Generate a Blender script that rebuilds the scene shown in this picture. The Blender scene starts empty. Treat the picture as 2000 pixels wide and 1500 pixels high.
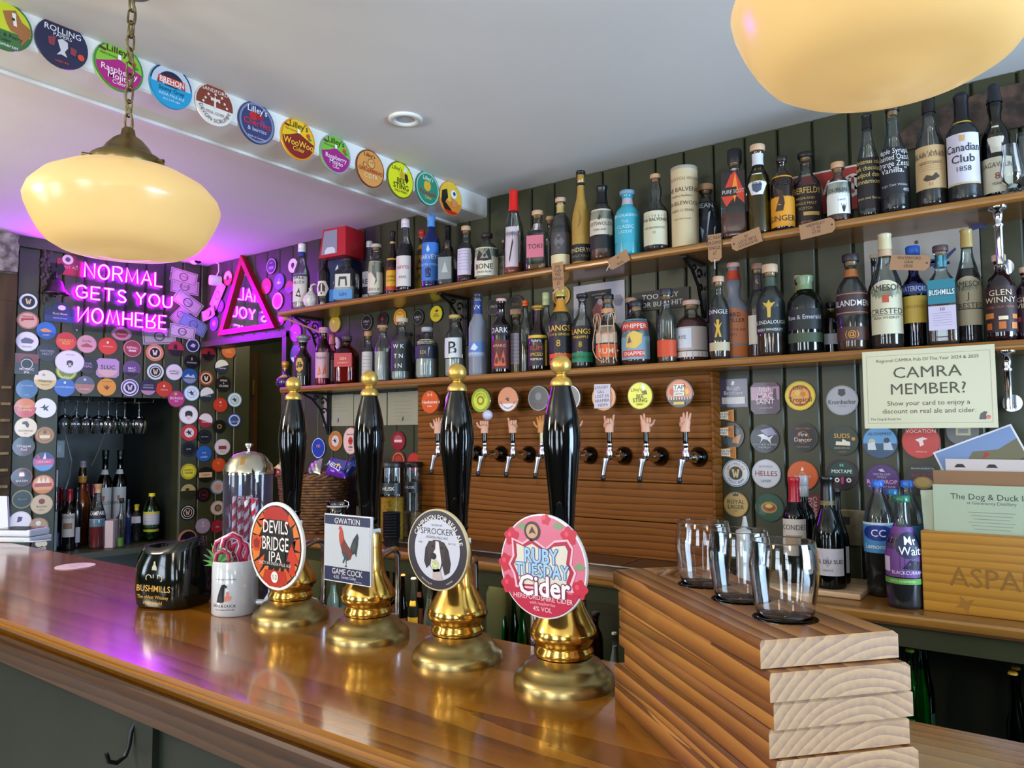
import bpy, bmesh, math, random
from mathutils import Vector, Matrix
random.seed(7)
S = bpy.context.scene
COL = S.collection
PI = math.pi

# ------------------------------------------------------------------ camera, world, light, exposure
FPX, YAW, PITCH, ROLL = 1463.86, 0.6317007, 0.0650626, -0.0061282
CAM = Vector((0.0, 0.0, 1.48))
cy, sy, cp, sp = math.cos(YAW), math.sin(YAW), math.cos(PITCH), math.sin(PITCH)
FWD = Vector((-sy*cp, cy*cp, sp)); RT = Vector((cy, sy, 0)); UP = RT.cross(FWD)
cr, sr = math.cos(ROLL), math.sin(ROLL)
RT, UP = RT*cr + UP*sr, -RT*sr + UP*cr
cam = bpy.data.cameras.new('camera'); camo = bpy.data.objects.new('camera', cam); COL.objects.link(camo)
cam.sensor_width = 36.0; cam.lens = 36.0*FPX/2000.0; cam.clip_start = 0.02; cam.clip_end = 60
camo.matrix_world = Matrix((
    (RT.x, UP.x, -FWD.x, CAM.x), (RT.y, UP.y, -FWD.y, CAM.y), (RT.z, UP.z, -FWD.z, CAM.z), (0, 0, 0, 1)))
S.camera = camo

w = bpy.data.worlds.new('sky'); S.world = w; w.use_nodes = True
wn = w.node_tree.nodes; wl = w.node_tree.links
bg = wn['Background']; bg.inputs['Color'].default_value = (0.62, 0.76, 1.0, 1); bg.inputs['Strength'].default_value = 1.2

def area(name, loc, rot, sx, sy_, power, color):
    l = bpy.data.lights.new(name, 'AREA'); l.shape = 'RECTANGLE'; l.size = sx; l.size_y = sy_
    l.energy = power; l.color = color
    o = bpy.data.objects.new(name, l); o.location = loc; o.rotation_euler = rot; COL.objects.link(o)
    return o
WINDOWS = [(-4.3, 0.8), (-2.6, 0.8), (-0.4, 0.8), (1.5, 0.8)]
for i, (wx, ww) in enumerate(WINDOWS):        # daylight through the pub's street windows
    area('daylight', (wx, -2.62, 1.52), (PI/2+0.55, 0, 0), ww, 1.35, 22, (0.74, 0.87, 1.0))
area('daylight', (2.78, 1.25, 1.55), (0, PI/2+0.4, 0), 1.3, 1.5, 100, (0.50, 0.72, 1.0))
for lx, ly, le in ((-0.9, -1.2, 14), (1.2, -0.9, 8), (-2.6, -0.5, 42)):   # unseen point lights added to warm and brighten the ceiling
    l = bpy.data.lights.new('added_warm_fill', 'POINT'); l.energy = le; l.color = (1.0, 0.84, 0.60); l.shadow_soft_size = 0.17
    o = bpy.data.objects.new('added_warm_fill', l); o.location = (lx, ly, 1.98); COL.objects.link(o)
S.view_settings.view_transform = 'Standard'; S.view_settings.look = 'None'
S.view_settings.gamma = 1.0; S.view_settings.use_curve_mapping = False
S.view_settings.exposure = 0.80
cyc = S.cycles
cyc.use_denoising = True
try: cyc.denoiser = 'OPENIMAGEDENOISE'
except Exception: pass
cyc.use_adaptive_sampling = True; cyc.adaptive_threshold = 0.03
cyc.max_bounces = 7; cyc.diffuse_bounces = 4; cyc.glossy_bounces = 4; cyc.transmission_bounces = 7
cyc.transparent_max_bounces = 14; cyc.sample_clamp_indirect = 6; cyc.caustics_reflective = False; cyc.caustics_refractive = False

# ------------------------------------------------------------------ geometry of the place
def ray(px, py): return RT*((px-1000)/FPX) - UP*((py-750)/FPX) + FWD
def onY(px, py, Y): d = ray(px, py); return CAM + d*((Y-CAM.y)/d.y)
def onZ(px, py, z): d = ray(px, py); return CAM + d*((z-CAM.z)/d.z)
def onX(px, py, X): d = ray(px, py); return CAM + d*((X-CAM.x)/d.x)
def depth(p): return (Vector(p)-CAM).dot(FWD)

class Frame:
    """A plane in the room: origin, right, up, outward normal."""
    def __init__(s, o, u, v=(0, 0, 1)):
        s.o = Vector(o); s.u = Vector(u).normalized(); s.v = Vector(v).normalized(); s.n = s.u.cross(s.v)
    def hit(s, px, py, off=0.0):
        d = ray(px, py); t = ((s.o + s.n*off - CAM).dot(s.n))/d.dot(s.n); return CAM + d*t
    def loc(s, p): q = Vector(p)-s.o; return q.dot(s.u), q.dot(s.v)
    def pt(s, a, b, c=0.0): return s.o + s.u*a + s.v*b + s.n*c
    def mat(s, p, rot=0.0):
        c, d = math.cos(rot), math.sin(rot); u = s.u*c + s.v*d; v = -s.u*d + s.v*c
        return Matrix(((u.x, v.x, s.n.x, p[0]), (u.y, v.y, s.n.y, p[1]), (u.z, v.z, s.n.z, p[2]), (0, 0, 0, 1)))
YW, ZC, ZBAR, ZCOUNTER, ZUP, ZLOW = 2.30, 2.41, 1.10, 1.065, 2.042, 1.692
BACK = Frame((0, YW, 0), (1, 0, 0))
LA = math.radians(8)
LEFT = Frame((-3.773, YW, 0), (math.sin(LA), math.cos(LA), 0))
BEAMF = Frame((-1.80, YW, 2.41), (0, 1, 0))
PANELF = Frame((0, 2.215, 0), (1, 0, 0))

# ------------------------------------------------------------------ materials
def lin(h):
    h = h.lstrip('#'); r = []
    for i in (0, 2, 4):
        c = int(h[i:i+2], 16)/255.0; r.append(c/12.92 if c <= 0.04045 else ((c+0.055)/1.055)**2.4)
    return (r[0], r[1], r[2], 1)
def newmat(name):
    m = bpy.data.materials.new(name); m.use_nodes = True
    return m, m.node_tree.nodes, m.node_tree.links, m.node_tree.nodes['Principled BSDF']
_P = {}
def P(h, rough=0.45, metal=0.0, coat=0.0):
    k = (h, rough, metal, coat)
    if k in _P: return _P[k]
    m, n, l, b = newmat('paint_'+h.lstrip('#'))
    b.inputs['Base Color'].default_value = lin(h); b.inputs['Roughness'].default_value = rough
    b.inputs['Metallic'].default_value = metal; b.inputs['Coat Weight'].default_value = coat
    b.inputs['Coat Roughness'].default_value = 0.04
    _P[k] = m; return m
def noisy(name, h1, h2, scale=6, rough=0.5, metal=0.0, bump=0.0, detail=4, stretch=(1, 1, 1), coat=0.0, bscale=None, r2=None):
    m, n, l, b = newmat(name)
    tc = n.new('ShaderNodeTexCoord'); mp = n.new('ShaderNodeMapping'); mp.inputs['Scale'].default_value = stretch
    l.new(tc.outputs['Object'], mp.inputs['Vector'])
    nz = n.new('ShaderNodeTexNoise'); nz.inputs['Scale'].default_value = scale; nz.inputs['Detail'].default_value = detail
    l.new(mp.outputs['Vector'], nz.inputs['Vector'])
    cr_ = n.new('ShaderNodeValToRGB'); cr_.color_ramp.elements[0].color = lin(h1); cr_.color_ramp.elements[1].color = lin(h2)
    cr_.color_ramp.elements[0].position = 0.35; cr_.color_ramp.elements[1].position = 0.65
    l.new(nz.outputs['Fac'], cr_.inputs['Fac']); l.new(cr_.outputs['Color'], b.inputs['Base Color'])
    b.inputs['Roughness'].default_value = rough; b.inputs['Metallic'].default_value = metal
    b.inputs['Coat Weight'].default_value = coat; b.inputs['Coat Roughness'].default_value = 0.08
    if r2 is not None:
        mr = n.new('ShaderNodeMapRange'); mr.inputs['To Min'].default_value = rough; mr.inputs['To Max'].default_value = r2
        l.new(nz.outputs['Fac'], mr.inputs['Value']); l.new(mr.outputs['Result'], b.inputs['Roughness'])
    if bump:
        bp = n.new('ShaderNodeBump'); bp.inputs['Strength'].default_value = bump; bp.inputs['Distance'].default_value = 0.002
        if bscale:
            n2 = n.new('ShaderNodeTexNoise'); n2.inputs['Scale'].default_value = bscale; n2.inputs['Detail'].default_value = 3
            l.new(mp.outputs['Vector'], n2.inputs['Vector']); l.new(n2.outputs['Fac'], bp.inputs['Height'])
        else: l.new(nz.outputs['Fac'], bp.inputs['Height'])
        l.new(bp.outputs['Normal'], b.inputs['Normal'])
    return m
def wood(name, dark, mid, light, axis='X', rings=28, wob=0.05, along=0.12, centre=(0, 0, 0), rough=0.3, coat=0.0, vary=1.0, streak=0.0, pos=(0.12, 0.5, 0.85), fine=0.25):
    """Solid timber: growth rings about the board's long axis, warped along it, so faces show figure and ends show rings."""
    m, n, l, b = newmat(name)
    tc = n.new('ShaderNodeTexCoord'); mp = n.new('ShaderNodeMapping')
    sc = [1, 1, 1]; sc['XYZ'.index(axis)] = along; mp.inputs['Scale'].default_value = sc
    mp.inputs['Location'].default_value = centre
    oi = n.new('ShaderNodeObjectInfo'); vm = n.new('ShaderNodeVectorMath'); vm.operation = 'MULTIPLY'
    l.new(oi.outputs['Random'], vm.inputs[0]); v = [0.22*vary, 0.13*vary, 0.13*vary]; v['XYZ'.index(axis)] = 3.0*vary
    vm.inputs[1].default_value = v
    va = n.new('ShaderNodeVectorMath'); va.operation = 'ADD'
    l.new(tc.outputs['Object'], mp.inputs['Vector']); l.new(mp.outputs['Vector'], va.inputs[0]); l.new(vm.outputs[0], va.inputs[1])
    nz = n.new('ShaderNodeTexNoise'); nz.inputs['Scale'].default_value = 7.0; nz.inputs['Detail'].default_value = 2.0
    l.new(va.outputs[0], nz.inputs['Vector'])
    ms = n.new('ShaderNodeVectorMath'); ms.operation = 'MULTIPLY_ADD'
    l.new(nz.outputs['Color'], ms.inputs[0]); ms.inputs[1].default_value = (wob, wob, wob); l.new(va.outputs[0], ms.inputs[2])
    wv = n.new('ShaderNodeTexWave'); wv.wave_type = 'RINGS'; wv.rings_direction = axis; wv.wave_profile = 'SAW'
    wv.inputs['Scale'].default_value = rings; wv.inputs['Distortion'].default_value = 0.6; wv.inputs['Detail'].default_value = 2
    l.new(ms.outputs[0], wv.inputs['Vector'])
    fz = n.new('ShaderNodeTexNoise'); fz.inputs['Scale'].default_value = 160; fz.inputs['Detail'].default_value = 2
    l.new(va.outputs[0], fz.inputs['Vector'])
    mx = n.new('ShaderNodeMix'); mx.data_type = 'FLOAT'; mx.inputs[0].default_value = fine
    l.new(wv.outputs['Fac'], mx.inputs[2]); l.new(fz.outputs['Fac'], mx.inputs[3])
    cr_ = n.new('ShaderNodeValToRGB'); e = cr_.color_ramp.elements
    e[0].position = pos[0]; e[0].color = lin(dark); e[1].position = pos[2]; e[1].color = lin(light)
    k = e.new(pos[1]); k.color = lin(mid)
    l.new(mx.outputs[0], cr_.inputs['Fac'])
    out = cr_.outputs['Color']
    if streak:
        sz = n.new('ShaderNodeTexNoise'); sz.inputs['Scale'].default_value = 22; sz.inputs['Detail'].default_value = 1
        l.new(va.outputs[0], sz.inputs['Vector'])
        r2 = n.new('ShaderNodeMapRange'); r2.inputs['From Min'].default_value = 0.5; r2.inputs['From Max'].default_value = 0.68
        r2.inputs['To Max'].default_value = streak; l.new(sz.outputs['Fac'], r2.inputs['Value'])
        m2 = n.new('ShaderNodeMix'); m2.data_type = 'RGBA'; l.new(r2.outputs['Result'], m2.inputs[0])
        l.new(out, m2.inputs[6]); m2.inputs[7].default_value = lin('#2c1a12'); out = m2.outputs[2]
    l.new(out, b.inputs['Base Color'])
    b.inputs['Roughness'].default_value = rough; b.inputs['Coat Weight'].default_value = coat; b.inputs['Coat Roughness'].default_value = 0.10
    bp = n.new('ShaderNodeBump'); bp.inputs['Strength'].default_value = 0.12; bp.inputs['Distance'].default_value = 0.001
    l.new(mx.outputs[0], bp.inputs['Height']); l.new(bp.outputs['Normal'], b.inputs['Normal'])
    return m
def emit(name, h, s, base=None):
    m, n, l, b = newmat(name); b.inputs['Base Color'].default_value = lin(base or h)
    b.inputs['Emission Color'].default_value = lin(h); b.inputs['Emission Strength'].default_value = s; b.inputs['Roughness'].default_value = 0.25
    return m
_G = {}
def thin_glass(tint='#eef3ee', rough=0.02, fres=1.5, haze=0.0, hazecol='#c8ccd0'):
    k = ('thin', tint, rough, fres, haze)
    if k in _G: return _G[k]
    m, n, l, b = newmat('glass_'+tint.lstrip('#')); out = n['Material Output']; n.remove(b)
    t = n.new('ShaderNodeBsdfTransparent'); t.inputs['Color'].default_value = lin(tint)
    g = n.new('ShaderNodeBsdfGlossy'); g.inputs['Roughness'].default_value = rough; g.inputs['Color'].default_value = (0.95, 0.97, 1, 1)
    f = n.new('ShaderNodeFresnel'); f.inputs['IOR'].default_value = fres
    x = n.new('ShaderNodeMixShader'); l.new(f.outputs[0], x.inputs[0]); l.new(t.outputs[0], x.inputs[1]); l.new(g.outputs[0], x.inputs[2])
    res = x
    if haze:
        d = n.new('ShaderNodeBsdfDiffuse'); d.inputs['Color'].default_value = lin(hazecol)
        y = n.new('ShaderNodeMixShader'); y.inputs[0].default_value = haze; l.new(x.outputs[0], y.inputs[1]); l.new(d.outputs[0], y.inputs[2]); res = y
    l.new(res.outputs[0], out.inputs['Surface']); _G[k] = m; return m
def liquid(h):
    k = ('liq', h)
    if k in _G: return _G[k]
    m, n, l, b = newmat('liquid_'+h.lstrip('#')); b.inputs['Base Color'].default_value = tuple(min(1, 1.9*q) for q in lin(h)[:3])+(1,)
    b.inputs['Transmission Weight'].default_value = 0.4; b.inputs['Roughness'].default_value = 0.03; b.inputs['IOR'].default_value = 1.33
    _G[k] = m; return m
M = {}
M['green'] = noisy('olive_wall_paint', '#30321c', '#383a20', 5, 0.42, bump=0.05, bscale=60, r2=0.42)
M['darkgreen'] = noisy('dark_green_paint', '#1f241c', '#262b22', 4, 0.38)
M['olive'] = noisy('olive_door_paint', '#4a4a2c', '#54522f', 3, 0.5)
M['ceiling'] = noisy('ceiling_emulsion', '#efede7', '#f4f2ed', 2, 0.7, bump=0.03, bscale=90)
M['white'] = noisy('white_gloss_paint', '#e4e2dc', '#efeee9', 3, 0.3)
M['roomwall'] = noisy('dark_olive_plaster', '#4c4b3a', '#565443', 3, 0.8)
M['floor'] = noisy('worn_floor', '#8a8a88', '#9a9a98', 8, 0.5)
M['bar'] = wood('varnished_oak_top', '#5a3206', '#84500c', '#9a6216', rings=60, wob=0.022, along=0.05, centre=(0, -0.87, 0.09), rough=0.20, coat=0.7, vary=0, fine=0.25, pos=(.03, .3, .9))
M['barend'] = wood('varnished_oak_moulding', '#2c190b', '#442812', '#553418', rings=18, wob=0.05, along=0.12, rough=0.28, coat=0.5, fine=0.35)  # oak tones darkened to stand in for shade along the bar front
M['shelf'] = wood('oak_shelf', '#6e4418', '#946024', '#a87430', rings=12, wob=0.04, along=0.10, centre=(0, -2.2, 0.1), rough=0.32, coat=0.25)
M['counter'] = wood('counter_wood', '#6a4418', '#8a5c24', '#9c6c2c', rings=10, wob=0.05, along=0.12, centre=(0, -1.8, 0), rough=0.3, coat=0.3)
M['tapwood'] = wood('stained_larch_planks', '#402006', '#76420c', '#8c5414', rings=15, wob=0.07, along=0.10, centre=(0, 0.03, 0), rough=0.5, coat=0.0, vary=1.0, pos=(0.05, 0.3, 0.9), fine=0.2)
M['tapwood'].node_tree.nodes['Principled BSDF'].inputs['Specular IOR Level'].default_value = 0.2
M['flight'] = wood('scorched_pine', '#5e3618', '#8c5626', '#a87236', rings=26, wob=0.035, along=0.14, centre=(0, -0.075, 0.035), rough=0.42, coat=0.1, vary=0.5, streak=0.55, fine=0.2)
M['flight_end'] = wood('pine_end_grain', '#86695a', '#a88662', '#bb9870', rings=36, wob=0.03, along=1.0, centre=(0, -0.075, 0.045), rough=0.5, vary=0.3, fine=0.45)
M['crate'] = wood('bamboo_crate', '#94611a', '#b37a24', '#b8842e', rings=16, wob=0.04, along=0.06, centre=(0, 0, 0.2), rough=0.38, fine=0.35)
M['palewood'] = wood('pale_beech', '#c09a72', '#cfab82', '#d8b890', rings=9, along=0.1, rough=0.45)
M['timber'] = noisy('rough_old_timber', '#2c2013', '#4f3d26', 14, 0.8, bump=0.9, stretch=(1, 1, 0.15))
M['stone'] = noisy('rough_stone', '#55524e', '#9a9690', 30, 0.9, bump=1.0, detail=8)
M['brass'] = noisy('polished_brass', '#e0b35a', '#cfa048', 9, 0.12, 1.0, r2=0.2)
M['oldbrass'] = noisy('worn_brass', '#b09a68', '#9a8450', 12, 0.26, 1.0, r2=0.34)
M['antique'] = noisy('antique_brass', '#8a7850', '#6e5d3a', 20, 0.34, 1.0)
M['gold'] = noisy('gold_lacquer', '#c9a24c', '#d8b464', 60, 0.34, 0.75)
M['blackgloss'] = P('#030304', 0.07)
M['black'] = P('#0c0c0d', 0.4)
M['iron'] = P('#101012', 0.35, 0.3)
M['chrome'] = P('#d8dade', 0.08, 1.0)
M['steel'] = P('#b4b6b8', 0.28, 1.0)
M['skin'] = P('#d9a183', 0.5)
M['opal'] = emit('opal_glass', '#ffd48c', 0.28, '#b89a62')
for k_, c_ in (('neon', (0.47, 0.0013, 0.95)), ('neon2', (0.30, 0.0016, 1.0))):
    M[k_] = emit(k_+'_tube', '#ffffff', 88.0, '#ffffff'); M[k_].node_tree.nodes['Principled BSDF'].inputs['Emission Color'].default_value = c_+(1,)
# ------------------------------------------------------------------ mesh building
class MB:
    def __init__(s): s.v = []; s.f = []; s.m = []; s.sm = []; s.mats = []
    def mi(s, mat):
        if mat not in s.mats: s.mats.append(mat)
        return s.mats.index(mat)
    def add(s, vs, fs, mat, smooth=False, X=None):
        b = len(s.v); k = s.mi(mat)
        s.v += [tuple(X @ Vector(q)) if X is not None else tuple(q) for q in vs]
        for f in fs: s.f.append(tuple(b+i for i in f)); s.m.append(k); s.sm.append(smooth)
        return s
    def box(s, x0, x1, y0, y1, z0, z1, mat, ch=0.0, X=None):
        if ch <= 0:
            v = [(x, y, z) for x in (x0, x1) for y in (y0, y1) for z in (z0, z1)]
            return s.add(v, [(0, 1, 3, 2), (4, 6, 7, 5), (0, 4, 5, 1), (2, 3, 7, 6), (0, 2, 6, 4), (1, 5, 7, 3)], mat, X=X)
        bm = bmesh.new(); bmesh.ops.create_cube(bm, size=1)
        for q in bm.verts: q.co = Vector(((x0+x1)/2+q.co.x*(x1-x0), (y0+y1)/2+q.co.y*(y1-y0), (z0+z1)/2+q.co.z*(z1-z0)))
        bmesh.ops.bevel(bm, geom=list(bm.edges), offset=ch, segments=2, affect='EDGES', profile=0.6)
        bm.verts.ensure_lookup_table()
        s.add([q.co.copy() for q in bm.verts], [[q.index for q in f.verts] for f in bm.faces], mat, X=X); bm.free(); return s
    def prism(s, pts, z0, z1, mat, X=None, side=None):
        n = len(pts); v = [(x, y, z0) for x, y in pts] + [(x, y, z1) for x, y in pts]
        s.add(v, [tuple(range(n-1, -1, -1)), tuple(range(n, 2*n))], mat, X=X)
        return s.add(v, [(i, (i+1) % n, n+(i+1) % n, n+i) for i in range(n)], side or mat, X=X)
    def extr(s, pts, x0, x1, mat, X=None):
        """profile of (y, z) points run along x"""
        n = len(pts); v = [(x0, y, z) for y, z in pts] + [(x1, y, z) for y, z in pts]
        return s.add(v, [tuple(range(n)), tuple(range(2*n-1, n-1, -1))] + [(i, n+i, n+(i+1) % n, (i+1) % n) for i in range(n)], mat, X=X)
    def lathe(s, pr, mat, n=24, X=None, sq=0.0, cap0=True, cap1=True, smooth=True, off=(0, 0), yf=1.0):
        """pr: (radius, z); sq > 0 squares the section off"""
        v = []; f = []
        def rad(a):
            if sq <= 0: return 1.0
            p = 2+6*sq; c, d = abs(math.cos(a)), abs(math.sin(a)); return (c**p+d**p)**(-1/p)
        for r, z in pr:
            for i in range(n):
                a = 2*PI*(i+0.5)/n; k = r*rad(a); v.append((off[0]+k*math.sin(a), off[1]-k*math.cos(a)*yf, z))
        for j in range(len(pr)-1):
            for i in range(n): f.append((j*n+i, j*n+(i+1) % n, (j+1)*n+(i+1) % n, (j+1)*n+i))
        s.add(v, f, mat, smooth, X)
        if cap0 and pr[0][0] > 1e-5: s.add(v[:n], [tuple(range(n-1, -1, -1))], mat, False, X)
        if cap1 and pr[-1][0] > 1e-5: s.add(v[-n:], [tuple(range(n))], mat, False, X)
        return s
    def tube(s, pts, r, mat, n=8, X=None, closed=False, smooth=True):
        pts = [Vector(p) for p in pts]; N = len(pts); v = []; f = []
        rs = r if isinstance(r, (list, tuple)) else [r]*N
        pn = None
        for i, p in enumerate(pts):
            a = pts[(i-1) % N] if (closed or i > 0) else p; b = pts[(i+1) % N] if (closed or i < N-1) else p
            t = (b-a).normalized()
            if pn is None: pn = t.orthogonal().normalized()
            pn = (pn - t*pn.dot(t)); pn = pn.normalized() if pn.length > 1e-6 else t.orthogonal().normalized()
            q = t.cross(pn)
            for k in range(n): an = 2*PI*k/n; v.append(p+(pn*math.cos(an)+q*math.sin(an))*rs[i])
        for j in range(N if closed else N-1):
            for k in range(n): f.append((j*n+k, j*n+(k+1) % n, ((j+1) % N)*n+(k+1) % n, ((j+1) % N)*n+k))
        s.add(v, f, mat, smooth, X)
        if not closed:
            s.add(v[:n], [tuple(range(n-1, -1, -1))], mat, False, X); s.add(v[-n:], [tuple(range(n))], mat, False, X)
        return s
    def ball(s, c, r, mat, n=16, X=None, sc=(1, 1, 1)):
        pr = []; m = max(6, n//2)
        for j in range(m+1):
            a = PI*j/m; pr.append((max(r*math.sin(a), 1e-6), -r*math.cos(a)))
        T = Matrix.Translation(c) @ Matrix.Diagonal((sc[0], sc[1], sc[2], 1))
        return s.lathe(pr, mat, n, (X @ T) if X is not None else T, cap0=False, cap1=False)
    def flat(s, pts, z, mat, X=None):
        return s.add([(x, y, z) for x, y in pts], [tuple(range(len(pts)))], mat, X=X)
    def text(s, t, size, x, y, z, mat, X=None, rot=0.0, squash=1.0, bold=0.0, anchor='c', wrap=None, flipy=False):
        vs, fs, wd = text_mesh(t, bold)
        c, d = math.cos(rot), math.sin(rot); out = []
        ox = {'c': -wd/2, 'l': 0, 'r': -wd}[anchor]
        for a, b_ in vs:
            px_, py_ = (a+ox)*size*squash, (b_-0.35)*size
            if flipy: py_ = -py_
            out.append((x+px_*c-py_*d, y+px_*d+py_*c, z))
        if wrap: out = [wrap(*q) for q in out]
        return s.add(out, [f[::-1] for f in fs] if flipy else fs, mat, X=X)
    def obj(s, name, parent=None, X=None, loc=None):
        me = bpy.data.meshes.new(name); me.from_pydata(s.v, [], s.f)
        for m in s.mats: me.materials.append(m)
        me.polygons.foreach_set('material_index', s.m); me.polygons.foreach_set('use_smooth', s.sm); me.update()
        o = bpy.data.objects.new(name, me); COL.objects.link(o)
        if parent: o.parent = parent
        if X is not None: o.matrix_local = X
        if loc: o.location = loc
        return o
_T = {}
def text_mesh(t, bold=0.0):
    k = (t, bold)
    if k in _T: return _T[k]
    cu = bpy.data.curves.new('lettering', 'FONT'); cu.body = t; cu.size = 1; cu.resolution_u = 2; cu.fill_mode = 'BOTH'; cu.offset = min(bold, .007)
    ob = bpy.data.objects.new('lettering', cu); me = bpy.data.meshes.new_from_object(ob)
    vs = [(q.co.x, q.co.y) for q in me.vertices]; fs = [tuple(p.vertices) for p in me.polygons]
    wd = (max(q[0] for q in vs)) if vs else 0
    bpy.data.objects.remove(ob); bpy.data.curves.remove(cu); bpy.data.meshes.remove(me)
    _T[k] = (vs, fs, wd); return _T[k]

_labels = {}
def tag(o, label, cat, group=None):
    n = len(label.split())
    if not 4 <= n <= 16: print('LABEL LENGTH', n, label)
    if label in _labels and not (group and _labels[label] == group): print('LABEL TWICE', label)
    _labels[label] = group
    o['label'] = label; o['category'] = cat
    if group: o['group'] = group
    return o
def thing(name, label, cat, loc=(0, 0, 0), rz=0.0, group=None, X=None):
    o = bpy.data.objects.new(name, None); COL.objects.link(o); o.empty_display_size = 0.05
    if X is not None: o.matrix_world = X
    else: o.location = loc; o.rotation_euler = (0, 0, rz)
    return tag(o, label, cat, group)
def struct(o): o['kind'] = 'structure'; return o
def circ(r, n=28, cx=0, cy_=0, sx=1.0, sy_=1.0): return [(cx+r*sx*math.cos(2*PI*i/n), cy_+r*sy_*math.sin(2*PI*i/n)) for i in range(n)]
def T(x, y, z): return Matrix.Translation((x, y, z))
def RX(a): return Matrix.Rotation(a, 4, 'X')
def RY(a): return Matrix.Rotation(a, 4, 'Y')
def RZ(a): return Matrix.Rotation(a, 4, 'Z')

# ------------------------------------------------------------------ the room
struct(MB().box(-6, 3.2, -3.0, 3.9, -0.1, 0, M['floor']).obj('floor'))
struct(MB().box(-6, 3.2, -3.0, 3.9, ZC, ZC+0.12, M['ceiling']).obj('ceiling'))
# right wall with a window opening
m = MB(); m.box(2.62, 2.75, -3.0, 2.45, 0, 0.9, M['roomwall']); m.box(2.62, 2.75, -3.0, 0.5, 0.9, 2.2, M['roomwall'])
m.box(2.62, 2.75, 2.0, 2.45, 0.9, 2.2, M['roomwall']); m.box(2.62, 2.75, -3.0, 2.45, 2.2, ZC, M['roomwall'])
struct(m.obj('wall_right'))
m = MB(); xs = [-6.0]
for wx, ww in WINDOWS: xs += [wx-ww/2, wx+ww/2]
xs.append(2.75)
for i in range(0, len(xs), 2): m.box(xs[i], xs[i+1], -2.60, -2.45, 0, ZC, M['roomwall'])
for wx, ww in WINDOWS:
    m.box(wx-ww/2, wx+ww/2, -2.60, -2.45, 0, 0.82, M['roomwall']); m.box(wx-ww/2, wx+ww/2, -2.60, -2.45, 2.2, ZC, M['roomwall'])
struct(m.obj('wall_front'))
for i, (wx, ww) in enumerate(WINDOWS):
    m = MB()
    for a in (-1, 1): m.box(wx+a*ww/2-0.03, wx+a*ww/2+0.03, -2.56, -2.50, 0.82, 2.2, M['white'])
    m.box(wx-0.012, wx+0.012, -2.54, -2.51, 0.82, 2.2, M['white']); m.box(wx-ww/2, wx+ww/2, -2.54, -2.50, 1.5, 1.53, M['white'])
    m.box(wx-ww/2, wx+ww/2, -2.56, -2.40, 0.80, 0.84, M['white'])
    struct(m.obj('window_%d' % (i+1)))

BW = 0.102
def plank_mesh(h, name='plank', w=BW, th=0.014):
    g = 0.004; c = 0.005
    pr = [(g/2, 0), (g/2, th-c), (g/2+c, th), (w-g/2-c, th), (w-g/2, th-c), (w-g/2, 0)]
    m = MB(); n = len(pr)
    v = [(x, 0, z) for x, z in pr] + [(x, h, z) for x, z in pr]
    m.add(v, [tuple(range(n)), tuple(range(2*n-1, n-1, -1))] + [(i, n+i, n+i+1, i+1) for i in range(n-1)], M['green'])
    # a bead beside the joint
    m.add([(g/2-0.002+0.0, 0, 0.003), (g/2+0.001, 0, 0.006), (g/2+0.001, h, 0.006), (g/2-0.002, h, 0.003)], [(0, 1, 2, 3)], M['green'])
    return m
_pk = {}
def plank(frame, u, z0, z1, parent, w=BW):
    k = (round(z0, 3), round(z1, 3), round(w, 4))
    if k not in _pk:
        o = plank_mesh(z1-z0, w=w).obj('plank'); _pk[k] = o
    else: o = _pk[k].copy(); COL.objects.link(o)
    o.parent = parent; o.matrix_world = frame.mat(frame.pt(u, z0, -0.014)); return o
wb = MB().box(-3.05, 2.7, YW+0.0142, YW+0.16, 0, ZC, M['green']).obj('wall_back'); struct(wb)
k0 = -0.056-0.102*29
for k in range(29+22):
    u = k0+k*BW
    if u > 1.5: break
    plank(BACK, u, 0.9, ZC-0.002, wb)
# bulkhead over the doorway
bh = struct(MB().box(-3.90, -3.03, YW+0.0142, YW+0.10, 1.975, ZC, M['green']).obj('wall_bulkhead'))
for k in range(7):
    u = k0-BW*(k+1)
    if u < -3.80: break
    plank(BACK, u, 1.98, ZC-0.002, bh)
jm = MB().box(-3.062, -3.03, YW-0.02, YW+0.30, 0, 1.975, M['green']); jm.box(-3.80, -3.03, YW-0.022, YW+0.10, 1.955, 1.985, M['green'])
struct(jm.obj('trim_1'))
# left wall and its alcove
A0 = LEFT.loc(LEFT.hit(112, 900))[0]; A1 = LEFT.loc(LEFT.hit(350, 900))[0]; ZA0, ZA1 = 0.915, 1.672
U0 = LEFT.loc(LEFT.hit(24, 800))[0]; U1 = LEFT.loc(LEFT.hit(488, 800))[0]
lw = MB(); XL = LEFT.mat(LEFT.o)
def wallbox(m, u0, u1, v0, v1, c0, c1, mat): m.box(u0, u1, v0, v1, c0, c1, mat, X=XL)
wallbox(lw, U0, A0, 0, ZC, -0.10, -0.0142, M['green']); wallbox(lw, A1, U1, 0, ZC, -0.10, -0.0142, M['green'])
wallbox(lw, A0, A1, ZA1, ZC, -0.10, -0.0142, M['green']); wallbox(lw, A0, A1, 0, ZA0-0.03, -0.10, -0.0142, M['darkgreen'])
lwo = struct(lw.obj('wall_left'))
nb = 5
def strip(u0, u1, z0, z1, n):
    for i in range(n): plank(LEFT, u0+(u1-u0)*i/n, z0, z1, lwo, w=(u1-u0)/n)
strip(U0, A0, 0.9, ZC-0.002, 2); strip(A0, A1, ZA1, ZC-0.002, 6); strip(A1, U1, 0.9, ZC-0.002, 4)
m = MB(); wallbox(m, A0, A1, ZA0-0.2, ZA1+0.2, -0.86, -0.84, M['darkgreen']); wallbox(m, A1, A1+0.02, ZA0-0.2, ZA1+0.2, -0.86, -0.1, M['darkgreen'])
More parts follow.
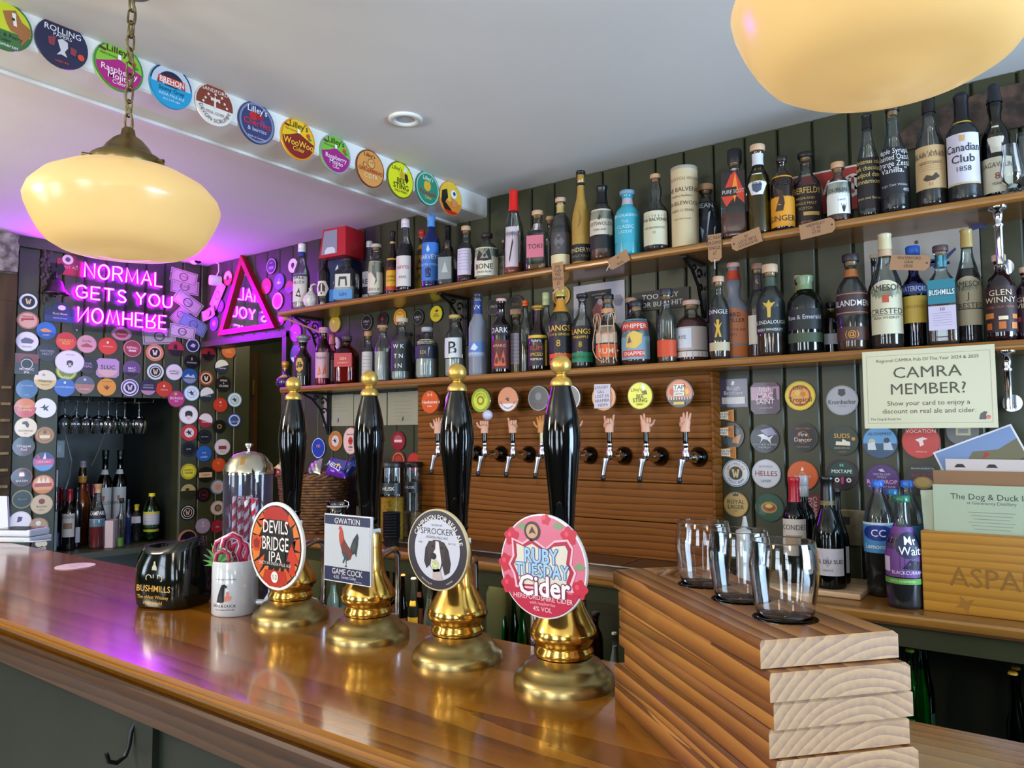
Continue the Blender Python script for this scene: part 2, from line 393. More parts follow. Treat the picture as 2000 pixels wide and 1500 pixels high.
wallbox(m, A0-0.02, A0, ZA0-0.2, ZA1+0.2, -0.86, -0.1, M['darkgreen']); wallbox(m, A0, A1, ZA1+0.15, ZA1+0.2, -0.86, -0.1, M['darkgreen'])
wallbox(m, A0, A0+(A1-A0)*0.40, ZA0, ZA1+0.15, -0.84, -0.835, noisy('grey_green_panel', '#3a423a', '#465048', 3, 0.5))
struct(m.obj('wall_alcove'))
m = MB(); wallbox(m, A0-0.0, A1+0.03, ZA0-0.028, ZA0, -0.84, 0.035, M['green']); struct(m.obj('trim_ledge'))
m = MB(); wallbox(m, U0-0.02, A0+0.12, ZC-0.05, ZC-0.001, 0.0, 0.03, M['green']); struct(m.obj('trim_cornice'))
# rough timber post, stone and old door frame beyond the panelling
uu = LEFT.loc(LEFT.hit(24, 800))[0]
m = MB(); pr = []
for i in range(25):
    z = i*0.1; pr.append(z)
for i in range(24):
    z = 0.1*i; d = 0.006*random.random(); wallbox(m, uu-0.10+d, uu-0.004, z, z+0.1, -0.12, 0.02+0.01*random.random(), M['timber'])
struct(m.obj('trim_post'))
for i in range(10):
    z = 1.02+i*0.075
    mm = MB(); wallbox(mm, uu-0.05, uu-0.015, z, z+0.012, 0.018, 0.034, noisy('pale_splinter', '#6b5a3c', '#8a7a56', 30, 0.8) if i == 0 else bpy.data.materials['pale_splinter'])
    o = mm.obj('splinter'); o.parent = bpy.data.objects['trim_post']
m = MB(); bm = bmesh.new(); bmesh.ops.create_cube(bm, size=1); bmesh.ops.subdivide_edges(bm, edges=bm.edges, cuts=5, use_grid_fill=True)
for q in bm.verts:
    q.co = Vector((uu-0.16+q.co.x*0.28, ZC-0.10+q.co.y*0.17, 0.03+q.co.z*0.13)) + Vector((random.uniform(-1, 1), random.uniform(-1, 1), random.uniform(-1, 1)))*0.006
m.add([q.co.copy() for q in bm.verts], [[q.index for q in f.verts] for f in bm.faces], M['stone'], X=XL); bm.free()
st = m.obj('stone_lintel'); struct(st)
m = MB(); wallbox(m, uu-0.55, uu-0.09, 0, ZC-0.17, -0.10, -0.05, noisy('faded_green_frame', '#5f6552', '#6f7462', 4, 0.5))
wallbox(m, uu-0.30, uu-0.27, 0, ZC-0.17, -0.05, -0.02, bpy.data.materials['faded_green_frame'])
struct(m.obj('door_1'))
# passage behind the doorway
m = MB(); m.box(-6, -2.4, 3.72, 3.78, 0, ZC, M['olive']); m.box(-2.46, -2.4, 2.45, 3.72, 0, ZC, M['olive']); m.box(-6.0, -5.94, -3, 3.78, 0, ZC, M['olive']); struct(m.obj('wall_passage'))
l = bpy.data.lights.new('added_passage_fill', 'POINT'); l.energy = 5; l.color = (1, 0.85, 0.6); l.shadow_soft_size = 0.1  # added point light, out of view, brightens the olive door
o = bpy.data.objects.new('added_passage_fill', l); o.location = (-3.2, 2.6, 2.2); COL.objects.link(o)
d0 = onY(503, 800, 3.0).x
dm = MB().box(d0, d0+0.80, 3.0, 3.04, 0, 2.0, M['olive']).obj('door_2'); struct(dm)
m = MB().box(d0-0.045, d0-0.003, 2.97, 3.06, 0, 2.02, noisy('brown_door_edge', '#5a3a1c', '#6b4826', 8, 0.4, stretch=(1, 1, 0.1))).obj('trim_door'); struct(m)
p = onY(497, 757, 2.965)
o = MB().box(p.x-0.008, p.x+0.010, 2.955, 2.97, p.z-0.05, p.z+0.05, M['brass'], ch=0.003).obj('latch_plate'); o.parent = m
# downstand beam
bm_ = MB(); bx0, bx1 = -1.96, -1.80
bm_.extr([(bx0, ZC), (bx0, ZC-0.072), (bx0+0.006, ZC-0.078), (bx1-0.006, ZC-0.078), (bx1, ZC-0.072), (bx1, ZC)], 0, 5.1, M['white'], X=T(0, -2.8, 0) @ Matrix(((0, 1, 0, 0), (1, 0, 0, 0), (0, 0, 1, 0), (0, 0, 0, 1))))
bm_.extr([(bx0-0.012, ZC-0.070), (bx0-0.012, ZC-0.086), (bx0+0.004, ZC-0.086), (bx0+0.004, ZC-0.070)], 0, 5.1, M['white'], X=T(0, -2.8, 0) @ Matrix(((0, 1, 0, 0), (1, 0, 0, 0), (0, 0, 1, 0), (0, 0, 0, 1))))
struct(bm_.obj('beam'))
# recessed downlight
p = onZ(792, 232, ZC); t = thing('downlight', 'round white recessed spotlight in the ceiling beside the white beam', 'downlight', (p.x, p.y, ZC))
MB().lathe([(0.030, -0.001), (0.030, -0.006), (0.045, -0.008), (0.050, -0.004), (0.050, 0.0)], M['white'], 32, cap0=False, cap1=False).obj('bezel', t)
MB().lathe([(0.0001, -0.002), (0.020, -0.003), (0.030, -0.001)], P('#c9ccd0', 0.15), 24, cap0=False, cap1=False).obj('lens', t)

# ------------------------------------------------------------------ shelves, counter, bar
X0 = onY(541, 605, 2.1).x
def shelf(z, yf, label, x0, x1=1.7):
    th = 0.024; pr = [(YW, z), (YW, z-th), (yf+0.006, z-th), (yf+0.001, z-th+0.006), (yf, z-th/2), (yf+0.001, z-0.006), (yf+0.006, z)]
    m = MB().extr(pr, x0, x1, M['shelf']).obj('wall_shelf'); return tag(m, label, 'shelf')
shelf(ZUP, 2.105, 'long upper oak shelf loaded with whisky bottles, just below the ceiling', X0)
shelf(ZLOW, 2.12, 'long lower oak shelf of bottles above the wooden tap panel', X0)
cx0 = -2.95
m = MB().extr([(YW, ZCOUNTER), (YW, ZCOUNTER-0.03), (1.925, ZCOUNTER-0.03), (1.918, ZCOUNTER-0.022), (1.918, ZCOUNTER-0.008), (1.925, ZCOUNTER)], cx0, 1.7, M['counter']).obj('counter_worktop')
tag(m, 'brown wooden worktop of the back counter under the tap panel', 'worktop')
cb = thing('back_counter', 'dark green open cupboards of mixer bottles under the back counter', 'cabinet', (0, 2.1, 0))
MB().box(cx0, 1.7, -0.155, -0.13, 0.985, ZCOUNTER-0.032, M['green']).obj('rail', cb)
MB().box(cx0, 1.7, 0.165, 0.18, 0, ZCOUNTER-0.032, M['darkgreen']).obj('back_panel', cb)
MB().box(cx0, 1.7, -0.13, 0.165, 0.665, 0.69, M['darkgreen']).obj('shelf_board', cb)
MB().box(cx0, 1.7, -0.13, 0.165, 0.02, 0.06, M['darkgreen']).obj('bottom_board', cb)
for px in (948, 1225, 596):
    x = onY(px, 1180, 1.97).x; MB().box(x-0.02, x+0.02, -0.15, 0.165, 0.06, 0.985, M['green']).obj('divider', cb)
MB().tube([(-2.40, -.105, 1.015), (-1.25, -.105, 1.015)], .006, emit('added_glow_tube', '#fff0d8', 45), 8).obj('added_glow_tube', cb)  # glowing tube added out of sight behind the rail to light the bottles
for x in (0.3, 1.0, 1.68): MB().box(x-0.02, x+0.02, -0.15, 0.165, 0.06, 0.985, M['green']).obj('divider', cb)
# dark bar mat / drip tray under the taps
a = onZ(816, 1062, ZCOUNTER).x; 
dt = thing('drip_tray', 'long brown metal drip tray with a bright rim under the tap panel', 'tray', (0, 2.1, ZCOUNTER))
mt = P('#3a2a22', 0.18, 0.5)
MB().box(-2.06, -0.80, -0.10, 0.10, 0.0, 0.012, mt).obj('base', dt)
m = MB(); m.box(-2.06, -0.80, -0.104, -0.10, 0.0165, 0.020, M['steel']); m.box(-0.80, -0.796, -0.104, 0.10, 0.0165, 0.020, M['steel']); m.box(-2.06, -.797, -0.103, -0.10, 0, .0165, mt); m.obj('rim', dt)
for x in (-1.75, -1.42, -1.10): MB().box(x-0.002, x+0.002, -0.10, 0.10, 0.012, 0.014, M['chrome']).obj('divider', dt)

bar = thing('bar_counter', 'long varnished oak bar counter with hand pulls standing on it', 'bar counter', (0, 0, 0))
bx_0, bx_1 = -3.35, 1.9
pr = [(1.128, 1.094), (1.122, 1.10), (0.655, 1.10), (0.648, 1.096), (0.645, 1.090), (0.648, 1.083), (0.655, 1.079), (0.668, 1.074), (0.672, 1.060), (1.124, 1.060), (1.128, 1.066)]
tp = MB().extr(pr[::-1], bx_0, bx_1, M['bar']).obj('worktop', bar)
MB().extr([(0.672, 1.0605), (0.655, 1.066), (0.652, 1.060), (0.652, 1.046), (0.660, 1.038), (0.664, 1.005), (0.672, 1.0), (0.69, 1.0), (0.69, 1.0605)], bx_0, bx_1, M['barend']).obj('moulding', bar)
MB().box(bx_0, bx_1, 0.69, 0.72, 0.0, 1.058, M['darkgreen']).obj('front_panel', bar)
MB().box(bx_0, bx_1, 1.03, 1.05, 0.0, 1.058, M['darkgreen']).obj('back_panel', bar)
for i in range(6):
    x = -3.0+i*0.85; MB().box(x, x+0.06, 0.678, 0.692, 0.0, 1.0, M['darkgreen']).obj('stile', bar)
# coat hook under the bar
p = onY(262, 1440, 0.68); hk = thing('coat_hook', 'black metal bag hook under the front edge of the bar', 'hook', (p.x, 0.69, p.z))
hz = p.z
MB().box(-0.012, 0.012, -0.004, 0.0, -0.02, 0.035, M['iron'], ch=0.001).obj('plate', hk)
MB().tube([(0, -0.005, 0.03), (0, -0.015, 0.012), (0, -0.018, -0.01), (0, -0.024, -0.026), (-0.0, -0.038, -0.033), (0, -0.052, -0.026), (0, -0.056, -0.012)], 0.0038, M['iron'], 8).obj('prong', hk)
# ------------------------------------------------------------------ pendant lamps
def pendant(px, py, t, drop, label, zlow):
    c = CAM + ray(px, py)*t
    o = thing('pendant_lamp', label, 'lamp', (c.x, c.y, zlow))
    D = 0.176
    sh = [(0.055, 0.182), (0.075, 0.180), (0.115, 0.168), (0.150, 0.148), (0.171, 0.124), (0.177, 0.106), (0.174, 0.092), (0.165, 0.070), (0.152, 0.046), (0.138, 0.028), (0.118, 0.016), (0.095, 0.011), (0.070, 0.009), (0.052, 0.006), (0.035, 0.002), (0.018, 0.0003), (0.0005, 0)]
    MB().lathe(sh, M['opal'], 80, cap0=False, cap1=False).obj('lamp_shade', o)
    MB().lathe([(0.066, 0.176), (0.070, 0.184), (0.068, 0.200), (0.060, 0.206), (0.048, 0.212), (0.040, 0.226), (0.028, 0.240), (0.014, 0.250), (0.012, 0.262), (0.008, 0.266)], M['antique'], 32).obj('gallery', o)
    for a in (0.4, 2.5, 4.6):
        MB().tube([(0.068*math.cos(a), 0.068*math.sin(a), 0.192), (0.084*math.cos(a), 0.084*math.sin(a), 0.190)], 0.004, M['antique'], 8).obj('thumbscrew', o)
    top = ZC-zlow
    # oval chain links, alternately turned
    L = 0.034; z = 0.262; i = 0; link = None
    while z < top-0.02:
        if link is None:
            pts = []
            for k in range(14):
                an = 2*PI*k/14; pts.append((0.0075*math.cos(an), 0, (L/2-0.0075)*(1 if math.sin(an) > 0 else -1)*(1 if abs(math.sin(an)) > 0.05 else 0) + 0.0075*math.sin(an)))
            mb = MB().tube(pts, 0.0021, M['antique'], 6, closed=True); q = mb.obj('chain_link', o); link = q
        else:
            q = link.copy(); COL.objects.link(q); q.parent = o
        q.location = (0, 0, z+L/2); q.rotation_euler = (0.08*math.sin(i*2.1), 0, (i % 2)*PI/2+0.5); z += L-0.0065; i += 1
    pts = []
    for k in range(40):
        f = k/39; pts.append((0.007*math.sin(f*17), 0.007*math.cos(f*17), 0.266+(top-0.27)*f))
    MB().tube(pts, 0.0028, noisy('braided_flex', '#6e6040', '#857650', 200, 0.7) if 'braided_flex' not in bpy.data.materials else bpy.data.materials['braided_flex'], 6).obj('flex', o)
    MB().lathe([(0.055, top), (0.055, top-0.008), (0.035, top-0.028), (0.010, top-0.036)], M['antique'], 24, cap0=False).obj('ceiling_rose', o)
    return o
pendant(246, 420, 1.5, 0, 'cream opal glass pendant lamp whose chain crosses the badged white beam', 1.832)
pendant(1728, 60, 0.9, 0, 'cream opal glass pendant lamp hanging above the whisky shelves, cut by the frame', 1.893)

# ------------------------------------------------------------------ neon sign on the left wall
GL = {
 'N': [[(0, 0), (0, 1), (.62, 0), (.62, 1)]], 'R': [[(0, 0), (0, 1), (.36, 1), (.54, .94), (.6, .76), (.54, .58), (.36, .5), (0, .5)], [(.34, .5), (.62, 0)]],
 'M': [[(0, 0), (0.06, 1), (.4, .12), (.74, 1), (.8, 0)]], 'A': [[(0, 0), (.35, 1), (.7, 0)], [(.13, .36), (.57, .36)]], 'L': [[(0, 1), (0, 0), (.5, 0)]],
 'G': [[(.62, .82), (.48, .97), (.32, 1), (.1, .88), (0, .5), (.1, .12), (.34, 0), (.56, .06), (.66, .2), (.66, .46), (.38, .46)]],
 'E': [[(.52, 1), (0, 1), (0, 0), (.52, 0)], [(0, .5), (.46, .5)]], 'T': [[(0, 1), (.6, 1)], [(.3, 1), (.3, 0)]],
 'S': [[(.5, .86), (.36, 1), (.16, .98), (.04, .82), (.08, .62), (.42, .42), (.52, .22), (.44, .04), (.2, 0), (.02, .12)]],
 'Y': [[(0, 1), (.3, .5), (.3, 0)], [(.6, 1), (.3, .5)]], 'U': [[(0, 1), (0, .3), (.1, .06), (.3, 0), (.5, .06), (.6, .3), (.6, 1)]],
 'W': [[(0, 1), (.2, 0), (.42, .9), (.64, 0), (.84, 1)]], 'H': [[(0, 0), (0, 1)], [(.6, 0), (.6, 1)], [(0, .5), (.6, .5)]]}
GL['O'] = [[(.35+.35*math.sin(2*PI*i/18), .5+.5*math.cos(2*PI*i/18)) for i in range(19)]]
def neon_word(par, word, u0, u1, v, h, flip, blue=()):
    """word fitted between u0 and u1 at base height v in the wall frame"""
    wd = []; x = 0
    for ch in word:
        if ch == ' ': wd.append(x); x += 0.42; continue
        wd.append(x); x += max(p[0] for s_ in GL[ch] for p in s_)+0.26
    sc = (u1-u0)/(x-0.26)
    for i, ch in enumerate(word):
        if ch == ' ': continue
        mb = MB()
        for s_ in GL[ch]:
            pts = [(u0+(wd[i]+a)*sc, v+((1-b) if flip else b)*h, 0.022) for a, b in s_]
            mb.tube(pts, 0.0042, M['neon2'] if i in blue else M['neon'], 8)
        mb.obj('neon_letter', par)
nt = thing('neon_sign', 'glowing pink neon lettering reading NORMAL GETS YOU NOMHERE on the dark panelled wall', 'neon sign', X=LEFT.mat(LEFT.o))
def lu(px, py): return LEFT.loc(LEFT.hit(px, py, 0.02))
for word, a, b, hpx, fl, bl in (('NORMAL', (165, 541), (316, 560), (165, 513), False, (2,)), ('GETS YOU', (148, 580), (335, 602), (148, 556), False, (3,)), ('NOWHERE', (152, 628), (324, 643), (152, 600), True, ())):
    u0, v0 = lu(*a); u1, v1 = lu(*b); _, vt = lu(*hpx)
    neon_word(nt, word, u0, u1, (v0+v1)/2, (vt-v0)*1.0, fl, bl)
u0, v0 = lu(145, 640); u1, v1 = lu(335, 520)
MB().box(u0, u1, v0-0.01, v1+0.03, 0.012, 0.015, thin_glass('#f4f4f6', 0.05, 1.3)).obj('acrylic_backing', nt)
for (qx, qy) in ((150, 520), (335, 530), (150, 645), (325, 655)):
    a, b = lu(qx, qy); MB().lathe([(0.005, 0), (0.005, 0.020), (0.003, 0.022)], M['steel'], 10, X=T(a, b, 0)).obj('standoff', nt)

# ------------------------------------------------------------------ triangular mirror
def tri(frame, pts, inset, m, z0, z1, mat): pass
ap = onY(470, 497, YW-0.03); bl = onY(425, 655, YW-0.03); br = onY(536, 641, YW-0.03)
cxm = (bl.x+br.x)/2; zb = (bl.z+br.z)/2
X = BACK.mat((cxm, YW-0.001, zb)); hw = (br.x-bl.x)/2; ht = ap.z-zb; apx = ap.x-cxm
mt_ = thing('triangle_mirror', 'triangular mirror in a red frame over the doorway, reflecting the neon lettering', 'mirror', X=X)
def tri_in(k):
    g = ((-hw+hw+apx)/3, ht/3); g = (apx/3, ht/3)
    return [(g[0]+(x-g[0])*k, g[1]+(y-g[1])*k) for x, y in ((-hw, 0), (hw, 0), (apx, ht))]
o_, i_ = tri_in(1.0), tri_in(0.80); red = P('#a0122a', 0.3)
for a in range(3):
    b = (a+1) % 3; MB().prism([o_[a], o_[b], i_[b], i_[a]], 0.0, 0.030, red).obj('frame_bar', mt_)
mm, n_, l_, b_ = newmat('mirror_silver'); b_.inputs['Metallic'].default_value = 1; b_.inputs['Roughness'].default_value = 0.02; b_.inputs['Base Color'].default_value = (0.9, 0.9, 0.95, 1)
MB().prism(i_, 0.004, 0.012, mm).obj('mirror_glass', mt_)

# ------------------------------------------------------------------ badges
def badge(frame, px, py, dpx, base, layers, label, name='pump_badge', shape='round', group=None, off=0.002, rot=0.0, dome=0.3, asp=1.0, cat='badge', thick=0.004):
    c = frame.hit(px, py, off); D = dpx*depth(c)/FPX; R = D/2
    if frame is BEAMF: R *= .88+.09*px/879
    mb = MB(); W_ = R*asp
    if shape == 'round': out = [(W_*math.cos(2*PI*i/36), R*math.sin(2*PI*i/36)) for i in range(36)]
    elif shape == 'square': out = [(-W_, -R), (W_, -R), (W_, R), (-W_, R)]
    elif shape == 'clip': k = 0.28; out = [(-W_, -R*(1-k)), (-W_*(1-k), -R), (W_*(1-k), -R), (W_, -R*(1-k)), (W_, R*(1-k)), (W_*(1-k), R), (-W_*(1-k), R), (-W_, R*(1-k))]
    elif shape == 'crest': out = [(-W_, -R), (W_, -R), (W_, R*.35), (W_*.5, R*.5), (W_*.4, R*.85), (0, R), (-W_*.4, R*.85), (-W_*.5, R*.5), (-W_, R*.35)]
    bm0 = P(base, 0.3, 0, 0.15)
    mb.prism(out, 0, thick, bm0)
    z = thick; dz = 0.00025
    for L in layers:
        z += dz; k = L[0]
        if k == 'disc':
            q = L[3:] if len(L) > 3 else (0, 0); sx_ = L[5] if len(L) > 5 else 1
            mb.flat([(W_*(q[0]+L[2]*sx_*math.cos(2*PI*i/26)), R*(q[1]+L[2]*math.sin(2*PI*i/26))) for i in range(26)], z, P(L[1], 0.3, 0, 0.15))
        elif k == 'ring':
            n = 36; v = [(W_*L[2]*math.cos(2*PI*i/n), R*L[2]*math.sin(2*PI*i/n), z) for i in range(n)]+[(W_*L[3]*math.cos(2*PI*i/n), R*L[3]*math.sin(2*PI*i/n), z) for i in range(n)]
            mb.add(v, [(i, n+i, n+(i+1) % n, (i+1) % n) for i in range(n)], P(L[1], 0.3, 0, 0.15))
        elif k == 'seg':      # part of the face beyond a chord: (col, chord height, tilt, radius)
            th = L[3] if len(L) > 3 else 0; rr = L[4] if len(L) > 4 else 0.97
            a0 = math.asin(max(-1, min(1, L[2]/rr))); n = 20
            pts = [(rr*math.cos(a0-(PI+2*a0)*i/n), rr*math.sin(a0-(PI+2*a0)*i/n)) for i in range(n+1)]
            c_, s_ = math.cos(th), math.sin(th)
            mb.flat([(W_*(x*c_-y*s_), R*(x*s_+y*c_)) for x, y in pts][::-1], z, P(L[1], 0.3, 0, 0.15))
        elif k == 'rect': mb.flat([(W_*L[2], R*L[3]), (W_*L[4], R*L[3]), (W_*L[4], R*L[5]), (W_*L[2], R*L[5])], z, P(L[1], 0.3, 0, 0.3))
        elif k == 'poly': mb.flat([(W_*x, R*y) for x, y in L[2]], z, P(L[1], 0.3, 0, 0.3))
        elif k == 't':
            vs, fs, wd = text_mesh(L[1], 0.0); size = L[2]*R; mw = L[6] if len(L) > 6 else 1.75
            sq = min(asp if asp < 1 else 1, mw*W_/(wd*size)) if wd else 1
            mb.text(L[1], size, W_*(L[5] if len(L) > 5 else 0), R*L[3], z, P(L[4], 0.4), squash=sq, bold=0.02 if L[2] > .3 else 0)
        elif k == 'arc':      # ('arc', text, size, radius, colour, top)
            vs, fs, wd = text_mesh(L[1]); size = L[2]*R; rr = L[3]; top = L[5] if len(L) > 5 else 1
            def bend(x, y, zz, rr=rr, top=top):
                if top > 0: a = x/(rr*R); q = rr*R+y; return (q*math.sin(a)*W_/R, q*math.cos(a), zz)
                a = x/(rr*R); q = rr*R-y; return (q*math.sin(a)*W_/R, -q*math.cos(a), zz)
            mb.text(L[1], size, 0, 0, z, P(L[4], 0.4), wrap=bend)
    if dome and shape == 'round': pass
    o = mb.obj(name, X=frame.mat(c - frame.n*0.0, rot)); return tag(o, label, cat, group)
HOP = [(-.12, .1), (0, .45), (.12, .1)]
def star(n, r0, r1, cx=0, cy_=0, ph=0): return [((r0 if i % 2 == 0 else r1)*math.sin(PI*i/n+ph)+cx, (r0 if i % 2 == 0 else r1)*math.cos(PI*i/n+ph)+cy_) for i in range(2*n)]
def WW(c1, c2): return [('disc', c1, .5), ('poly', c2, [(-.3, .3), (-.12, .3), (-.1, -.1), (0, .2), (.1, -.1), (.12, .3), (.3, .3), (.16, -.32), (.05, -.32), (0, -.1), (-.05, -.32), (-.16, -.32)])]
DOGH = [(-.42, -.1), (-.46, .18), (-.3, .42), (0, .5), (.3, .42), (.46, .18), (.42, -.3), (.25, -.15), (.2, -.5), (-.2, -.5), (-.25, -.15), (-.42, -.3)]
BIRD = [(-.55, .05), (-.25, .12), (-.05, .4), (.02, .1), (.35, .28), (.15, -.02), (.3, -.35), (.02, -.18), (-.12, -.3), (-.15, -.04)]

# beam badges, from the chain side to the wall
Bm = BEAMF
badge(Bm, 8, 50, 112, '#3f6b3a', [('disc', '#c9cf2a', .93), ('seg', '#3f7040', -.2, 0, .93), ('poly', '#a4683a', [(-.1, .55), (.35, .75), (.6, .35), (.9, .2), (.92, -.1), (.6, -.6), (.45, -.2), (.2, -.15), (.05, .1)]), ('poly', '#ece4d6', [(.22, .6), (.36, .62), (.42, .1), (.3, .1)]), ('disc', '#2a2320', .06, .28, .35), ('t', 'Cider & Perry', .22, -.38, '#1c2412'), ('t', 'Cider', .2, -.58, '#1c2412'), ('t', 'in Somerset', .2, -.78, '#f2f2ea')], 'round yellow green badge with a brown goat, first on the white beam')
badge(Bm, 120, 87, 108, '#27294a', [('t', 'BULLHOUSE BREW CO', .12, .78, '#d8482c'), ('t', 'ROLLING', .34, .52, '#f0eef0'), ('t', 'PAPERS', .22, .3, '#f0eef0'), ('poly', '#d9d6dc', [(-.18, .1), (0, .2), (.2, .12), (.22, -.1), (.1, -.3), (.2, -.5), (-.02, -.45), (-.2, -.52), (-.05, -.3), (-.12, -.1)]), ('poly', '#8c3a4a', [(-.55, .1), (-.25, .2), (-.3, -.2), (-.5, -.2)]), ('poly', '#8c3a4a', [(.3, .0), (.55, -.05), (.5, -.35), (.3, -.3)]), ('disc', '#e0502c', .13, .72, -.3), ('t', 'HAZY IPA', .12, -.76, '#e0502c')], 'round navy badge with white capital letters above a curled white figure')
def umb(px, py, d, top, rim, cone, word, label, ink='#3c2410'):
    lay = [('ring', rim, .93, 1.0), ('disc', top, .92), ('seg', cone, -.02, 0, .92), ('poly', cone, [(-.92, -.04), (-.45, .12), (0, .32), (.5, .12), (.92, -.04)]), ('poly', '#ffffff', [(-.06, .5), (.06, .5), (.07, .3), (-.07, .3)]), ('t', "Lilley's", .42, .66, ink), ('t', 'Made in Somerset', .13, .36, ink, -.42, .7), ('poly', '#6a1c20', [(-.8, .6), (-.55, .55), (-.55, .45), (-.8, .5)])]
    ys = [-.18, -.44, -.68] if len(word) == 3 else [-.2, -.5]
    for i, (t_, s_) in enumerate(word): lay.append(('t', t_, s_, ys[i], '#ffe9f4' if cone != '#8a1f1a' else '#ffd23a'))
    lay += [('disc', '#d8402c', .11, .56, .32), ('poly', '#2f8a3a', [(.55, .3), (.8, .15), (.6, .1)])]
    badge(Bm, px, py, d, top, lay, label)
umb(231, 132, 106, '#8cc63a', '#3d8a3e', '#b5207e', [('Raspberry', .36), ('Mojito', .36), ('Cider', .24)], 'green and magenta cocktail umbrella badge hanging behind the lamp chain')
badge(Bm, 333, 170, 95, '#1e9fd0', [('seg', '#24253c', -.1, PI, .98), ('ring', '#c8d2e0', .62, .92), ('ring', '#24253c', .60, .66), ('seg', '#1e9fd0', .0, 0, .99), ('disc', '#24253c', .34, 0, .12), ('seg', '#1e9fd0', -.05, 0, .99), ('rect', '#dd4426', -.62, .02, .62, .36), ('t', 'BREHON', .36, .2, '#ffffff', 0, 1.15), ('t', 'BREWHOUSE', .15, .06, '#ffffff'), ('t', 'Stony Grey', .26, -.2, '#12334c'), ('t', 'INDIA PALE ALE', .17, -.45, '#e8f6ff'), ('t', 'ALC 5.0% ABV', .13, -.66, '#e8f6ff')], 'round sky blue badge with an orange banner and a dark stone arch')
badge(Bm, 418, 206, 88, '#f0ebe2', [('seg', '#8a3c2c', .1, PI, .97), ('t', 'SANDFORD', .26, .68, '#f4e9dc'), ('poly', '#f0e0d2', [(-.06, -.2), (.06, -.2), (.05, .15), (.3, .35), (.05, .3), (0, .45), (-.05, .3), (-.3, .35), (-.05, .15)])]+[('disc', '#f0e0d2', .06, x, y) for x, y in ((-.5, .2), (-.35, .42), (.35, .45), (.5, .2), (.62, .02), (-.62, 0), (0, .5), (.2, .2), (-.2, .2))]+[('t', 'STILL CIDER', .18, -.42, '#6a3024'), ('arc', 'DEVON SCRUMPY', .26, .78, '#6a3024', -1)], 'round badge with a cream tree on brown over white, on the beam')
badge(Bm, 500, 241, 88, '#2e3560', [('ring', '#7d86a8', .84, .95), ('disc', '#39406e', .82), ('disc', '#c22a34', .22, -.2, .3), ('disc', '#a81e2a', .2, .15, .32), ('disc', '#4a4f8c', .16, .3, .05), ('t', "Lilley's", .42, .62, '#f2f2f6'), ('t', 'Cherries', .42, -.02, '#e02a34'), ('t', '& berries', .28, -.34, '#d8d8f0'), ('t', 'Made in Somerset', .13, -.72, '#e8e8f0')], 'round dark blue badge with red cherries, on the beam')
umb(581, 273, 86, '#f3c51c', '#e58a1a', '#8a1f1a', [('WooWoo', .46), ('Cider', .3)], 'yellow and dark red cocktail umbrella badge with fat yellow letters')
umb(654, 302, 80, '#7dbf3e', '#9aa0a8', '#a81f7e', [('Raspberry', .34), ('Mojito', .34), ('Cider', .2)], 'green and magenta cocktail umbrella badge between the yellow and orange ones')
badge(Bm, 722, 330, 77, '#6a3a18', [('disc', '#e29a4e', .94), ('disc', '#8a4a1c', .27, .05, .28), ('disc', '#e8a860', .23, .05, .28), ('disc', '#8a4a1c', .15, -.4, .12), ('disc', '#e8a860', .11, -.4, .12), ('disc', '#4a2a18', .03, 0, .34), ('disc', '#4a2a18', .03, .13, .34), ('t', "Lilley's", .3, .7, '#5a2c10', -.1), ('t', 'GINGERBREAD', .3, -.12, '#b02c20'), ('t', 'CIDER', .34, -.42, '#f6e0a8')], 'round orange badge with a gingerbread man')
badge(Bm, 781, 352, 75, '#5a6414', [('disc', '#e6e41e', .94), ('disc', '#d8a820', .2, .1, .28), ('poly', '#26220e', [(.3, .45), (.5, .4), (.6, .1), (.45, -.1), (.3, .1)]), ('poly', '#dfeaf4', [(.2, .5), (.35, .85), (.5, .55)]), ('t', "Lilley's", .3, .58, '#4a4a10', -.3, 1.0), ('t', 'BEE', .4, -.05, '#1c1c0c'), ('t', 'STING', .42, -.36, '#1c1c0c'), ('t', 'STILL PERRY', .18, -.64, '#1c1c0c')], 'round acid yellow badge with a bee, near the wall end of the beam')
badge(Bm, 834, 369, 70, '#1f6f5e', [('ring', '#9fd2b8', .86, .95), ('disc', '#2a8a70', .84), ('disc', '#e8b42a', .3, -.05, .15), ('poly', '#3aa054', [(-.1, .4), (-.3, .7), (0, .5), (.2, .75), (.15, .4)]), ('t', "Lilley's", .34, .6, '#f2f2ea'), ('t', 'Pineapple', .36, -.25, '#a8281c'), ('t', 'Cider', .26, -.52, '#f2d45a')], 'round teal badge with yellow pineapple slices, second from the wall end of the beam')
badge(Bm, 879, 388, 68, '#e08a2c', [('seg', '#f0c43a', .2, PI, .97), ('poly', '#1d1716', [(-.8, .3), (-.35, .5), (-.25, 0), (-.5, -.3), (.0, -.65), (.3, -.9), (-.5, -.85), (-.85, -.3)]), ('disc', '#f2f4f6', .26, .25, .3), ('disc', '#234a78', .12, .3, .34), ('seg', '#c8261c', -.75, 0, .97), ('poly', '#e28a5a', [(0, .1), (.6, -.1), (.5, -.4), (.1, -.5)])], 'narrow looking orange badge with a black haired face at the wall end of the beam')
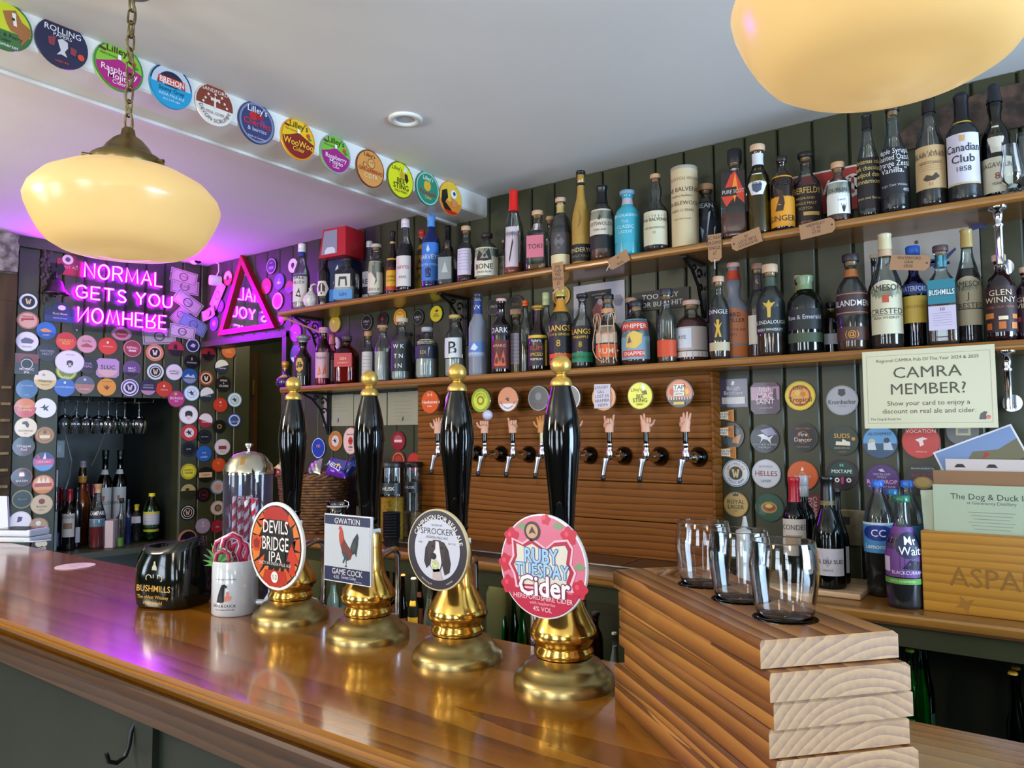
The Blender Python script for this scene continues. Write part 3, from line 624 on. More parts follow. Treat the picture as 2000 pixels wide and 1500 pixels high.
# ---- left wall badges (each: px, py, d, base, layers, label)
K, Wt = '#141416', '#eeeaf0'
def tt(s_, z=.34, y=0, c=Wt, **k): return ('t', s_, z, y, c)
LB = [
 (55, 589, 34, K, [('ring', '#dfe6f2', .66, .9), ('disc', Wt, .5)]+WW(K, '#d8c8a0'), 'black and white W badge at the top beside the door post'),
 (54, 626, 34, '#a86a5a', [('disc', '#d8a898', .84), ('poly', '#b01c28', [(-.6, .2), (.5, .3), (.6, .1), (-.3, 0), (-.6, -.2)]), tt('Gatwick', .34, .45, '#5a1c1c')], 'reddish oval badge with a red bird near the door post top', 1.1),
 (53, 667, 38, '#c9c6d8', [('disc', '#e6e2ee', .94), ('poly', '#5a5a74', [(-.6, .1), (-.2, .4), (.3, .3), (.6, .1), (.4, -.2), (-.5, -.2)]), tt('BREWERY', .2, -.55, '#3a3a58')], 'white badge with a grey beast above the square mosaic badge'),
 (52, 711, 40, '#1c1a24', [('rect', '#7a1c2a', -.98, .1, .98, .98), ('disc', K, .5, 0, .2), ('ring', '#d8d4dc', .44, .5), tt('MOSAIC', .34, -.5, '#ece8ee'), tt('IPA', .32, -.8, '#ece8ee')], 'square dark red and black badge reading MOSAIC IPA', 1.0, 'square'),
 (52, 760, 37, '#244f80', [('disc', '#2e6098', .93), tt('SKY WATER', .2, .35, '#bcd4ec'), tt('LAGER', .16, -.6, '#bcd4ec')], 'plain blue badge under the square mosaic badge'),
 (49, 797, 38, '#d8722a', [('seg', '#c8343c', .1, 0, .98), tt('ROAD', .36, .12, '#f6d8a0'), tt("TRIPPIN'", .36, -.2, '#f6d8a0')], 'orange to red sunset badge under the plain blue badge'),
 (50, 835, 38, '#e0cfae', [('disc', '#eadcc0', .95), ('poly', '#26221e', [(-.3, .6), (.1, .65), (.3, .3), (.2, -.05), (0, .1), (-.05, .3), (-.35, .35)]), tt('Gentleman', .3, -.3, '#3a2618'), tt('ALE', .2, -.6, '#c03a20')], 'cream badge with a bearded man in profile'),
 (46, 872, 38, '#18141a', [('seg', '#4a1420', 0, 0, .9), tt('Whippet', .36, .05, '#e8e4e8'), tt('Red', .36, -.3, '#e8e4e8')], 'black badge with white script below the bearded man'),
 (42, 932, 36, K, [('ring', '#8a1c28', .9, 1), ('disc', '#b01c2c', .34, 0, .3), ('poly', Wt, [(-.2, .5), (.2, .5), (.25, .1), (-.25, .1)]), tt('SPATEN', .32, -.4, Wt)], 'black badge with a small red and white shield, facing the alcove wine'),
 (43, 975, 36, '#16201c', [('ring', '#8f8450', .86, .98), tt('Peroni', .3, 0, '#8a9a90')], 'dark green badge with a dull gold rim in the first column'),
 (39, 1018, 38, '#d9d6e4', [('disc', '#eceaf4', .9), ('poly', '#4a3a7a', [(-.2, .5), (.2, .4), (.1, 0), (-.3, -.1)])], 'white badge with a purple mark behind the card reader'),
 (90, 646, 34, '#1f4f9c', [('seg', '#2a6ac0', .2, PI, .97), ('poly', '#d8924a', [(-.6, .05), (-.1, .3), (.6, 0), (.3, -.15), (-.4, -.15)]), tt('SUNSET', .2, -.5, '#e8e8f4')], 'blue badge with an orange hill near the bell'),
 (92, 688, 37, '#1a1420', [tt('WICKED', .34, .12, '#a8a0b8'), tt('PERCY', .34, -.2, '#a8a0b8')], 'near black badge with grey capitals below the orange hill badge'),
 (88, 742, 38, '#e9e0d0', [('seg', '#d8bd7a', .0, 0, .97), ('disc', '#a8a8a8', .14, -.15, .5), tt('Heaney', .4, -.1, '#2a241c'), tt('PALE ALE', .18, -.5, '#2a241c')], 'white over tan badge in the second column'),
 (88, 797, 38, '#d8dce6', [('disc', '#ebedf4', .95), ('poly', '#26262c', BIRD)], 'white badge with a black diving bird beside the orange sunset badge'),
 (87, 850, 34, '#5a3418', [('ring', '#a8742a', .68, .9), ('disc', '#b8822c', .62), ('rect', '#e8dcc4', -.5, -.35, .5, .0), ('disc', '#6a4420', .2, 0, .35)], 'brown and gold badge with a white strip beside the alcove'),
 (85, 902, 38, '#2c3f78', [('seg', '#c84a90', .3, 0, .9), ('seg', '#5a9ad0', -.35, 0, .9), ('poly', '#c43c44', [(-.5, .2), (-.7, .8), (-.3, .5)]), ('poly', '#e8e8f0', [(-.1, .3), (.1, .95), (.2, .3)]), tt('LESKARO', .3, .0, '#f4f0f6')], 'striped pink and blue badge beside the alcove'),
 (84, 946, 37, '#c8502c', [('disc', '#d8a070', .9), ('rect', '#b02c24', -.8, -.25, .8, .12), ('poly', '#efe2c8', [(-.6, .15), (-.4, .8), (-.2, .2), (0, .8), (.2, .2), (.4, .8), (.6, .15)]), ('seg', '#c8862a', -.55, 0, .9)], 'orange badge with a red band and white castle'),
 (81, 985, 38, '#b9a284', [('disc', '#c9b594', .94), ('disc', '#7a2a20', .28, 0, .3), tt('Bavarian', .28, -.2, '#4a241c'), tt('HELLES', .16, -.55, '#4a241c')], 'tan badge with a dark red crest beside the wine'),
 (74, 1029, 36, '#8a6c50', [('disc', '#b09474', .9), ('disc', '#e0e0e0', .25, 0, .4), tt('OUTBACK', .38, -.25, '#f2f0ec')], 'brown picture badge with white capitals low on the wall'),
 (80, 1066, 34, '#2a2420', [('disc', '#d8d2b8', .4, -.2, .3), ('disc', '#d8d2b8', .3, .3, .2), tt('HOPE', .4, -.3, '#e8e4e0')], 'black badge half hidden by the bar top'),
 (129, 667, 36, '#c42a34', [('seg', '#d84438', .1, 0, .9), tt('MODEST', .38, .12, '#f2b04a'), tt('BEER', .38, -.2, '#f2b04a')], 'bright red badge with orange capitals below the bell'),
 (169, 672, 35, '#b08088', [('disc', '#d0a0a4', .94), ('poly', '#a85050', [(-.6, -.2), (0, .1), (.6, -.2), (.5, -.35), (-.5, -.35)]), tt('Sunday', .34, .35, '#5a2c38')], 'dusty pink badge between two red ones'),
 (210, 676, 34, '#c02c20', [('disc', '#d0392a', .93), ('poly', '#f0d8d0', [(-.14, .5), (.1, .55), (.1, .3), (-.1, .25)]), tt('VOCATION', .2, -.05, '#f2d8d0')], 'red badge with a tiny white flame below the neon'),
 (237, 652, 27, '#9a5a7a', [('disc', '#c88aa8', .9), ('disc', '#b02c48', .6), tt('Gatwick', .4, 0, '#e8c0d0')], 'small pink oval badge touching the neon sign', 1.4),
 (258, 681, 34, '#8a3038', [('ring', '#c8a0a4', .86, .93), ('disc', '#9a3a42', .82), tt('ASPALL', .38, .1, '#f0dfe0'), ('rect', '#e8d0c8', -.4, -.35, .4, -.15)], 'maroon badge with pale capitals below the neon'),
 (302, 689, 33, '#d08a5a', [('disc', '#e6c8b0', .72), ('ring', '#3a2c24', .5, .58)]+WW(K, '#e8dcc0'), 'orange ringed W badge under the loose banknote'),
 (343, 682, 30, '#a82840', [('seg', '#1c141c', -.1, 0, .97), ('poly', '#1c141c', [(-.2, .6), (.1, .6), (.2, 0), (-.3, 0)])], 'crimson over black badge beside the navy ringed one'),
 (376, 675, 28, '#22244a', [('ring', '#c8cce0', .78, .92), ('poly', '#b8c0d8', [(-.4, -.1), (0, .3), (.4, .1), (.2, -.3)])], 'small navy badge with a white ring by the wall corner'),
 (407, 692, 28, '#b02c3c', [('seg', '#1c1620', 0, 0, .97), ('poly', '#1c1620', [(-.1, .4), (.15, .4), (.2, 0), (-.2, 0)])], 'crimson over black badge beyond the wall corner'),
 (446, 686, 28, '#b0502c', [('disc', '#c46030', .9), tt('ROAD', .26, .12, '#e8b060'), tt('TRIPPIN', .26, -.14, '#e8b060')], 'rust orange badge under the triangular mirror'),
 (130, 724, 38, '#7a8a2c', [('ring', '#c8d05a', .7, .9), tt('PALE', .24, -.62, '#e8eab0')], 'green badge mostly covered by the white dog badge'),
 (172, 714, 34, '#241628', [tt('Irish', .38, .25, '#b890c8'), tt('MAC', .4, -.1, '#b890c8'), ('seg', '#3a2038', -.5, 0, .95)], 'dark purple badge beside the white dog badge'),
 (210, 719, 37, '#b998c0', [('seg', '#dcb4a8', -.2, 0, .9), tt('SLUC', .6, .1, '#14101c')], 'lilac cut corner badge with thick black letters', 1.1, 'clip'),
 (257, 721, 33, '#6a4a7c', [('seg', '#2a1c34', -.4, 0, .95), tt('MAC', .4, .1, '#e8d0f0'), tt('SAINT', .3, -.2, '#e8d0f0')], 'mid purple badge left of two white ringed ones'),
 (303, 726, 33, '#2c4a34', [('ring', '#d8dcd8', .72, .95), ('disc', '#e8e8e4', .6)]+WW(K, '#d8c8a0'), 'green and white W badge over the rack'),
 (340, 727, 31, '#cfcad2', [('disc', '#e6e0e6', .94), tt('ASPALL', .4, .1, '#7a2a3c'), ('rect', '#7a2a3c', -.5, -.25, .5, -.15)], 'white badge with maroon capitals over the rack'),
 (374, 707, 28, '#100e14', [('poly', '#b8a060', [(-.1, .6), (.1, .6), (.08, .2), (-.08, .2)]), tt('GUINNESS', .3, -.1, '#d8d8e0')], 'black badge with a tiny harp'),
 (370, 735, 30, '#2a5a98', [('poly', '#c8d4e4', [(-.7, -.1), (-.2, .3), (.1, 0), (.5, .3), (.7, -.2)]), ('seg', '#8a94a4', -.3, 0, .9)], 'blue badge with white mountain shapes'),
 (402, 739, 28, '#9a4a34', [('disc', '#d8c0a8', .76), ('ring', '#3a2620', .5, .58)]+WW(K, '#e8dcc0'), 'brown ringed W badge round the wall corner'),
 (433, 716, 28, '#1f2c44', [('seg', '#d8dce0', .0, PI+.3, .95), tt('Heaney', .36, -.2, '#c8d0dc')], 'white over navy badge, upper of two'),
 (126, 756, 37, '#2c58a8', [('disc', '#3466bc', .93), ('poly', '#d0e0f4', [(-.12, .55), (.1, .6), (.1, .35), (-.1, .35)]), tt('LOWENBRAU', .28, .0, '#c0d4f0')], 'blue badge at the alcove corner'),
 (165, 752, 35, '#5a6478', [('seg', '#a8786a', .1, 0, .97), ('disc', '#c8c8d4', .14, 0, .6), tt('TO SUNRISE', .2, -.45, '#e0d8dc')], 'grey blue to brown badge over the alcove'),
 (208, 756, 34, '#d08a20', [('disc', '#dd9a2c', .93), ('poly', '#8a2a1c', [(-.4, .25), (-.1, 0), (0, .3), (.15, 0), (.4, .2), (.1, -.3), (-.1, -.3)]), tt('VOCATION', .2, .62, '#5a2c14')], 'amber yellow badge with a red mark over the alcove'),
 (253, 757, 34, '#5a3a84', [('ring', '#e4dcf0', .86, .96), ('ring', '#e4dcf0', .5, .7), ('disc', '#f0ecf4', .5)]+WW('#1c1830', '#d8c8e0'), 'purple ringed W badge over the alcove'),
 (289, 757, 32, '#2a2044', [('seg', '#b888a0', -.35, 0, .92), tt('CLOSE TO', .24, .3, '#d0c8e0'), tt('PARADISE', .28, -.0, '#d0c8e0')], 'dark violet badge with a pink lower edge over the alcove'),
 (320, 760, 31, '#b0301c', [('disc', '#c43a22', .93), ('poly', '#f0d0c8', [(-.12, .5), (.1, .5), (.1, .25), (-.1, .25)]), tt('ORANGE', .22, -.1, '#f0d0c8')], 'orange red badge over the alcove corner'),
 (344, 779, 32, '#a0306c', [('disc', '#b43c7c', .93), ('disc', '#e0b040', .18, -.1, .58), tt('BONGO', .42, .08, '#f4e0ec'), tt('IPA', .3, -.28, '#f4e0ec')], 'magenta badge at the upper alcove corner'),
 (374, 768, 30, '#7ab0dc', [('ring', '#e0ecf6', .62, .9), ('disc', '#d8e6f2', .55), ('poly', '#2a3c54', BIRD)], 'pale blue badge with a bird, upper of two'),
 (404, 770, 28, '#22303e', [('seg', '#d4d8dc', .1, PI+.3, .95), tt('Heaney', .36, -.2, '#c0c8d4')], 'white over navy badge, lower of two'),
 (436, 750, 30, '#1a1a1c', [tt('INNIS', .36, .45, '#dcdce0'), tt('&', .3, .12, '#dcdce0'), tt('GUNN', .4, -.25, '#dcdce0')], 'black badge with slanting white capitals under the mirror'),
 (458, 781, 28, '#6aa8d4', [('ring', '#dcebf6', .64, .9), ('disc', '#c8dcec', .55), ('poly', '#2a3c54', BIRD)], 'pale blue badge with a bird, lower of two'),
 (430, 791, 28, '#a83222', [('disc', '#bc3c2a', .93), ('poly', '#f0d0c8', [(-.12, .5), (.1, .5), (.1, .25), (-.1, .25)]), tt('RED', .2, -.1, '#f0d0c8')], 'brick red badge beside the lower pale blue one'),
 (368, 810, 36, '#cfcbd6', [('disc', '#e6e2ea', .9), ('poly', '#3a3438', [(x*.9, y*.9) for x, y in DOGH]), ('poly', '#e0c8c8', [(-.2, -.1), (.2, -.1), (.15, -.6), (-.15, -.6)])], 'white badge with a spaniel head beside the alcove'),
 (401, 821, 28, '#8c2434', [('seg', '#d8d0d4', .1, PI-.3, .95), tt('Heaney', .36, -.2, '#e8c8cc')], 'white over crimson badge'),
 (428, 833, 26, '#14120f', [('disc', '#a08040', .35), ('disc', '#14120f', .2)], 'black badge with a gold centre'),
 (457, 821, 28, '#2a4888', [('ring', '#c8d4ea', .6, .8), ('disc', '#3a5a9c', .5), tt('MICRO IPA', .3, -.2, '#e0e8f4')], 'mid blue badge ringed in white by the straw jar'),
 (369, 845, 31, '#b83038', [('disc', '#cfc8cc', .6), ('poly', '#22262c', BIRD)], 'red badge with a black bird on white'),
 (399, 853, 27, '#100f12', [('ring', '#34343a', .7, .8), tt('ORCHARD', .22, .0, '#a8a8b0')], 'black badge with faint grey lettering beside the red bird badge'),
 (434, 873, 31, '#b8b0b8', [('disc', '#cfc6cc', .93), ('rect', '#8a3a44', -.5, -.3, .5, .15), tt('Flora', .3, -.55, '#7a4a58')], 'pinkish white badge with a maroon patch'),
 (368, 877, 29, '#0f0f12', [('ring', '#2c2c30', .8, .93), tt('DARK', .24, 0, '#b8b8c0')], 'plain black badge with a thin rim'),
 (398, 886, 30, '#1f4c94', [('disc', '#2858a4', .93), tt('BLUE', .24, .12, '#c8d8f0'), tt('LAZER', .3, -.4, '#c8d8f0')], 'royal blue badge above the cream and black one'),
 (427, 908, 27, '#b8401c', [('disc', '#cc4c22', .92), ('disc', '#e07a4a', .2, -.1, .3)], 'plain shiny orange badge'),  # small paler disc is a highlight painted on the face
 (368, 921, 31, '#8a8420', [('disc', '#d2c83a', .9), tt('HOPPY', .34, .2, '#2c2c10'), tt('LAGER', .34, -.15, '#2c2c10'), ('ring', '#6a6418', .76, .82)], 'yellow badge in the strip beside the alcove'),
 (401, 927, 30, '#181412', [('rect', '#cfae80', -.85, -.35, .85, .3), tt('Copper', .34, 0, '#5a3018')], 'black badge with a cream band'),
 (425, 951, 28, '#7c8490', [('disc', '#b8a8a0', .68), ('disc', '#c88a78', .4), ('ring', '#d8dce0', .7, .78)], 'grey badge with a pink centre beside the straw jar'),
 (367, 960, 31, '#2a2c18', [('seg', '#a89c6a', -.1, PI, .93), ('disc', '#3a3420', .25, -.1, .2)], 'khaki over black badge'),
 (397, 966, 28, '#1a0f12', [('ring', '#6a2430', .55, .62), tt('Cat', .4, 0, '#8a4450')], 'very dark maroon badge'),
 (425, 992, 28, '#a89888', [('disc', '#c8bcac', .9), ('disc', '#6a5044', .5), ('disc', '#8a7060', .3)], 'beige badge with a brown disc beside the straw jar'),
 (366, 1001, 29, '#16161a', [('ring', '#d8d8dc', .78, .86), ('disc', '#d8d4d4', .58)]+WW('#16161a', '#d8a080'), 'black W badge with a thin white ring'),
 (396, 1027, 29, '#8a7c94', [('disc', '#9c8ea6', .93), ('rect', '#e8e0f0', -.04, .2, .04, .6), tt('Lilac', .3, 0, '#e8e0f0')], 'lilac grey badge over the mug'),
 (424, 1028, 26, '#7c1c2c', [('disc', '#922838', .92), tt('ale', .5, 0, '#d8a0a8')], 'dark red badge behind the flamingo picks'),
 (366, 1053, 36, '#b08468', [('disc', '#18161a', .84, .06, 0), tt('Hawkstone', .28, -.05, '#b0a8a4')], 'black badge with a peach edge above the green jug'),
 (371, 985, 1, K, [], None),
]
for t_ in LB:
    if t_[5] is None: continue
    asp = t_[6] if len(t_) > 6 else 1.0; shp = t_[7] if len(t_) > 7 else 'round'
    badge(LEFT, t_[0], t_[1], t_[2]*1.01, t_[3], t_[4], t_[5], shape=shp, asp=asp, group='beer badges on the neon wall')
badge(LEFT, 136, 707, 46, '#c8c4d0', [('disc', '#e8e4ee', .94), ('poly', '#3a3230', [(x*.5, y*.6-.15) for x, y in DOGH]), ('poly', '#c8b8b0', [(-.1, -.1), (.1, -.1), (.08, -.4), (-.08, -.4)]), tt('SPROCKER', .14, .6, '#6a6470')], 'large white oval badge with a spaniel overlapping a green one', off=0.008, asp=1.12)
badge(LEFT, 137, 516, 46, '#8a2430', [('rect', '#a82c38', -.95, -.9, .95, -.1), ('disc', '#d8d0d4', .42, -.2, .35), ('disc', '#5a3a3a', .2, -.2, .35), tt('BEST ALE', .3, -.3, '#e8c8b0')], 'red and white crested pump clip above the bell', name='pump_clip', shape='crest', cat='pump clip')
badge(LEFT, 117, 610, 40, '#20284e', [('rect', '#2c3a72', -.95, -.9, .95, -.35), ('disc', '#d8d0e0', .25, .1, .45), tt('Gold River', .3, -.15, '#e0d8b0'), tt('PREMIUM ALE', .2, -.6, '#b8c0e0')], 'navy crested pump clip under the bell', name='pump_clip', shape='crest', asp=1.35, cat='pump clip')
# badges on the bulkhead round the mirror and on the back wall
BB = [
 (446, 543, 28, '#b0304c', [('seg', '#d8b0c0', .1, PI, .9), ('disc', '#4a1c2c', .3)], 'red and white badge touching the mirror frame top'),
 (431, 598, 24, '#5a2c8c', [('disc', '#7a40b0', .8)], 'small purple badge beside the mirror foot'),
 (419, 632, 28, '#6a3aa8', [('disc', '#b8506c', .45), tt('Ale', .4, 0, '#e8c0e8')], 'purple badge with a pink centre by the mirror corner'),
 (531, 520, 30, '#3a2a58', [('ring', '#c0b0d8', .84, .94), ('rect', '#8a78a8', -.5, -.4, .5, 0), tt('HOP', .3, .4, '#d0c0e8')], 'violet ringed badge, highest over the doorway'),
 (521, 559, 30, '#b4301c', [('disc', '#c43a24', .9), tt('RED', .2, -.1, '#f0b0a0')], 'red badge between the mirror and the violet badges'),
 (546, 550, 31, '#5a48c0', [('disc', '#6c58d4', .9), tt('o', .5, .3, '#d0c8f8'), ('poly', '#c8c0f0', [(-.5, -.2), (-.1, .1), (.5, -.2), (0, -.35)])], 'violet blue badge right over the doorway'),
 (543, 588, 32, '#b44cc0', [('ring', '#e8c0ec', .8, .93), ('disc', '#d040a0', .5)], 'pink ringed badge over the doorway corner'),
 (573, 519, 27, '#d8c4d4', [('disc', '#e8d8e4', .94), ('poly', '#3a2a34', [(x*.8, y*.8) for x, y in DOGH])], 'white dog badge behind the first upper shelf bottle'),
 (566, 561, 24, '#a8442c', [('seg', '#6a4ab0', 0, 0, .9)], 'small orange and violet badge by the shelf end'),
 (549, 623, 24, '#5a1c3c', [('disc', '#c85a9c', .5)], 'small maroon badge under the shelf end'),
 (656, 596, 22, '#a87c34', [('disc', '#c0924a', .9)], 'gold badge half behind the upper shelf underside'),
 (655, 633, 32, '#8a7a20', [('disc', '#c4ac34', .92), ('disc', '#e8d460', .2, -.2, .3)], 'glossy plain yellow badge under the upper shelf'),  # pale off-centre spot paints in a glint
 (578, 650, 34, '#8a2ca8', [('disc', '#a83ccc', .9), tt('IPA', .3, 0, '#e8c0f4')], 'bright purple badge beside the iron bracket'),
 (579, 692, 34, '#2c4a84', [('seg', '#c8c8e0', -.3, 0, .9)], 'blue badge behind the dark decanter'),
 (656, 672, 26, '#d8ccd4', [('disc', '#e8dce0', .9), ('poly', '#26242c', BIRD)], 'white bird badge between the pink and red gins'),
 (779, 581, 26, '#a8732c', [('disc', '#c08a44', .9), ('disc', '#8a5a20', .3)], 'amber badge cut by the upper shelf edge'),
 (717, 630, 32, '#111113', [('ring', '#8a8a8c', .82, .88), tt("Lilley's", .38, .15, '#b8b8bc'), tt('CIDER', .2, -.25, '#b8b8bc')], 'black badge with white script, first of the black ones'),
 (748, 625, 30, '#1c0f12', [('ring', '#3a2c2c', .85, .95), ('poly', '#a8302c', star(4, .3, .12, 0, .1)), tt('cider', .2, -.4, '#8a6a6c')], 'black badge with a red emblem'),
 (782, 620, 32, '#d8a024', [('ring', '#c04a34', .74, .82), ('disc', '#e8c060', .6), tt("Lilley's", .34, .4, '#5a2c14')], 'yellow badge with a red ring behind a cork stopper'),
 (817, 620, 31, '#111113', [('ring', '#6a6a6c', .82, .88), tt("Lilley's", .4, .05, '#c8c8cc'), tt('CIDER', .2, -.3, '#b8b8bc')], 'black badge with white script between two yellow ones'),
 (853, 613, 32, '#3a3a10', [('disc', '#dcc828', .93), tt('BEE', .3, .0, '#20200c'), tt('STING', .34, -.26, '#20200c'), ('poly', '#2a2a12', [(-.2, .3), (.2, .5), (.4, .3), (.1, .2)])], 'yellow bee badge beside the middle iron bracket'),
 (965, 600, 34, '#121214', [('ring', '#5a5a5c', .82, .88), tt("Lilley's", .38, .1, '#b8b8bc')], 'black badge behind the black bottle'),
 (1008, 596, 38, '#151312', [('ring', '#4a4038', .82, .88), tt("Dark", .38, .1, '#7a6a5c')], 'very dark badge behind the orange topped bottle'),
 (1097, 578, 38, '#c8a024', [('ring', '#a8482c', .72, .82), ('disc', '#e0c04a', .6), ('disc', '#a03a2c', .3)], 'yellow and red ringed badge behind a gold topped bottle'),
 (623, 875, 38, '#2440a0', [('ring', '#c8ccec', .9, .97), tt('MD', .4, .2, '#d89a9c')], 'blue badge with white edge below the lower shelf'),
 (656, 861, 37, '#c88a54', [('disc', '#d8d0c8', .55), ('ring', '#b8743c', .56, .9), ('poly', '#2c2c34', [(x*.7, y*.7) for x, y in BIRD])], 'orange ringed badge with a bird on white'),
 (779, 861, 36, '#7c1626', [('disc', '#8f1c30', .9), ('seg', '#b85a68', .2, PI, .6), ('rect', '#e8d8dc', -.55, -.12, .55, .1)], 'maroon badge between the pulls'),
 (779, 899, 36, '#7a2c20', [('ring', '#c88a5c', .7, .8), ('disc', '#a83c2c', .5)], 'brown red badge behind the cereal jars'),
 (810, 902, 34, '#b0281f', [('disc', '#c0342a', .9)], 'scarlet badge behind the cereal jar beside the tap panel'),
]
for px, py, d, base, lay, lab in BB: badge(BACK, px, py, d*1.05, base, lay, lab)
badge(BACK, 686, 861, 52, '#d8a8a4', [('disc', '#e8c4bc', .93), ('disc', '#c03a2c', .3), ('rect', '#8a2c20', -.3, -.05, .3, .05), tt('Brew Social', .22, .5, '#3a1c1c'), tt('cola', .34, -.42, '#2a1414'), tt('FRUITY', .14, -.7, '#5a2c2c')], 'oval pink badge with a red burger under the certificates', asp=.82)
RB = [
 (1563, 773, 56, '#c8a818', [('disc', '#e6cf2c', .93), ('disc', '#b8341c', .72), ('disc', '#e8a840', .6), ('disc', '#e8c860', .18, -.15, .2), ('disc', '#d87a2c', .18, .2, .1), ("t", "Lilley's", .34, .55, '#5a3010'), tt('Tropical', .46, -.25, '#5a2410'), tt('Cider', .22, -.55, '#5a2410')], 'round yellow badge with orange fruit in the top row'),
 (1645, 782, 57, '#8c8c94', [('disc', '#a9a9b2', .93), ('poly', '#2c2c34', [(-.2, .75), (.2, .75), (.24, .4), (0, .25), (-.24, .4)]), tt('Krombacher', .42, -.1, '#20202c'), tt('* * * *', .2, -.42, '#4a4a54')], 'round grey badge with black gothic lettering beside the cream notice'),
 (1494, 857, 54, '#15181e', [('poly', '#8a84a8', [(-.3, .6), (.5, .8), (.85, .3), (.2, .2)]), ('poly', '#d4d0dc', [(-.5, .25), (-.1, .35), (.3, .1), (.65, .25), (.4, -.05), (.45, -.35), (.2, -.08), (-.1, 0), (-.3, -.3), (-.2, .1)]), tt('YOU CANT HURDLE', .18, -.4, '#c8c4cc'), tt('THE FROST', .18, -.6, '#c8c4cc')], 'black badge with a white running hound'),
 (1569, 854, 55, '#110e10', [('ring', '#3a2420', .92, .98), ('t', "Lilley's Cider", .2, .62, '#b8702c'), tt('Fire', .4, .2, '#d8c8b8'), tt('Dancer', .4, -.15, '#d8c8b8'), ('ring', '#b05030', .38, .42), tt('MADE IN SOMERSET', .1, -.66, '#b8a8a0')], 'black badge with orange flame lettering in the second row'),
 (1645, 860, 58, '#16281e', [('disc', '#1a3024', .95), tt('SUDS', .42, .3, '#e0a42c'), ('poly', '#e8dcc8', [(-.4, -.3), (-.35, -.05), (0, -.1), (.05, .1), (.3, -.05), (.5, -.1), (.5, -.35)]), ('disc', '#c88a34', .12, .7, .1), tt('BREWED WITH LOVE', .1, -.5, '#d8d0c0'), tt('LAGER', .18, -.75, '#a8742c')], 'dark green badge with gold capitals over a bath tub'),
 (1719, 863, 61, '#2a4a6c', [('seg', '#5a98c8', .1, PI, .95), ('disc', '#c8b8a0', .2, -.45, .0), ('poly', '#d0d8dc', [(-.7, -.1), (-.3, 0), (-.2, -.5), (-.7, -.5)]), ('poly', '#b8c4d0', [(.2, -.1), (.6, 0), (.75, -.5), (.2, -.5)]), ('disc', '#2c2c34', .16, .4, .1), tt('ALCHEMIST', .26, .5, '#1c3a5c')], 'blue cartoon badge with two figures, under the cream notice'),
 (1799, 862, 65, '#a81c14', [('disc', '#c4261c', .95), ('poly', '#f0d8cc', [(-.3, .1), (.1, .25), (.35, .15), (.1, .05), (.15, -.2), (-.05, -.3), (-.1, -.05)]), tt('VOCATION', .3, .6, '#f0d8cc'), tt('NORDIC ALE', .1, -.6, '#f0d8cc')], 'large red badge cut by the cream notice'),
 (1880, 842, 54, '#2a2412', [('rect', '#a8902c', -.4, -.3, .5, .3), ('rect', '#3a3418', -.25, -.15, .35, .15)], 'dark and gold badge behind the postcard'),
 (1438, 924, 51, '#e4e0d8', [('ring', '#4a90c8', .9, .97), ('arc', 'JUICY PALE ALE', .24, .70, '#c03a44', 1), ('arc', 'MAGIC BEAR', .24, .70, '#3a60b0', -1), ('disc', '#d8d4cc', .56)]+WW('#1c2030', '#e0c070'), 'white badge ringed with coloured letters and a black W'),
 (1497, 925, 54, '#a8a8b0', [('disc', '#c4c4cc', .94), tt('ROTHAUS', .2, .5, '#3a4450'), tt('HELLES', .5, .02, '#8a2c30'), tt('LAGER', .24, -.5, '#3a4450')], 'grey badge with tall dark red capitals'),
 (1568, 929, 56, '#b04a14', [('disc', '#cf5a1c', .95), ('ring', '#f0c8a0', .18, .21), ('poly', '#f4dcc0', [(-.1, .35), (0, .62), (.12, .4), (0, .3)]), tt('CRYSTAL HAZE', .16, -.05, '#f4dcc0')], 'bright orange badge behind the red capped wine'),
 (1645, 927, 58, '#2a1420', [('disc', '#123c34', .82), ('seg', '#241020', -.1, 0, .86), ('disc', '#e8e0e0', .15, -.3, -.35), ('disc', '#141014', .07, -.3, -.35), ('disc', '#e8e0e0', .15, .42, -.35), ('disc', '#141014', .07, .42, -.35), tt('MIXTAPE', .32, .22, '#e0ece4'), tt('88', .26, .62, '#8ac8b0'), ('rect', '#b03a7c', -.05, -.6, .12, -.15)], 'green and purple badge with two round eyes'),
 (1723, 937, 60, '#3a2050', [('disc', '#4c2a68', .93), ('poly', '#c8b8d8', [(-.2, .65), (.05, .7), (.2, .5), (-.05, .5)]), tt('WICKLOW', .2, .35, '#b8a8d0'), tt('WOLF', .2, .17, '#b8a8d0'), tt('RAINDROP', .36, -.12, '#e0a8c8'), tt('MIXED BERRY SOUR', .17, -.42, '#d8a0c0')], 'purple badge above the blue capped bottle'),
 (1803, 938, 62, '#141012', [('t', 'BULLHOUSE BREW CO', .12, .72, '#c8c0b8'), tt('BIG FIZZ', .32, .3, '#8a1c1c'), ('disc', '#8a6a34', .38, 0, -.15, 1.4), ('disc', '#a88a4c', .28, 0, -.12, 1.4), tt('SOUR', .14, -.8, '#c8c0b8')], 'black badge with a tan pie beside the bamboo crate'),
 (1438, 985, 48, '#8a6a34', [('disc', '#c0a05c', .93), ('poly', '#3a4a5c', [(-.2, .65), (-.25, .9), (-.08, .78), (0, .95), (.08, .78), (.25, .9), (.2, .65)]), tt('ROYAL', .44, .22, '#2c3440'), tt('LAGER', .44, -.18, '#2c3440'), tt('4.4%', .16, -.5, '#2c3440')], 'tan badge with navy capitals low beside the tap panel'),
 (1503, 991, 54, '#163c28', [('disc', '#1c4a34', .93), ('disc', '#a8842c', .4, 0, 0, 1.4), ('disc', '#8a3a2c', .25, 0, 0, 1.8), ('disc', '#d0b050', .14, 0, .1, 1.8)], 'dark green badge with a gold and red centre'),
]
for px, py, d, base, lay, lab in RB: badge(BACK, px, py, d*1.03, base, lay, lab, group='beer badges beside the tap panel')
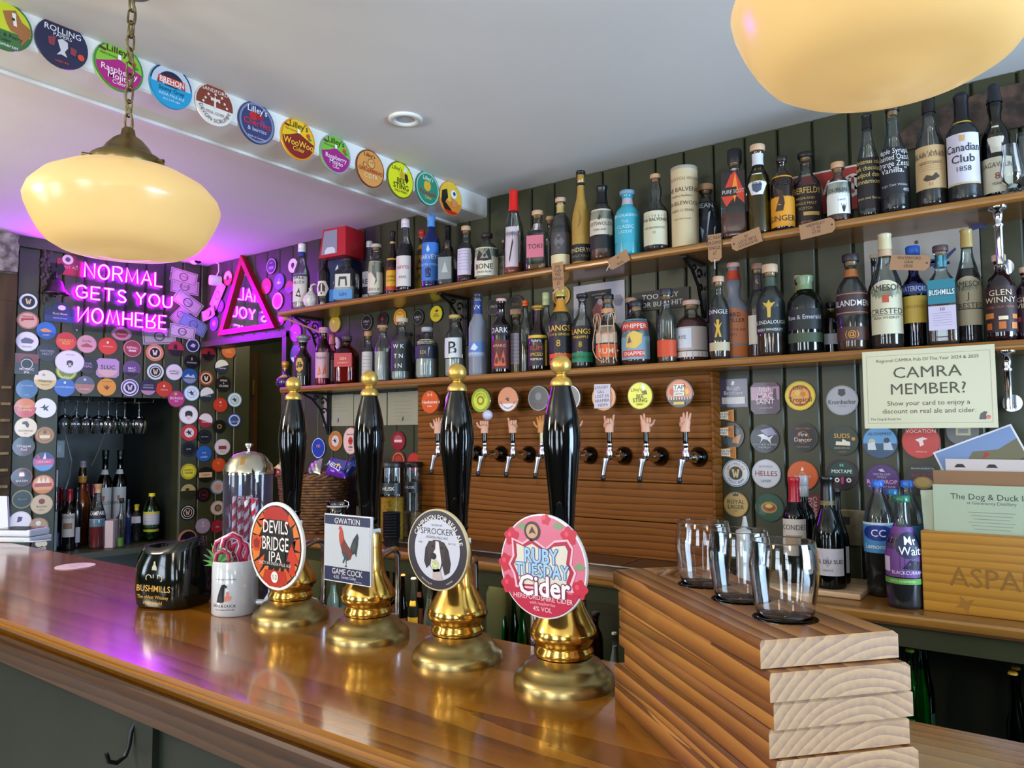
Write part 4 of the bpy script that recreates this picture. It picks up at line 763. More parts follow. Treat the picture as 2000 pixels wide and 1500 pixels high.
badge(BACK, 1433, 768, 56, '#3a3048', [('rect', '#463a58', -.95, -.95, .95, .95), ('poly', '#e4e0e8', [(-.05, .85), (.1, .8), (.05, .55), (-.15, .6)]), tt('Rough', .38, .35, '#e4e0e8'), tt('Brothers', .38, .02, '#e4e0e8'), ('rect', '#c8c4c0', -.8, -.75, .8, -.28)], 'square dark purple badge with a pale strip beside the tap panel', shape='square', asp=1.02)
badge(BACK, 1495, 778, 62, '#4a2c44', [('rect', '#b07a9c', -.95, -.1, .95, .72), ('poly', '#2a1828', [(.5, -.1), (.6, .6), (.75, .6), (.8, -.1)]), tt('Irish', .46, .58, '#f0e4ee'), tt('MAC', .5, .18, '#f0e4ee'), tt('SAINT', .46, -.2, '#f0e4ee'), tt('DUN DUN IPA', .16, -.6, '#e0c8d8')], 'cut corner mauve badge with tall white lettering', shape='clip', asp=.92)
badge(BACK, 1428, 851, 52, '#3a2c20', [('poly', '#b06a28', [(-.8, .3), (-.2, .6), (.1, .1), (-.6, -.1)]), ('poly', '#44545c', [(.1, .8), (.7, .5), (.6, 0), (.2, .2)]), ('poly', '#c07a30', [(.2, -.1), (.8, .1), (.6, -.6), (.1, -.5)]), ('poly', '#2c4a50', [(-.6, -.2), (-.1, -.1), (-.1, -.7), (-.5, -.6)]), tt('NO', .3, 0, '#d8d0c4', )], 'camouflage coloured badge under the pint shaped magnets')
for i, (px, py) in enumerate(((1415, 812), (1415, 843), (1419, 884))):
    c = BACK.hit(px, py, 0.008 if i != 1 else 0.012); s_ = 38*depth(c)/FPX/2; mb = MB()
    mb.prism([(-s_, -s_*.42), (-s_*.85, -s_*.2), (s_, -s_*.62), (s_, s_*.62), (-s_*.85, s_*.2+s_*.1), (-s_, s_*.5)], 0, 0.003, P('#d8891c', .3))
    mb.flat([(-s_*.5, -s_*.36), (s_*.4, -s_*.36), (s_*.4, s_*.36), (-s_*.5, s_*.36)], 0.0033, P('#ece6d8', .4))
    mb.flat([(s_*.5, -s_*.5), (s_*.92, -s_*.55), (s_*.92, s_*.55), (s_*.5, s_*.5)], 0.0033, P('#b86c14', .4))
    mb.text('BEER MAT', s_*.34, -s_*.05, s_*.15, 0.0036, P('#2c2a28')); mb.text('PINT', s_*.34, -s_*.05, -s_*.15, 0.0036, P('#2c2a28'))
    tag(mb.obj('pint_magnet', X=BACK.mat(c)), ('top orange pint shaped magnet under the square purple badge', 'middle orange pint shaped magnet on the camouflage badge', 'lowest orange pint shaped magnet below the camouflage badge')[i], 'magnet', 'pint shaped magnets')

# ------------------------------------------------------------------ tap panel, taps with hand shaped handles
x0, x1 = onY(816, 760, 2.235).x, onY(1388, 760, 2.235).x
tpn = thing('larch_backboard', 'wall panel of stained larch planks with a row of beer taps', 'panel', (0, 2.24, 0))
zz = [1.672]
for y in (791, 857, 939, 1017): zz.append(onY(1180, y, 2.235).z)
zz += [1.30, 1.19, 1.07]
zz = sorted(set(round(z, 4) for z in zz), reverse=True); zz = [z for i, z in enumerate(zz) if i == 0 or zz[i-1]-z > 0.05]
for i in range(len(zz)-1):
    MB().box(x0, x1, -0.005, 0.016, zz[i+1]+0.0015, zz[i]-0.0015, M['tapwood'], ch=0.002).obj('plank', tpn)
MB().box(x1, x1+0.008, -0.008, 0.059, 1.07, 1.667, M['tapwood'], ch=0.002).obj('edge_strip', tpn)
MB().box(x0+0.01, x1-0.01, 0.017, 0.059, 1.07, 1.667, M['tapwood']).obj('backing', tpn)

def hand_mesh(mb, mat, pose, X):
    """small resin hand: palm, four fingers and a thumb, built upward from the wrist"""
    mb.lathe([(0.0135, 0), (0.014, 0.008), (0.0135, 0.016), (0.015, 0.026), (0.016, 0.036), (0.0145, 0.046), (0.008, 0.051)], mat, 14, X=X, yf=0.62)
    L = [0.020, 0.026, 0.029, 0.025]
    for i in range(4):
        x = -0.0115+0.0077*i; k = pose[i]; a = (i-1.5)*0.10*(1 if k > .5 else .3)
        b = Vector((x, 0, 0.043)); l = L[i]
        if k > 0.5:    # straight finger with a slight curl
            p1 = b+Vector((math.sin(a)*l*.5, -0.001, l*.5)); p2 = p1+Vector((math.sin(a)*l*.5, -0.004, l*.46))
            mb.tube([b, p1, p2], [0.0042, 0.0038, 0.0029], mat, 8, X=X); mb.ball(p2, 0.0029, mat, 8, X=X)
        else:          # folded down over the palm
            mb.tube([b, b+Vector((0, -0.005, 0.010)), b+Vector((0, -0.013, 0.008)), b+Vector((0, -0.013, -0.006))], [0.0042, 0.0042, 0.004, 0.0036], mat, 8, X=X)
            mb.ball(b+Vector((0, -0.013, -0.006)), 0.0036, mat, 8, X=X)
    s_ = pose[5]; b = Vector((0.013*s_, -0.003, 0.022))
    if pose[4] > 0.5: pts = [b, b+Vector((0.009*s_, -0.003, 0.010)), b+Vector((0.013*s_, -0.004, 0.023))]
    else: pts = [b, b+Vector((0.002*s_, -0.009, 0.010)), b+Vector((-0.008*s_, -0.013, 0.020))]
    mb.tube(pts, [0.0048, 0.0042, 0.0032], mat, 8, X=X); mb.ball(pts[-1], 0.0032, mat, 8, X=X)
TAPX = [-1.9125+0.1252*i for i in range(9)]
TAPX = [-1.9125, -1.80, -1.686, -1.560, -1.437, -1.306, -1.175, -1.046, -0.9155]
POSE = [(1, 1, 1, 1, 1, -1), (1, 1, 1, 1, 0, -1), (0, 0, 0, 0, 1, -1), (1, 0, 0, 0, 0, 1), (1, 1, 1, 1, 1, -1), (0, 1, 0, 0, 1, 1), (1, 0, 0, 1, 0, -1), (1, 1, 0, 0, 1, 1), (0, 1, 1, 1, 0, -1)]
HD = ['with an open resin hand, at the cereal jar end', 'with a resin hand, hidden behind the third pull', 'with a fist holding up a white ball', 'with a pointing finger hand', 'with an open tan wooden hand', 'mostly behind the tallest black pull', 'with a horned hand, under the paper note', 'with crossed fingers hand, under the bee badge', 'with an OK sign hand, at the panel end']
tapmesh = {}
for i, x in enumerate(TAPX):
    t = thing('beer_tap', 'chrome beer tap '+HD[i], 'beer tap', (x, 2.234, 1.402), group='beer taps on the larch panel')
    def piece(nm, f):
        if nm not in tapmesh:
            mb = MB(); f(mb); tapmesh[nm] = mb.obj(nm, t)
        else:
            q = tapmesh[nm].copy(); COL.objects.link(q); q.parent = t
    YB = RX(PI/2)
    piece('flange', lambda m: m.lathe([(0.030, 0), (0.031, 0.006), (0.027, 0.012), (0.026, 0.016), (0.022, 0.024), (0.017, 0.030)], M['blackgloss'], 24, X=YB))
    piece('shank', lambda m: m.lathe([(0.015, 0.028), (0.017, 0.040), (0.016, 0.060), (0.010, 0.066), (0.009, 0.100)], M['chrome'], 18, X=YB))
    piece('tap_body', lambda m: (m.lathe([(0.0001, -0.014), (0.009, -0.012), (0.012, 0.0), (0.012, 0.014), (0.009, 0.020), (0.008, 0.030), (0.010, 0.034), (0.009, 0.040), (0.0065, 0.046)], M['chrome'], 16, X=T(0, -0.098, 0.002))))
    piece('spout', lambda m: m.lathe([(0.0105, 0.0), (0.0105, -0.006), (0.0085, -0.014), (0.0062, -0.052), (0.0055, -0.056)], M['steel'], 14, X=T(-0.006, -0.112, -0.006) @ RX(-0.18) @ RY(0.12)))
    piece('nozzle_cap', lambda m: (m.lathe([(0.0058, 0), (0.0075, -0.004), (0.0075, -0.014), (0.004, -0.020)], M['black'], 10, X=T(-0.0125, -0.122, -0.058))))
    top = 1.528
    if i == 4: 
        MB().lathe([(0.0062, 0.040), (0.0062, 0.075), (0.0055, 0.082)], P('#d8c89a', .35), 12, X=T(0, -0.10, 0)).obj('handle_stem', t)
    else: piece('handle_stem', lambda m: m.lathe([(0.0072, 0.042), (0.0078, 0.046), (0.0078, 0.078), (0.0072, 0.082)], M['blackgloss'], 14, X=T(0, -0.10, 0)))
    mb = MB(); hand_mesh(mb, P('#c2803e', .45) if i == 4 else M['skin'], POSE[i], T(0, -0.10, 0.078) @ RZ(0.55) @ Matrix.Diagonal((1.02, .95, .82, 1))); mb.obj('hand_handle', t)
    if i == 2: MB().ball((0.022, -0.11, 0.142), 0.0185, P('#c9c6dc', .35), 24).obj('ball', t)
# tap badges with chrome rims
def tapbadge(px, py, dpx, base, lay, lab):
    c = onY(px, py, 2.165); R = dpx*depth(c)/FPX/2
    o = thing('tap_badge', lab, 'badge', X=BACK.mat((c.x, 2.165, c.z)), group='round lenses above the beer taps')
    MB().lathe([(R*.55, -0.044), (R*.6, -0.018), (R*.98, -0.010), (R*1.02, -0.003), (R*.99, 0.002), (R*.93, 0.0035)], M['chrome'], 36, cap1=False).obj('rim', o)
    b = badge(BACK, px, py, dpx*.94, base, lay, 'x x x x %d' % px, thick=0.003); del b['label']; del b['category']; b.name = 'lens'
    b.parent = o; b.matrix_parent_inverse = Matrix(); b.matrix_world = BACK.mat((c.x, 2.165-0.001, c.z))
    MB().tube([(0, 0, -0.045), (0, 0, -0.01)], 0.006, M['chrome']).obj('stem', o)
tapbadge(841, 785, 45, '#c84c14', [('disc', '#d8581c', .94), ('rect', '#f4d8c0', -.26, .45, -.2, .8), ('rect', '#f4d8c0', .2, .45, .26, .8), ('rect', '#f4d8c0', -.26, .58, .26, .64), tt('Hawkstone', .4, .0, '#f8e8dc'), tt('Cider', .26, -.35, '#f8e8dc')], 'orange tap lens at the cereal jar end')
tapbadge(888, 783, 45, '#b8b0c0', [('disc', '#d0c8d8', .9)], 'pale tap lens mostly behind the third pull')
tapbadge(940, 782, 47, '#7a9420', [('disc', '#d8d82a', .92), ('ring', '#8aa82a', .74, .94), ('disc', '#8a8a1c', .4), ('disc', '#d8d84a', .22), ('arc', 'LAMAROA PALE', .2, .58, '#4a5a14', 1)], 'yellow green tap lens over the white ball')
tapbadge(993, 780, 48, '#c88a70', [('disc', '#e8e4ec', .88, 0, -.06), ('seg', '#d88a60', .35, PI, .94), ('poly', '#26262e', [(x*.6, y*.6) for x, y in BIRD]), ('arc', 'NEW ENGLAND IPA', .22, .72, '#3a3444', -1)], 'white and orange tap lens with a bird')
tapbadge(1053, 778, 50, '#26262a', [('disc', '#2e2e34', .9), ('ring', '#8a8a90', .9, .96), ('disc', '#6a6a72', .3, 0, .15), tt('SOURDOUGH', .18, -.45, '#b05a5c')], 'charcoal tap lens beside the tallest pull')
tapbadge(1113, 777, 51, '#2a2a30', [('disc', '#3a3a42', .9), ('ring', '#d0d0d8', .9, .97)], 'dark tap lens behind the tallest pull')
tapbadge(1180, 776, 52, '#c8804c', [('disc', '#d89a6c', .9), ('ring', '#b04a30', .7, .8)], 'orange tap lens covered by a paper note')
tapbadge(1251, 773, 54, '#5a6414', [('disc', '#e2e022', .94), ("t", "Lilley's", .34, .45, '#4a4a10', -.3, 1.0), ('poly', '#2a2812', [(.1, .3), (.5, .4), (.6, .1), (.3, .05)]), ('poly', '#dfeaf4', [(.1, .6), (.25, .85), (.5, .6), (.3, .4)]), tt('BEE', .38, -.02, '#1c1c0c'), tt('STING', .42, -.32, '#1c1c0c'), tt('PERRY', .2, -.62, '#1c1c0c')], 'yellow tap lens with black bee lettering')
tapbadge(1328, 768, 56, '#4c4a54', [('disc', '#d8805c', .92), ('disc', '#e8b84c', .2, .5, .1), ('disc', '#c8443c', .25, -.5, .1), ('disc', '#c8443c', .15, .3, .55), ('seg', '#3c4250', -.48, 0, .92), ('rect', '#e8e8ec', -.8, -.45, .8, -.28)]+[('rect', '#3c4250', -.75+.2*k, -.5, -.65+.2*k, -.28) for k in range(8)]+[('rect', '#efece4', -.4, -.18, .4, .62), tt('TAP', .44, .42, '#2a2a34'), tt('SOCIAL', .24, .14, '#2a2a34'), tt('BREWING', .14, -.06, '#2a2a34'), ('rect', '#d8b83c', -.4, -.8, .4, -.6)], 'multicoloured tap lens with a white centre panel at the panel end')
c = onY(1176, 774, 2.158); s_ = 18*depth(c)/FPX
mb = MB().prism([(-s_, -s_*1.3), (s_, -s_*1.26), (s_*1.04, s_*1.3), (-s_*.96, s_*1.34)], 0, 0.0006, P('#d6d0dc', .7))
for k, (w_, dx) in enumerate((('LOUGH', -.1), ('GILL', -.15), ('LOST 5%', 0), ('ARAMBA', 0), ('NEIPA', .1))): mb.text(w_, s_*.46, dx*s_, s_*(.98-.48*k), 0.0009, P('#1c2458'), rot=0.05)
tag(mb.obj('paper_note', X=BACK.mat((c.x, 2.158, c.z))), 'small square paper note with blue handwriting stuck on a tap lens', 'note')

# ------------------------------------------------------------------ hand pulls
PUMP = [(0.077, 0), (0.0772, 0.008), (0.075, 0.014), (0.070, 0.019), (0.064, 0.022), (0.061, 0.028), (0.056, 0.034), (0.046, 0.038), (0.042, 0.042)]
RINGS = [(0.040, 0.042), (0.045, 0.046), (0.0455, 0.052), (0.042, 0.057), (0.0425, 0.062), (0.046, 0.066), (0.048, 0.071)]
SKIRT = [(0.050, 0.071), (0.0515, 0.076), (0.0485, 0.086), (0.042, 0.098), (0.034, 0.112), (0.0285, 0.128), (0.0258, 0.148), (0.0248, 0.168), (0.0245, 0.190), (0.023, 0.196)]
HANDLE = [(0.0175, 0.222), (0.0182, 0.240), (0.0195, 0.265), (0.0215, 0.300), (0.0242, 0.335), (0.0270, 0.370), (0.0292, 0.400), (0.0295, 0.415), (0.0288, 0.430), (0.0262, 0.455), (0.0225, 0.478), (0.0180, 0.500), (0.0155, 0.512), (0.0150, 0.515)]
HANDLE = [(r, 0.222+(z-0.222)*(0.452-0.222)/(0.515-0.222)) for r, z in HANDLE]
FIN = [(0.0165, 0.452), (0.0172, 0.4535), (0.0168, 0.458), (0.0135, 0.464), (0.0085, 0.4668), (0.0075, 0.470), (0.0105, 0.4735)]
pump_parts = {}
def pump(x, y, label, so=-.07):
    t = thing('hand_pull', label, 'beer pump', (x, y, ZBAR), group='hand pulls on the bar')
    def piece(nm, f):
        if nm not in pump_parts:
            mb = MB(); f(mb); pump_parts[nm] = mb.obj(nm, t)
        else:
            q = pump_parts[nm].copy(); COL.objects.link(q); q.parent = t
    piece('flange', lambda m: m.lathe(PUMP, M['oldbrass'], 48, cap1=False))
    piece('collar', lambda m: m.lathe(RINGS, M['brass'], 40, cap0=False, cap1=False))
    piece('brass_column', lambda m: m.lathe(SKIRT, M['brass'], 40, cap0=False))
    piece('ferrule', lambda m: m.lathe([(0.019, 0.194), (0.0195, 0.203), (0.016, 0.206), (0.017, 0.215), (0.0195, 0.218), (0.0175, 0.223)], M['blackgloss'], 28, cap0=False, cap1=False))
    piece('handle', lambda m: m.lathe(HANDLE, M['blackgloss'], 36, cap0=False))
    piece('finial', lambda m: (m.lathe(FIN, M['gold'], 28), m.ball((0, 0, 0.4845), 0.0165, M['gold'], 28)))
    piece('clip_bracket', lambda m: m.box(-0.022, 0.022, -0.062, 0.010, 0.180, 0.202, P('#dfe2e6', .35), ch=0.001))
    yo = 1.143-y; MB().tube([(0.0, 0.01, 0.135), (so*.5, yo*.6, 0.145), (so*.8, yo*.85, 0.142), (so, yo, 0.125), (so, yo, 0.05), (so, yo, -0.06)], 0.0065, M['chrome'], 12).obj('spout', t)
    return t
P1 = pump(-1.302, 1.000, 'black handled brass hand pull with a round orange flame clip')
P2 = pump(-1.066, 0.995, 'black handled brass hand pull with a rectangular cockerel clip')
P3 = pump(-0.842, 0.990, 'black handled brass hand pull with a round black spaniel clip', -.085)
P4 = pump(-0.626, 0.985, 'black handled brass hand pull with a round pink raspberry clip', -.165)

def clip_round(par, px, py, hpx, rim, draw, nm='pump_clip'):
    """disc facing the drinkers in front of its pull; draw(mb, R) lays the print"""
    y = par.location.y-0.068; c = onY(px, py, y); R = hpx*depth(c)/FPX/2*0.985
    mb = MB().lathe([(R, 0), (R, 0.005), (R*.99, 0.0056)], P(rim, .3), 64); m2 = MB(); draw(m2, R)
    o = mb.obj(nm, par); o.matrix_parent_inverse = Matrix()
    o.matrix_local = T(*par.location).inverted() @ BACK.mat((c.x, c.y, c.z)); m2.obj('print', o); return o
def FL(mb, R, pts, col, k): mb.flat([(x*R, y*R) for x, y in pts], 0.0057+0.00022*k, P(col, .35, 0, .3))
def TX(mb, R, s_, size, x, y, col, k, squash=1, rot=0, bold=0.0): mb.text(s_, size*R, x*R, y*R, 0.0057+0.00022*k, P(col, .4), squash=squash, rot=rot, bold=bold)
def blob(cx, cy_, r, n=14, sx=1.0, jag=0.0, ph=0): return [(cx+r*sx*(1+jag*math.sin(5*2*PI*i/n+ph))*math.cos(2*PI*i/n), cy_+r*(1+jag*math.sin(5*2*PI*i/n+ph))*math.sin(2*PI*i/n)) for i in range(n)]
def arct(mb, R, s_, size, rr, col, k, top=1, mid=0.0, bold=0.0):
    vs, fs, wd = text_mesh(s_, bold)
    def bend(x, y, z):
        if top > 0: a = x/(rr*R)+mid; q = rr*R+y; return (q*math.sin(a), q*math.cos(a), z)
        a = x/(rr*R)+mid; q = rr*R-y; return (q*math.sin(a), -q*math.cos(a), z)
    mb.text(s_, size*R, 0, 0, 0.0057+0.00022*k, P(col, .4), wrap=bend, bold=bold)
def draw1(mb, R):
    FL(mb, R, blob(0, 0, .93, 48), '#15100f', 1)
    for i, (a, l, w_) in enumerate([(x*.37+.1, .55+.25*((x*7) % 3)/3, .13) for x in range(17)]):
        c_, s_ = math.cos(a), math.sin(a); r0 = .90
        if abs(s_) > .93 and s_ > 0: continue
        l *= .62; b = [(r0*math.cos(a-w_*1.3), r0*math.sin(a-w_*1.3)), (r0*math.cos(a+w_*1.3), r0*math.sin(a+w_*1.3)), ((r0-.25)*math.cos(a+w_), (r0-.25)*math.sin(a+w_)), ((1-l)*c_+.08, (1-l)*s_+.16), ((r0-.2)*math.cos(a-w_), (r0-.2)*math.sin(a-w_))]
        FL(mb, R, b, '#d8762a' if i % 2 else '#c8541e', 2+i % 2)
    FL(mb, R, [(-.42, .45), (-.45, .75), (-.2, .9), (.2, .9), (.45, .75), (.42, .45), (.2, .62), (0, .5), (-.2, .62)], '#a82418', 4)
    FL(mb, R, [(-.38, -.55), (.38, -.55), (.45, -.8), (.2, -.92), (-.2, -.92), (-.45, -.8)], '#b02c1a', 4)
    FL(mb, R, blob(-.7, .02, .19, 16), '#c8481e', 4); FL(mb, R, blob(-.7, .02, .12, 12, 1, .15), '#8a2414', 5)
    FL(mb, R, [(.5, -.1), (.6, .1), (.7, -.1), (.85, -.3), (.7, -.35), (.75, -.6), (.5, -.6), (.55, -.3), (.42, -.3)], '#c0341c', 5)
    FL(mb, R, [(-.34, .6), (.36, .6), (.34, .3), (.4, .1), (.36, -.32), (-.34, -.32), (-.4, .1)], '#15100f', 6)
    TX(mb, R, 'DEVILS', .42, 0, .44, '#e4e0dc', 7, .74, bold=.01); TX(mb, R, 'BRIDGE', .44, 0, .06, '#e4e0dc', 7, .66, bold=.01); TX(mb, R, 'IPA', .34, 0, -.24, '#e4e0dc', 7, 1.0)
    FL(mb, R, [(-.4, -.33), (.4, -.33), (.4, -.47), (-.4, -.47)], '#15100f', 6); TX(mb, R, 'JUICY IPA INDIA PALE ALE', .10, 0, -.4, '#d8d0c8', 7)
    FL(mb, R, blob(0, -.7, .13, 14), '#e4e0dc', 7); TX(mb, R, '5.2', .14, 0, -.7, '#15100f', 8)
clip_round(P1, 543, 1066, 172, '#e8e6e2', draw1)
def draw3(mb, R):
    FL(mb, R, blob(0, 0, .96, 56), '#2a2028', 1); FL(mb, R, blob(0.0, .0, .745, 48), '#c4c6d4', 2)
    arct(mb, R, 'CAMPAIGN FOR REAL ALE', .17, .80, '#e8e2dc', 2, 1, .12, .01); arct(mb, R, 'camra.org.uk', .07, .86, '#c8c0bc', 2, -1, -.4); arct(mb, R, 'member', .07, .86, '#c8c0bc', 2, -1, .5)
    TX(mb, R, 'WATERTAP', .07, 0, .60, '#4a4854', 3); TX(mb, R, 'SPROCKER', .22, 0, .45, '#2a2832', 3); TX(mb, R, 'SESSION PALE ALE', .09, 0, .30, '#3a3842', 3)
    TX(mb, R, '4.0%', .07, -.55, .16, '#3a3842', 3); TX(mb, R, 'ALC VOL', .06, .5, .18, '#3a3842', 3)
    ear = '#2c201f'
    FL(mb, R, [(-.02, .22), (-.26, .2), (-.38, .02), (-.42, -.3), (-.34, -.48), (-.22, -.38), (-.2, -.1)], ear, 3)
    FL(mb, R, [(.02, .22), (.24, .2), (.38, .02), (.46, -.3), (.42, -.52), (.26, -.6), (.16, -.3)], ear, 3)
    FL(mb, R, [(-.3, .1), (-.1, .24), (.12, .24), (.28, .1), (.26, -.2), (.12, -.5), (-.1, -.55), (-.22, -.4), (-.28, -.15)], '#3a2b28', 4)
    FL(mb, R, [(-.03, .22), (.07, .2), (.12, -.05), (.16, -.3), (.1, -.52), (-.1, -.55), (-.2, -.38), (-.14, -.12), (-.04, .02)], '#d8d4da', 5)
    FL(mb, R, blob(-.1, -.16, .085, 12, 1.2), '#1c1618', 6); FL(mb, R, blob(-.13, .08, .035, 8), '#0c0a0a', 6); FL(mb, R, blob(.16, .06, .035, 8), '#0c0a0a', 6)
    FL(mb, R, [(-.12, -.45), (.1, -.45), (.2, -.7), (0, -.74), (-.14, -.7)], '#b8a8a8', 5)
    FL(mb, R, blob(-.04, -.36, .12, 18, 1.0, .05), '#b8c08a', 7); FL(mb, R, [(-.14, -.34), (-.05, -.42), (.06, -.38), (.06, -.36), (-.05, -.39), (-.13, -.31)], '#dfe2c4', 8)
clip_round(P3, 858, 1073, 160, '#c8b48a', draw3)
def draw4(mb, R):
    FL(mb, R, blob(0, 0, .97, 60), '#d26a84', 1)
    for x, y in ((-.72, .52), (.62, .62), (-.86, .0), (-.8, -.42), (.84, -.35), (.1, .9), (.05, -.42)):
        FL(mb, R, blob(x, y, .17 if y < .8 else .1, 30, 1.0, .14, x*9), '#c01e38', 2)
        FL(mb, R, blob(x-.05, y+.04, .05, 8), '#e0425c', 3)
    for x, y in ((-.45, .72), (.38, .78), (.85, .05), (-.55, -.62), (.62, -.62)): FL(mb, R, [(x-.14, y), (x-.02, y+.1), (x+.14, y+.02), (x+.02, y-.06)], '#7a9468', 2)
    FL(mb, R, [(-.72, .5), (-.45, .42), (-.25, .55), (.1, .36), (.3, .52), (.6, .56), (.72, .4), (.68, .1), (.78, -.05), (.68, -.3), (.72, -.42), (-.62, -.46), (-.68, -.2), (-.8, -.02), (-.7, .15)], '#f0b8c8', 4)
    FL(mb, R, [(-.68, .46), (-.45, .38), (-.25, .50), (.1, .32), (.3, .48), (.58, .52), (.68, .38), (.63, .1), (.73, -.05), (.63, -.28), (.66, -.38), (-.58, -.42), (-.63, -.2), (-.75, -.02), (-.65, .15)], '#a81c3c', 5)
    FL(mb, R, [(-.60, .40), (-.4, .34), (-.22, .42), (.1, .26), (.28, .4), (.54, .44), (.6, .34), (.56, .1), (.64, -.05), (.56, -.24), (.58, -.34), (-.52, -.38), (-.56, -.2), (-.66, -.02), (-.58, .15)], '#d8d2c2', 6)
    FL(mb, R, blob(-.22, .66, .19, 24), '#3a2a26', 5); FL(mb, R, blob(-.22, .66, .14, 20), '#c89a74', 6); FL(mb, R, [(-.3, .6), (-.22, .76), (-.12, .6), (-.2, .64)], '#3a2a26', 7)
    n = 24; FL(mb, R, [(-.84, -.46)]+[(.96*math.cos(a), .96*math.sin(a)) for a in [PI+.5+(PI-1.0)*i/n for i in range(n+1)]]+[(.84, -.46)], '#b81a3e', 7)
    def OT(s_, size, x, y, out, fill, k, sq, d=.022):
        for i in range(8): TX(mb, R, s_, size, x+d*math.cos(i*PI/4), y+d*math.sin(i*PI/4), out, k+.1*i, sq, .02)
        for i in range(4): TX(mb, R, s_, size, x+.4*d*math.cos(i*PI/2), y+.4*d*math.sin(i*PI/2), fill, k+1+.1*i, sq, .02)
    OT('RUBY', .40, -.02, .20, '#3a3a7c', '#9cc4e0', 8, .80); OT('TUESDAY', .36, .0, -.08, '#3a3a7c', '#9cc4e0', 8, .80)
    OT('Cider', .54, .05, -.37, '#6a2448', '#f0e4e6', 10, .95, .034)
    TX(mb, R, 'HEREFORDSHIRE CIDER', .13, .02, -.60, '#f0d0d8', 11); TX(mb, R, 'with raspberries', .09, .02, -.70, '#f0b0c0', 11); TX(mb, R, '4% VOL', .13, .02, -.81, '#f0d0d8', 11)
clip_round(P4, 1063, 1105, 204, '#e8e8ee', draw4)
# rectangular clip
y = P2.location.y-0.068; c = onY(682, 1072, y); hh = 131*depth(c)/FPX/2; a = onY(637, 1072, y).x; b = onY(728, 1072, y).x; hw_ = (b-a)/2
mb = MB(); mb.box(-hw_, hw_, -hh, hh, 0, 0.005, P('#e8e8ea', .3)); R = hh
FL(mb, R, [(-hw_/R*.97, .70), (hw_/R*.97, .70), (hw_/R*.97, .97), (-hw_/R*.97, .97)], '#1e2248', 1); FL(mb, R, [(-hw_/R*.97, -.97), (hw_/R*.97, -.97), (hw_/R*.97, -.56), (-hw_/R*.97, -.56)], '#1e2248', 1)
FL(mb, R, [(-hw_/R*.97, -.55), (hw_/R*.97, -.55), (hw_/R*.97, .69), (-hw_/R*.97, .69)], '#b9bec6', 1)
TX(mb, R, 'GWATKIN', .24, .0, .82, '#dcd8d4', 2, 1.0); TX(mb, R, 'GAME COCK', .24, .02, -.68, '#dcd8d4', 2, .95); TX(mb, R, 'Sweet Cider', .13, .1, -.83, '#c8ccd8', 2); TX(mb, R, '4.5%', .13, -.45, -.85, '#dcd8d4', 2); TX(mb, R, '75 ALC VOL', .06, .5, -.92, '#c8ccd8', 2)
FL(mb, R, [(-.30, .58), (-.22, .62), (-.16, .5), (-.10, .28), (.08, .08), (.2, .0), (.26, -.12), (.18, -.28), (.04, -.34), (-.08, -.26), (-.2, -.1), (-.3, .15), (-.34, .4)], '#6a3026', 2)
FL(mb, R, [(-.3, .58), (-.22, .62), (-.16, .5), (-.12, .3), (-.24, .1), (-.32, .2), (-.34, .4)], '#b0402a', 3)
FL(mb, R, [(-.36, .56), (-.32, .66), (-.24, .66), (-.22, .58)], '#c03a34', 4)
FL(mb, R, [(.16, .06), (.28, .3), (.46, .5), (.52, .38), (.48, .1), (.42, -.2), (.36, -.1), (.26, -.14)], '#22303a', 3); FL(mb, R, [(.2, .05), (.36, .3), (.42, .1), (.3, -.1)], '#3a4438', 4)
FL(mb, R, [(-.22, -.08), (-.02, -.14), (.1, -.3), (-.02, -.33), (-.14, -.22)], '#2c4a52', 4)
FL(mb, R, [(-.04, -.3), (0, -.3), (.0, -.48), (.04, -.52), (-.08, -.52), (-.02, -.46)], '#2c3440', 3); FL(mb, R, [(-.1, -.26), (-.05, -.28), (-.12, -.42), (-.18, -.4)], '#2c3440', 3)
o = mb.obj('pump_clip', P2); o.matrix_local = T(*P2.location).inverted() @ BACK.mat((c.x, c.y, c.z))
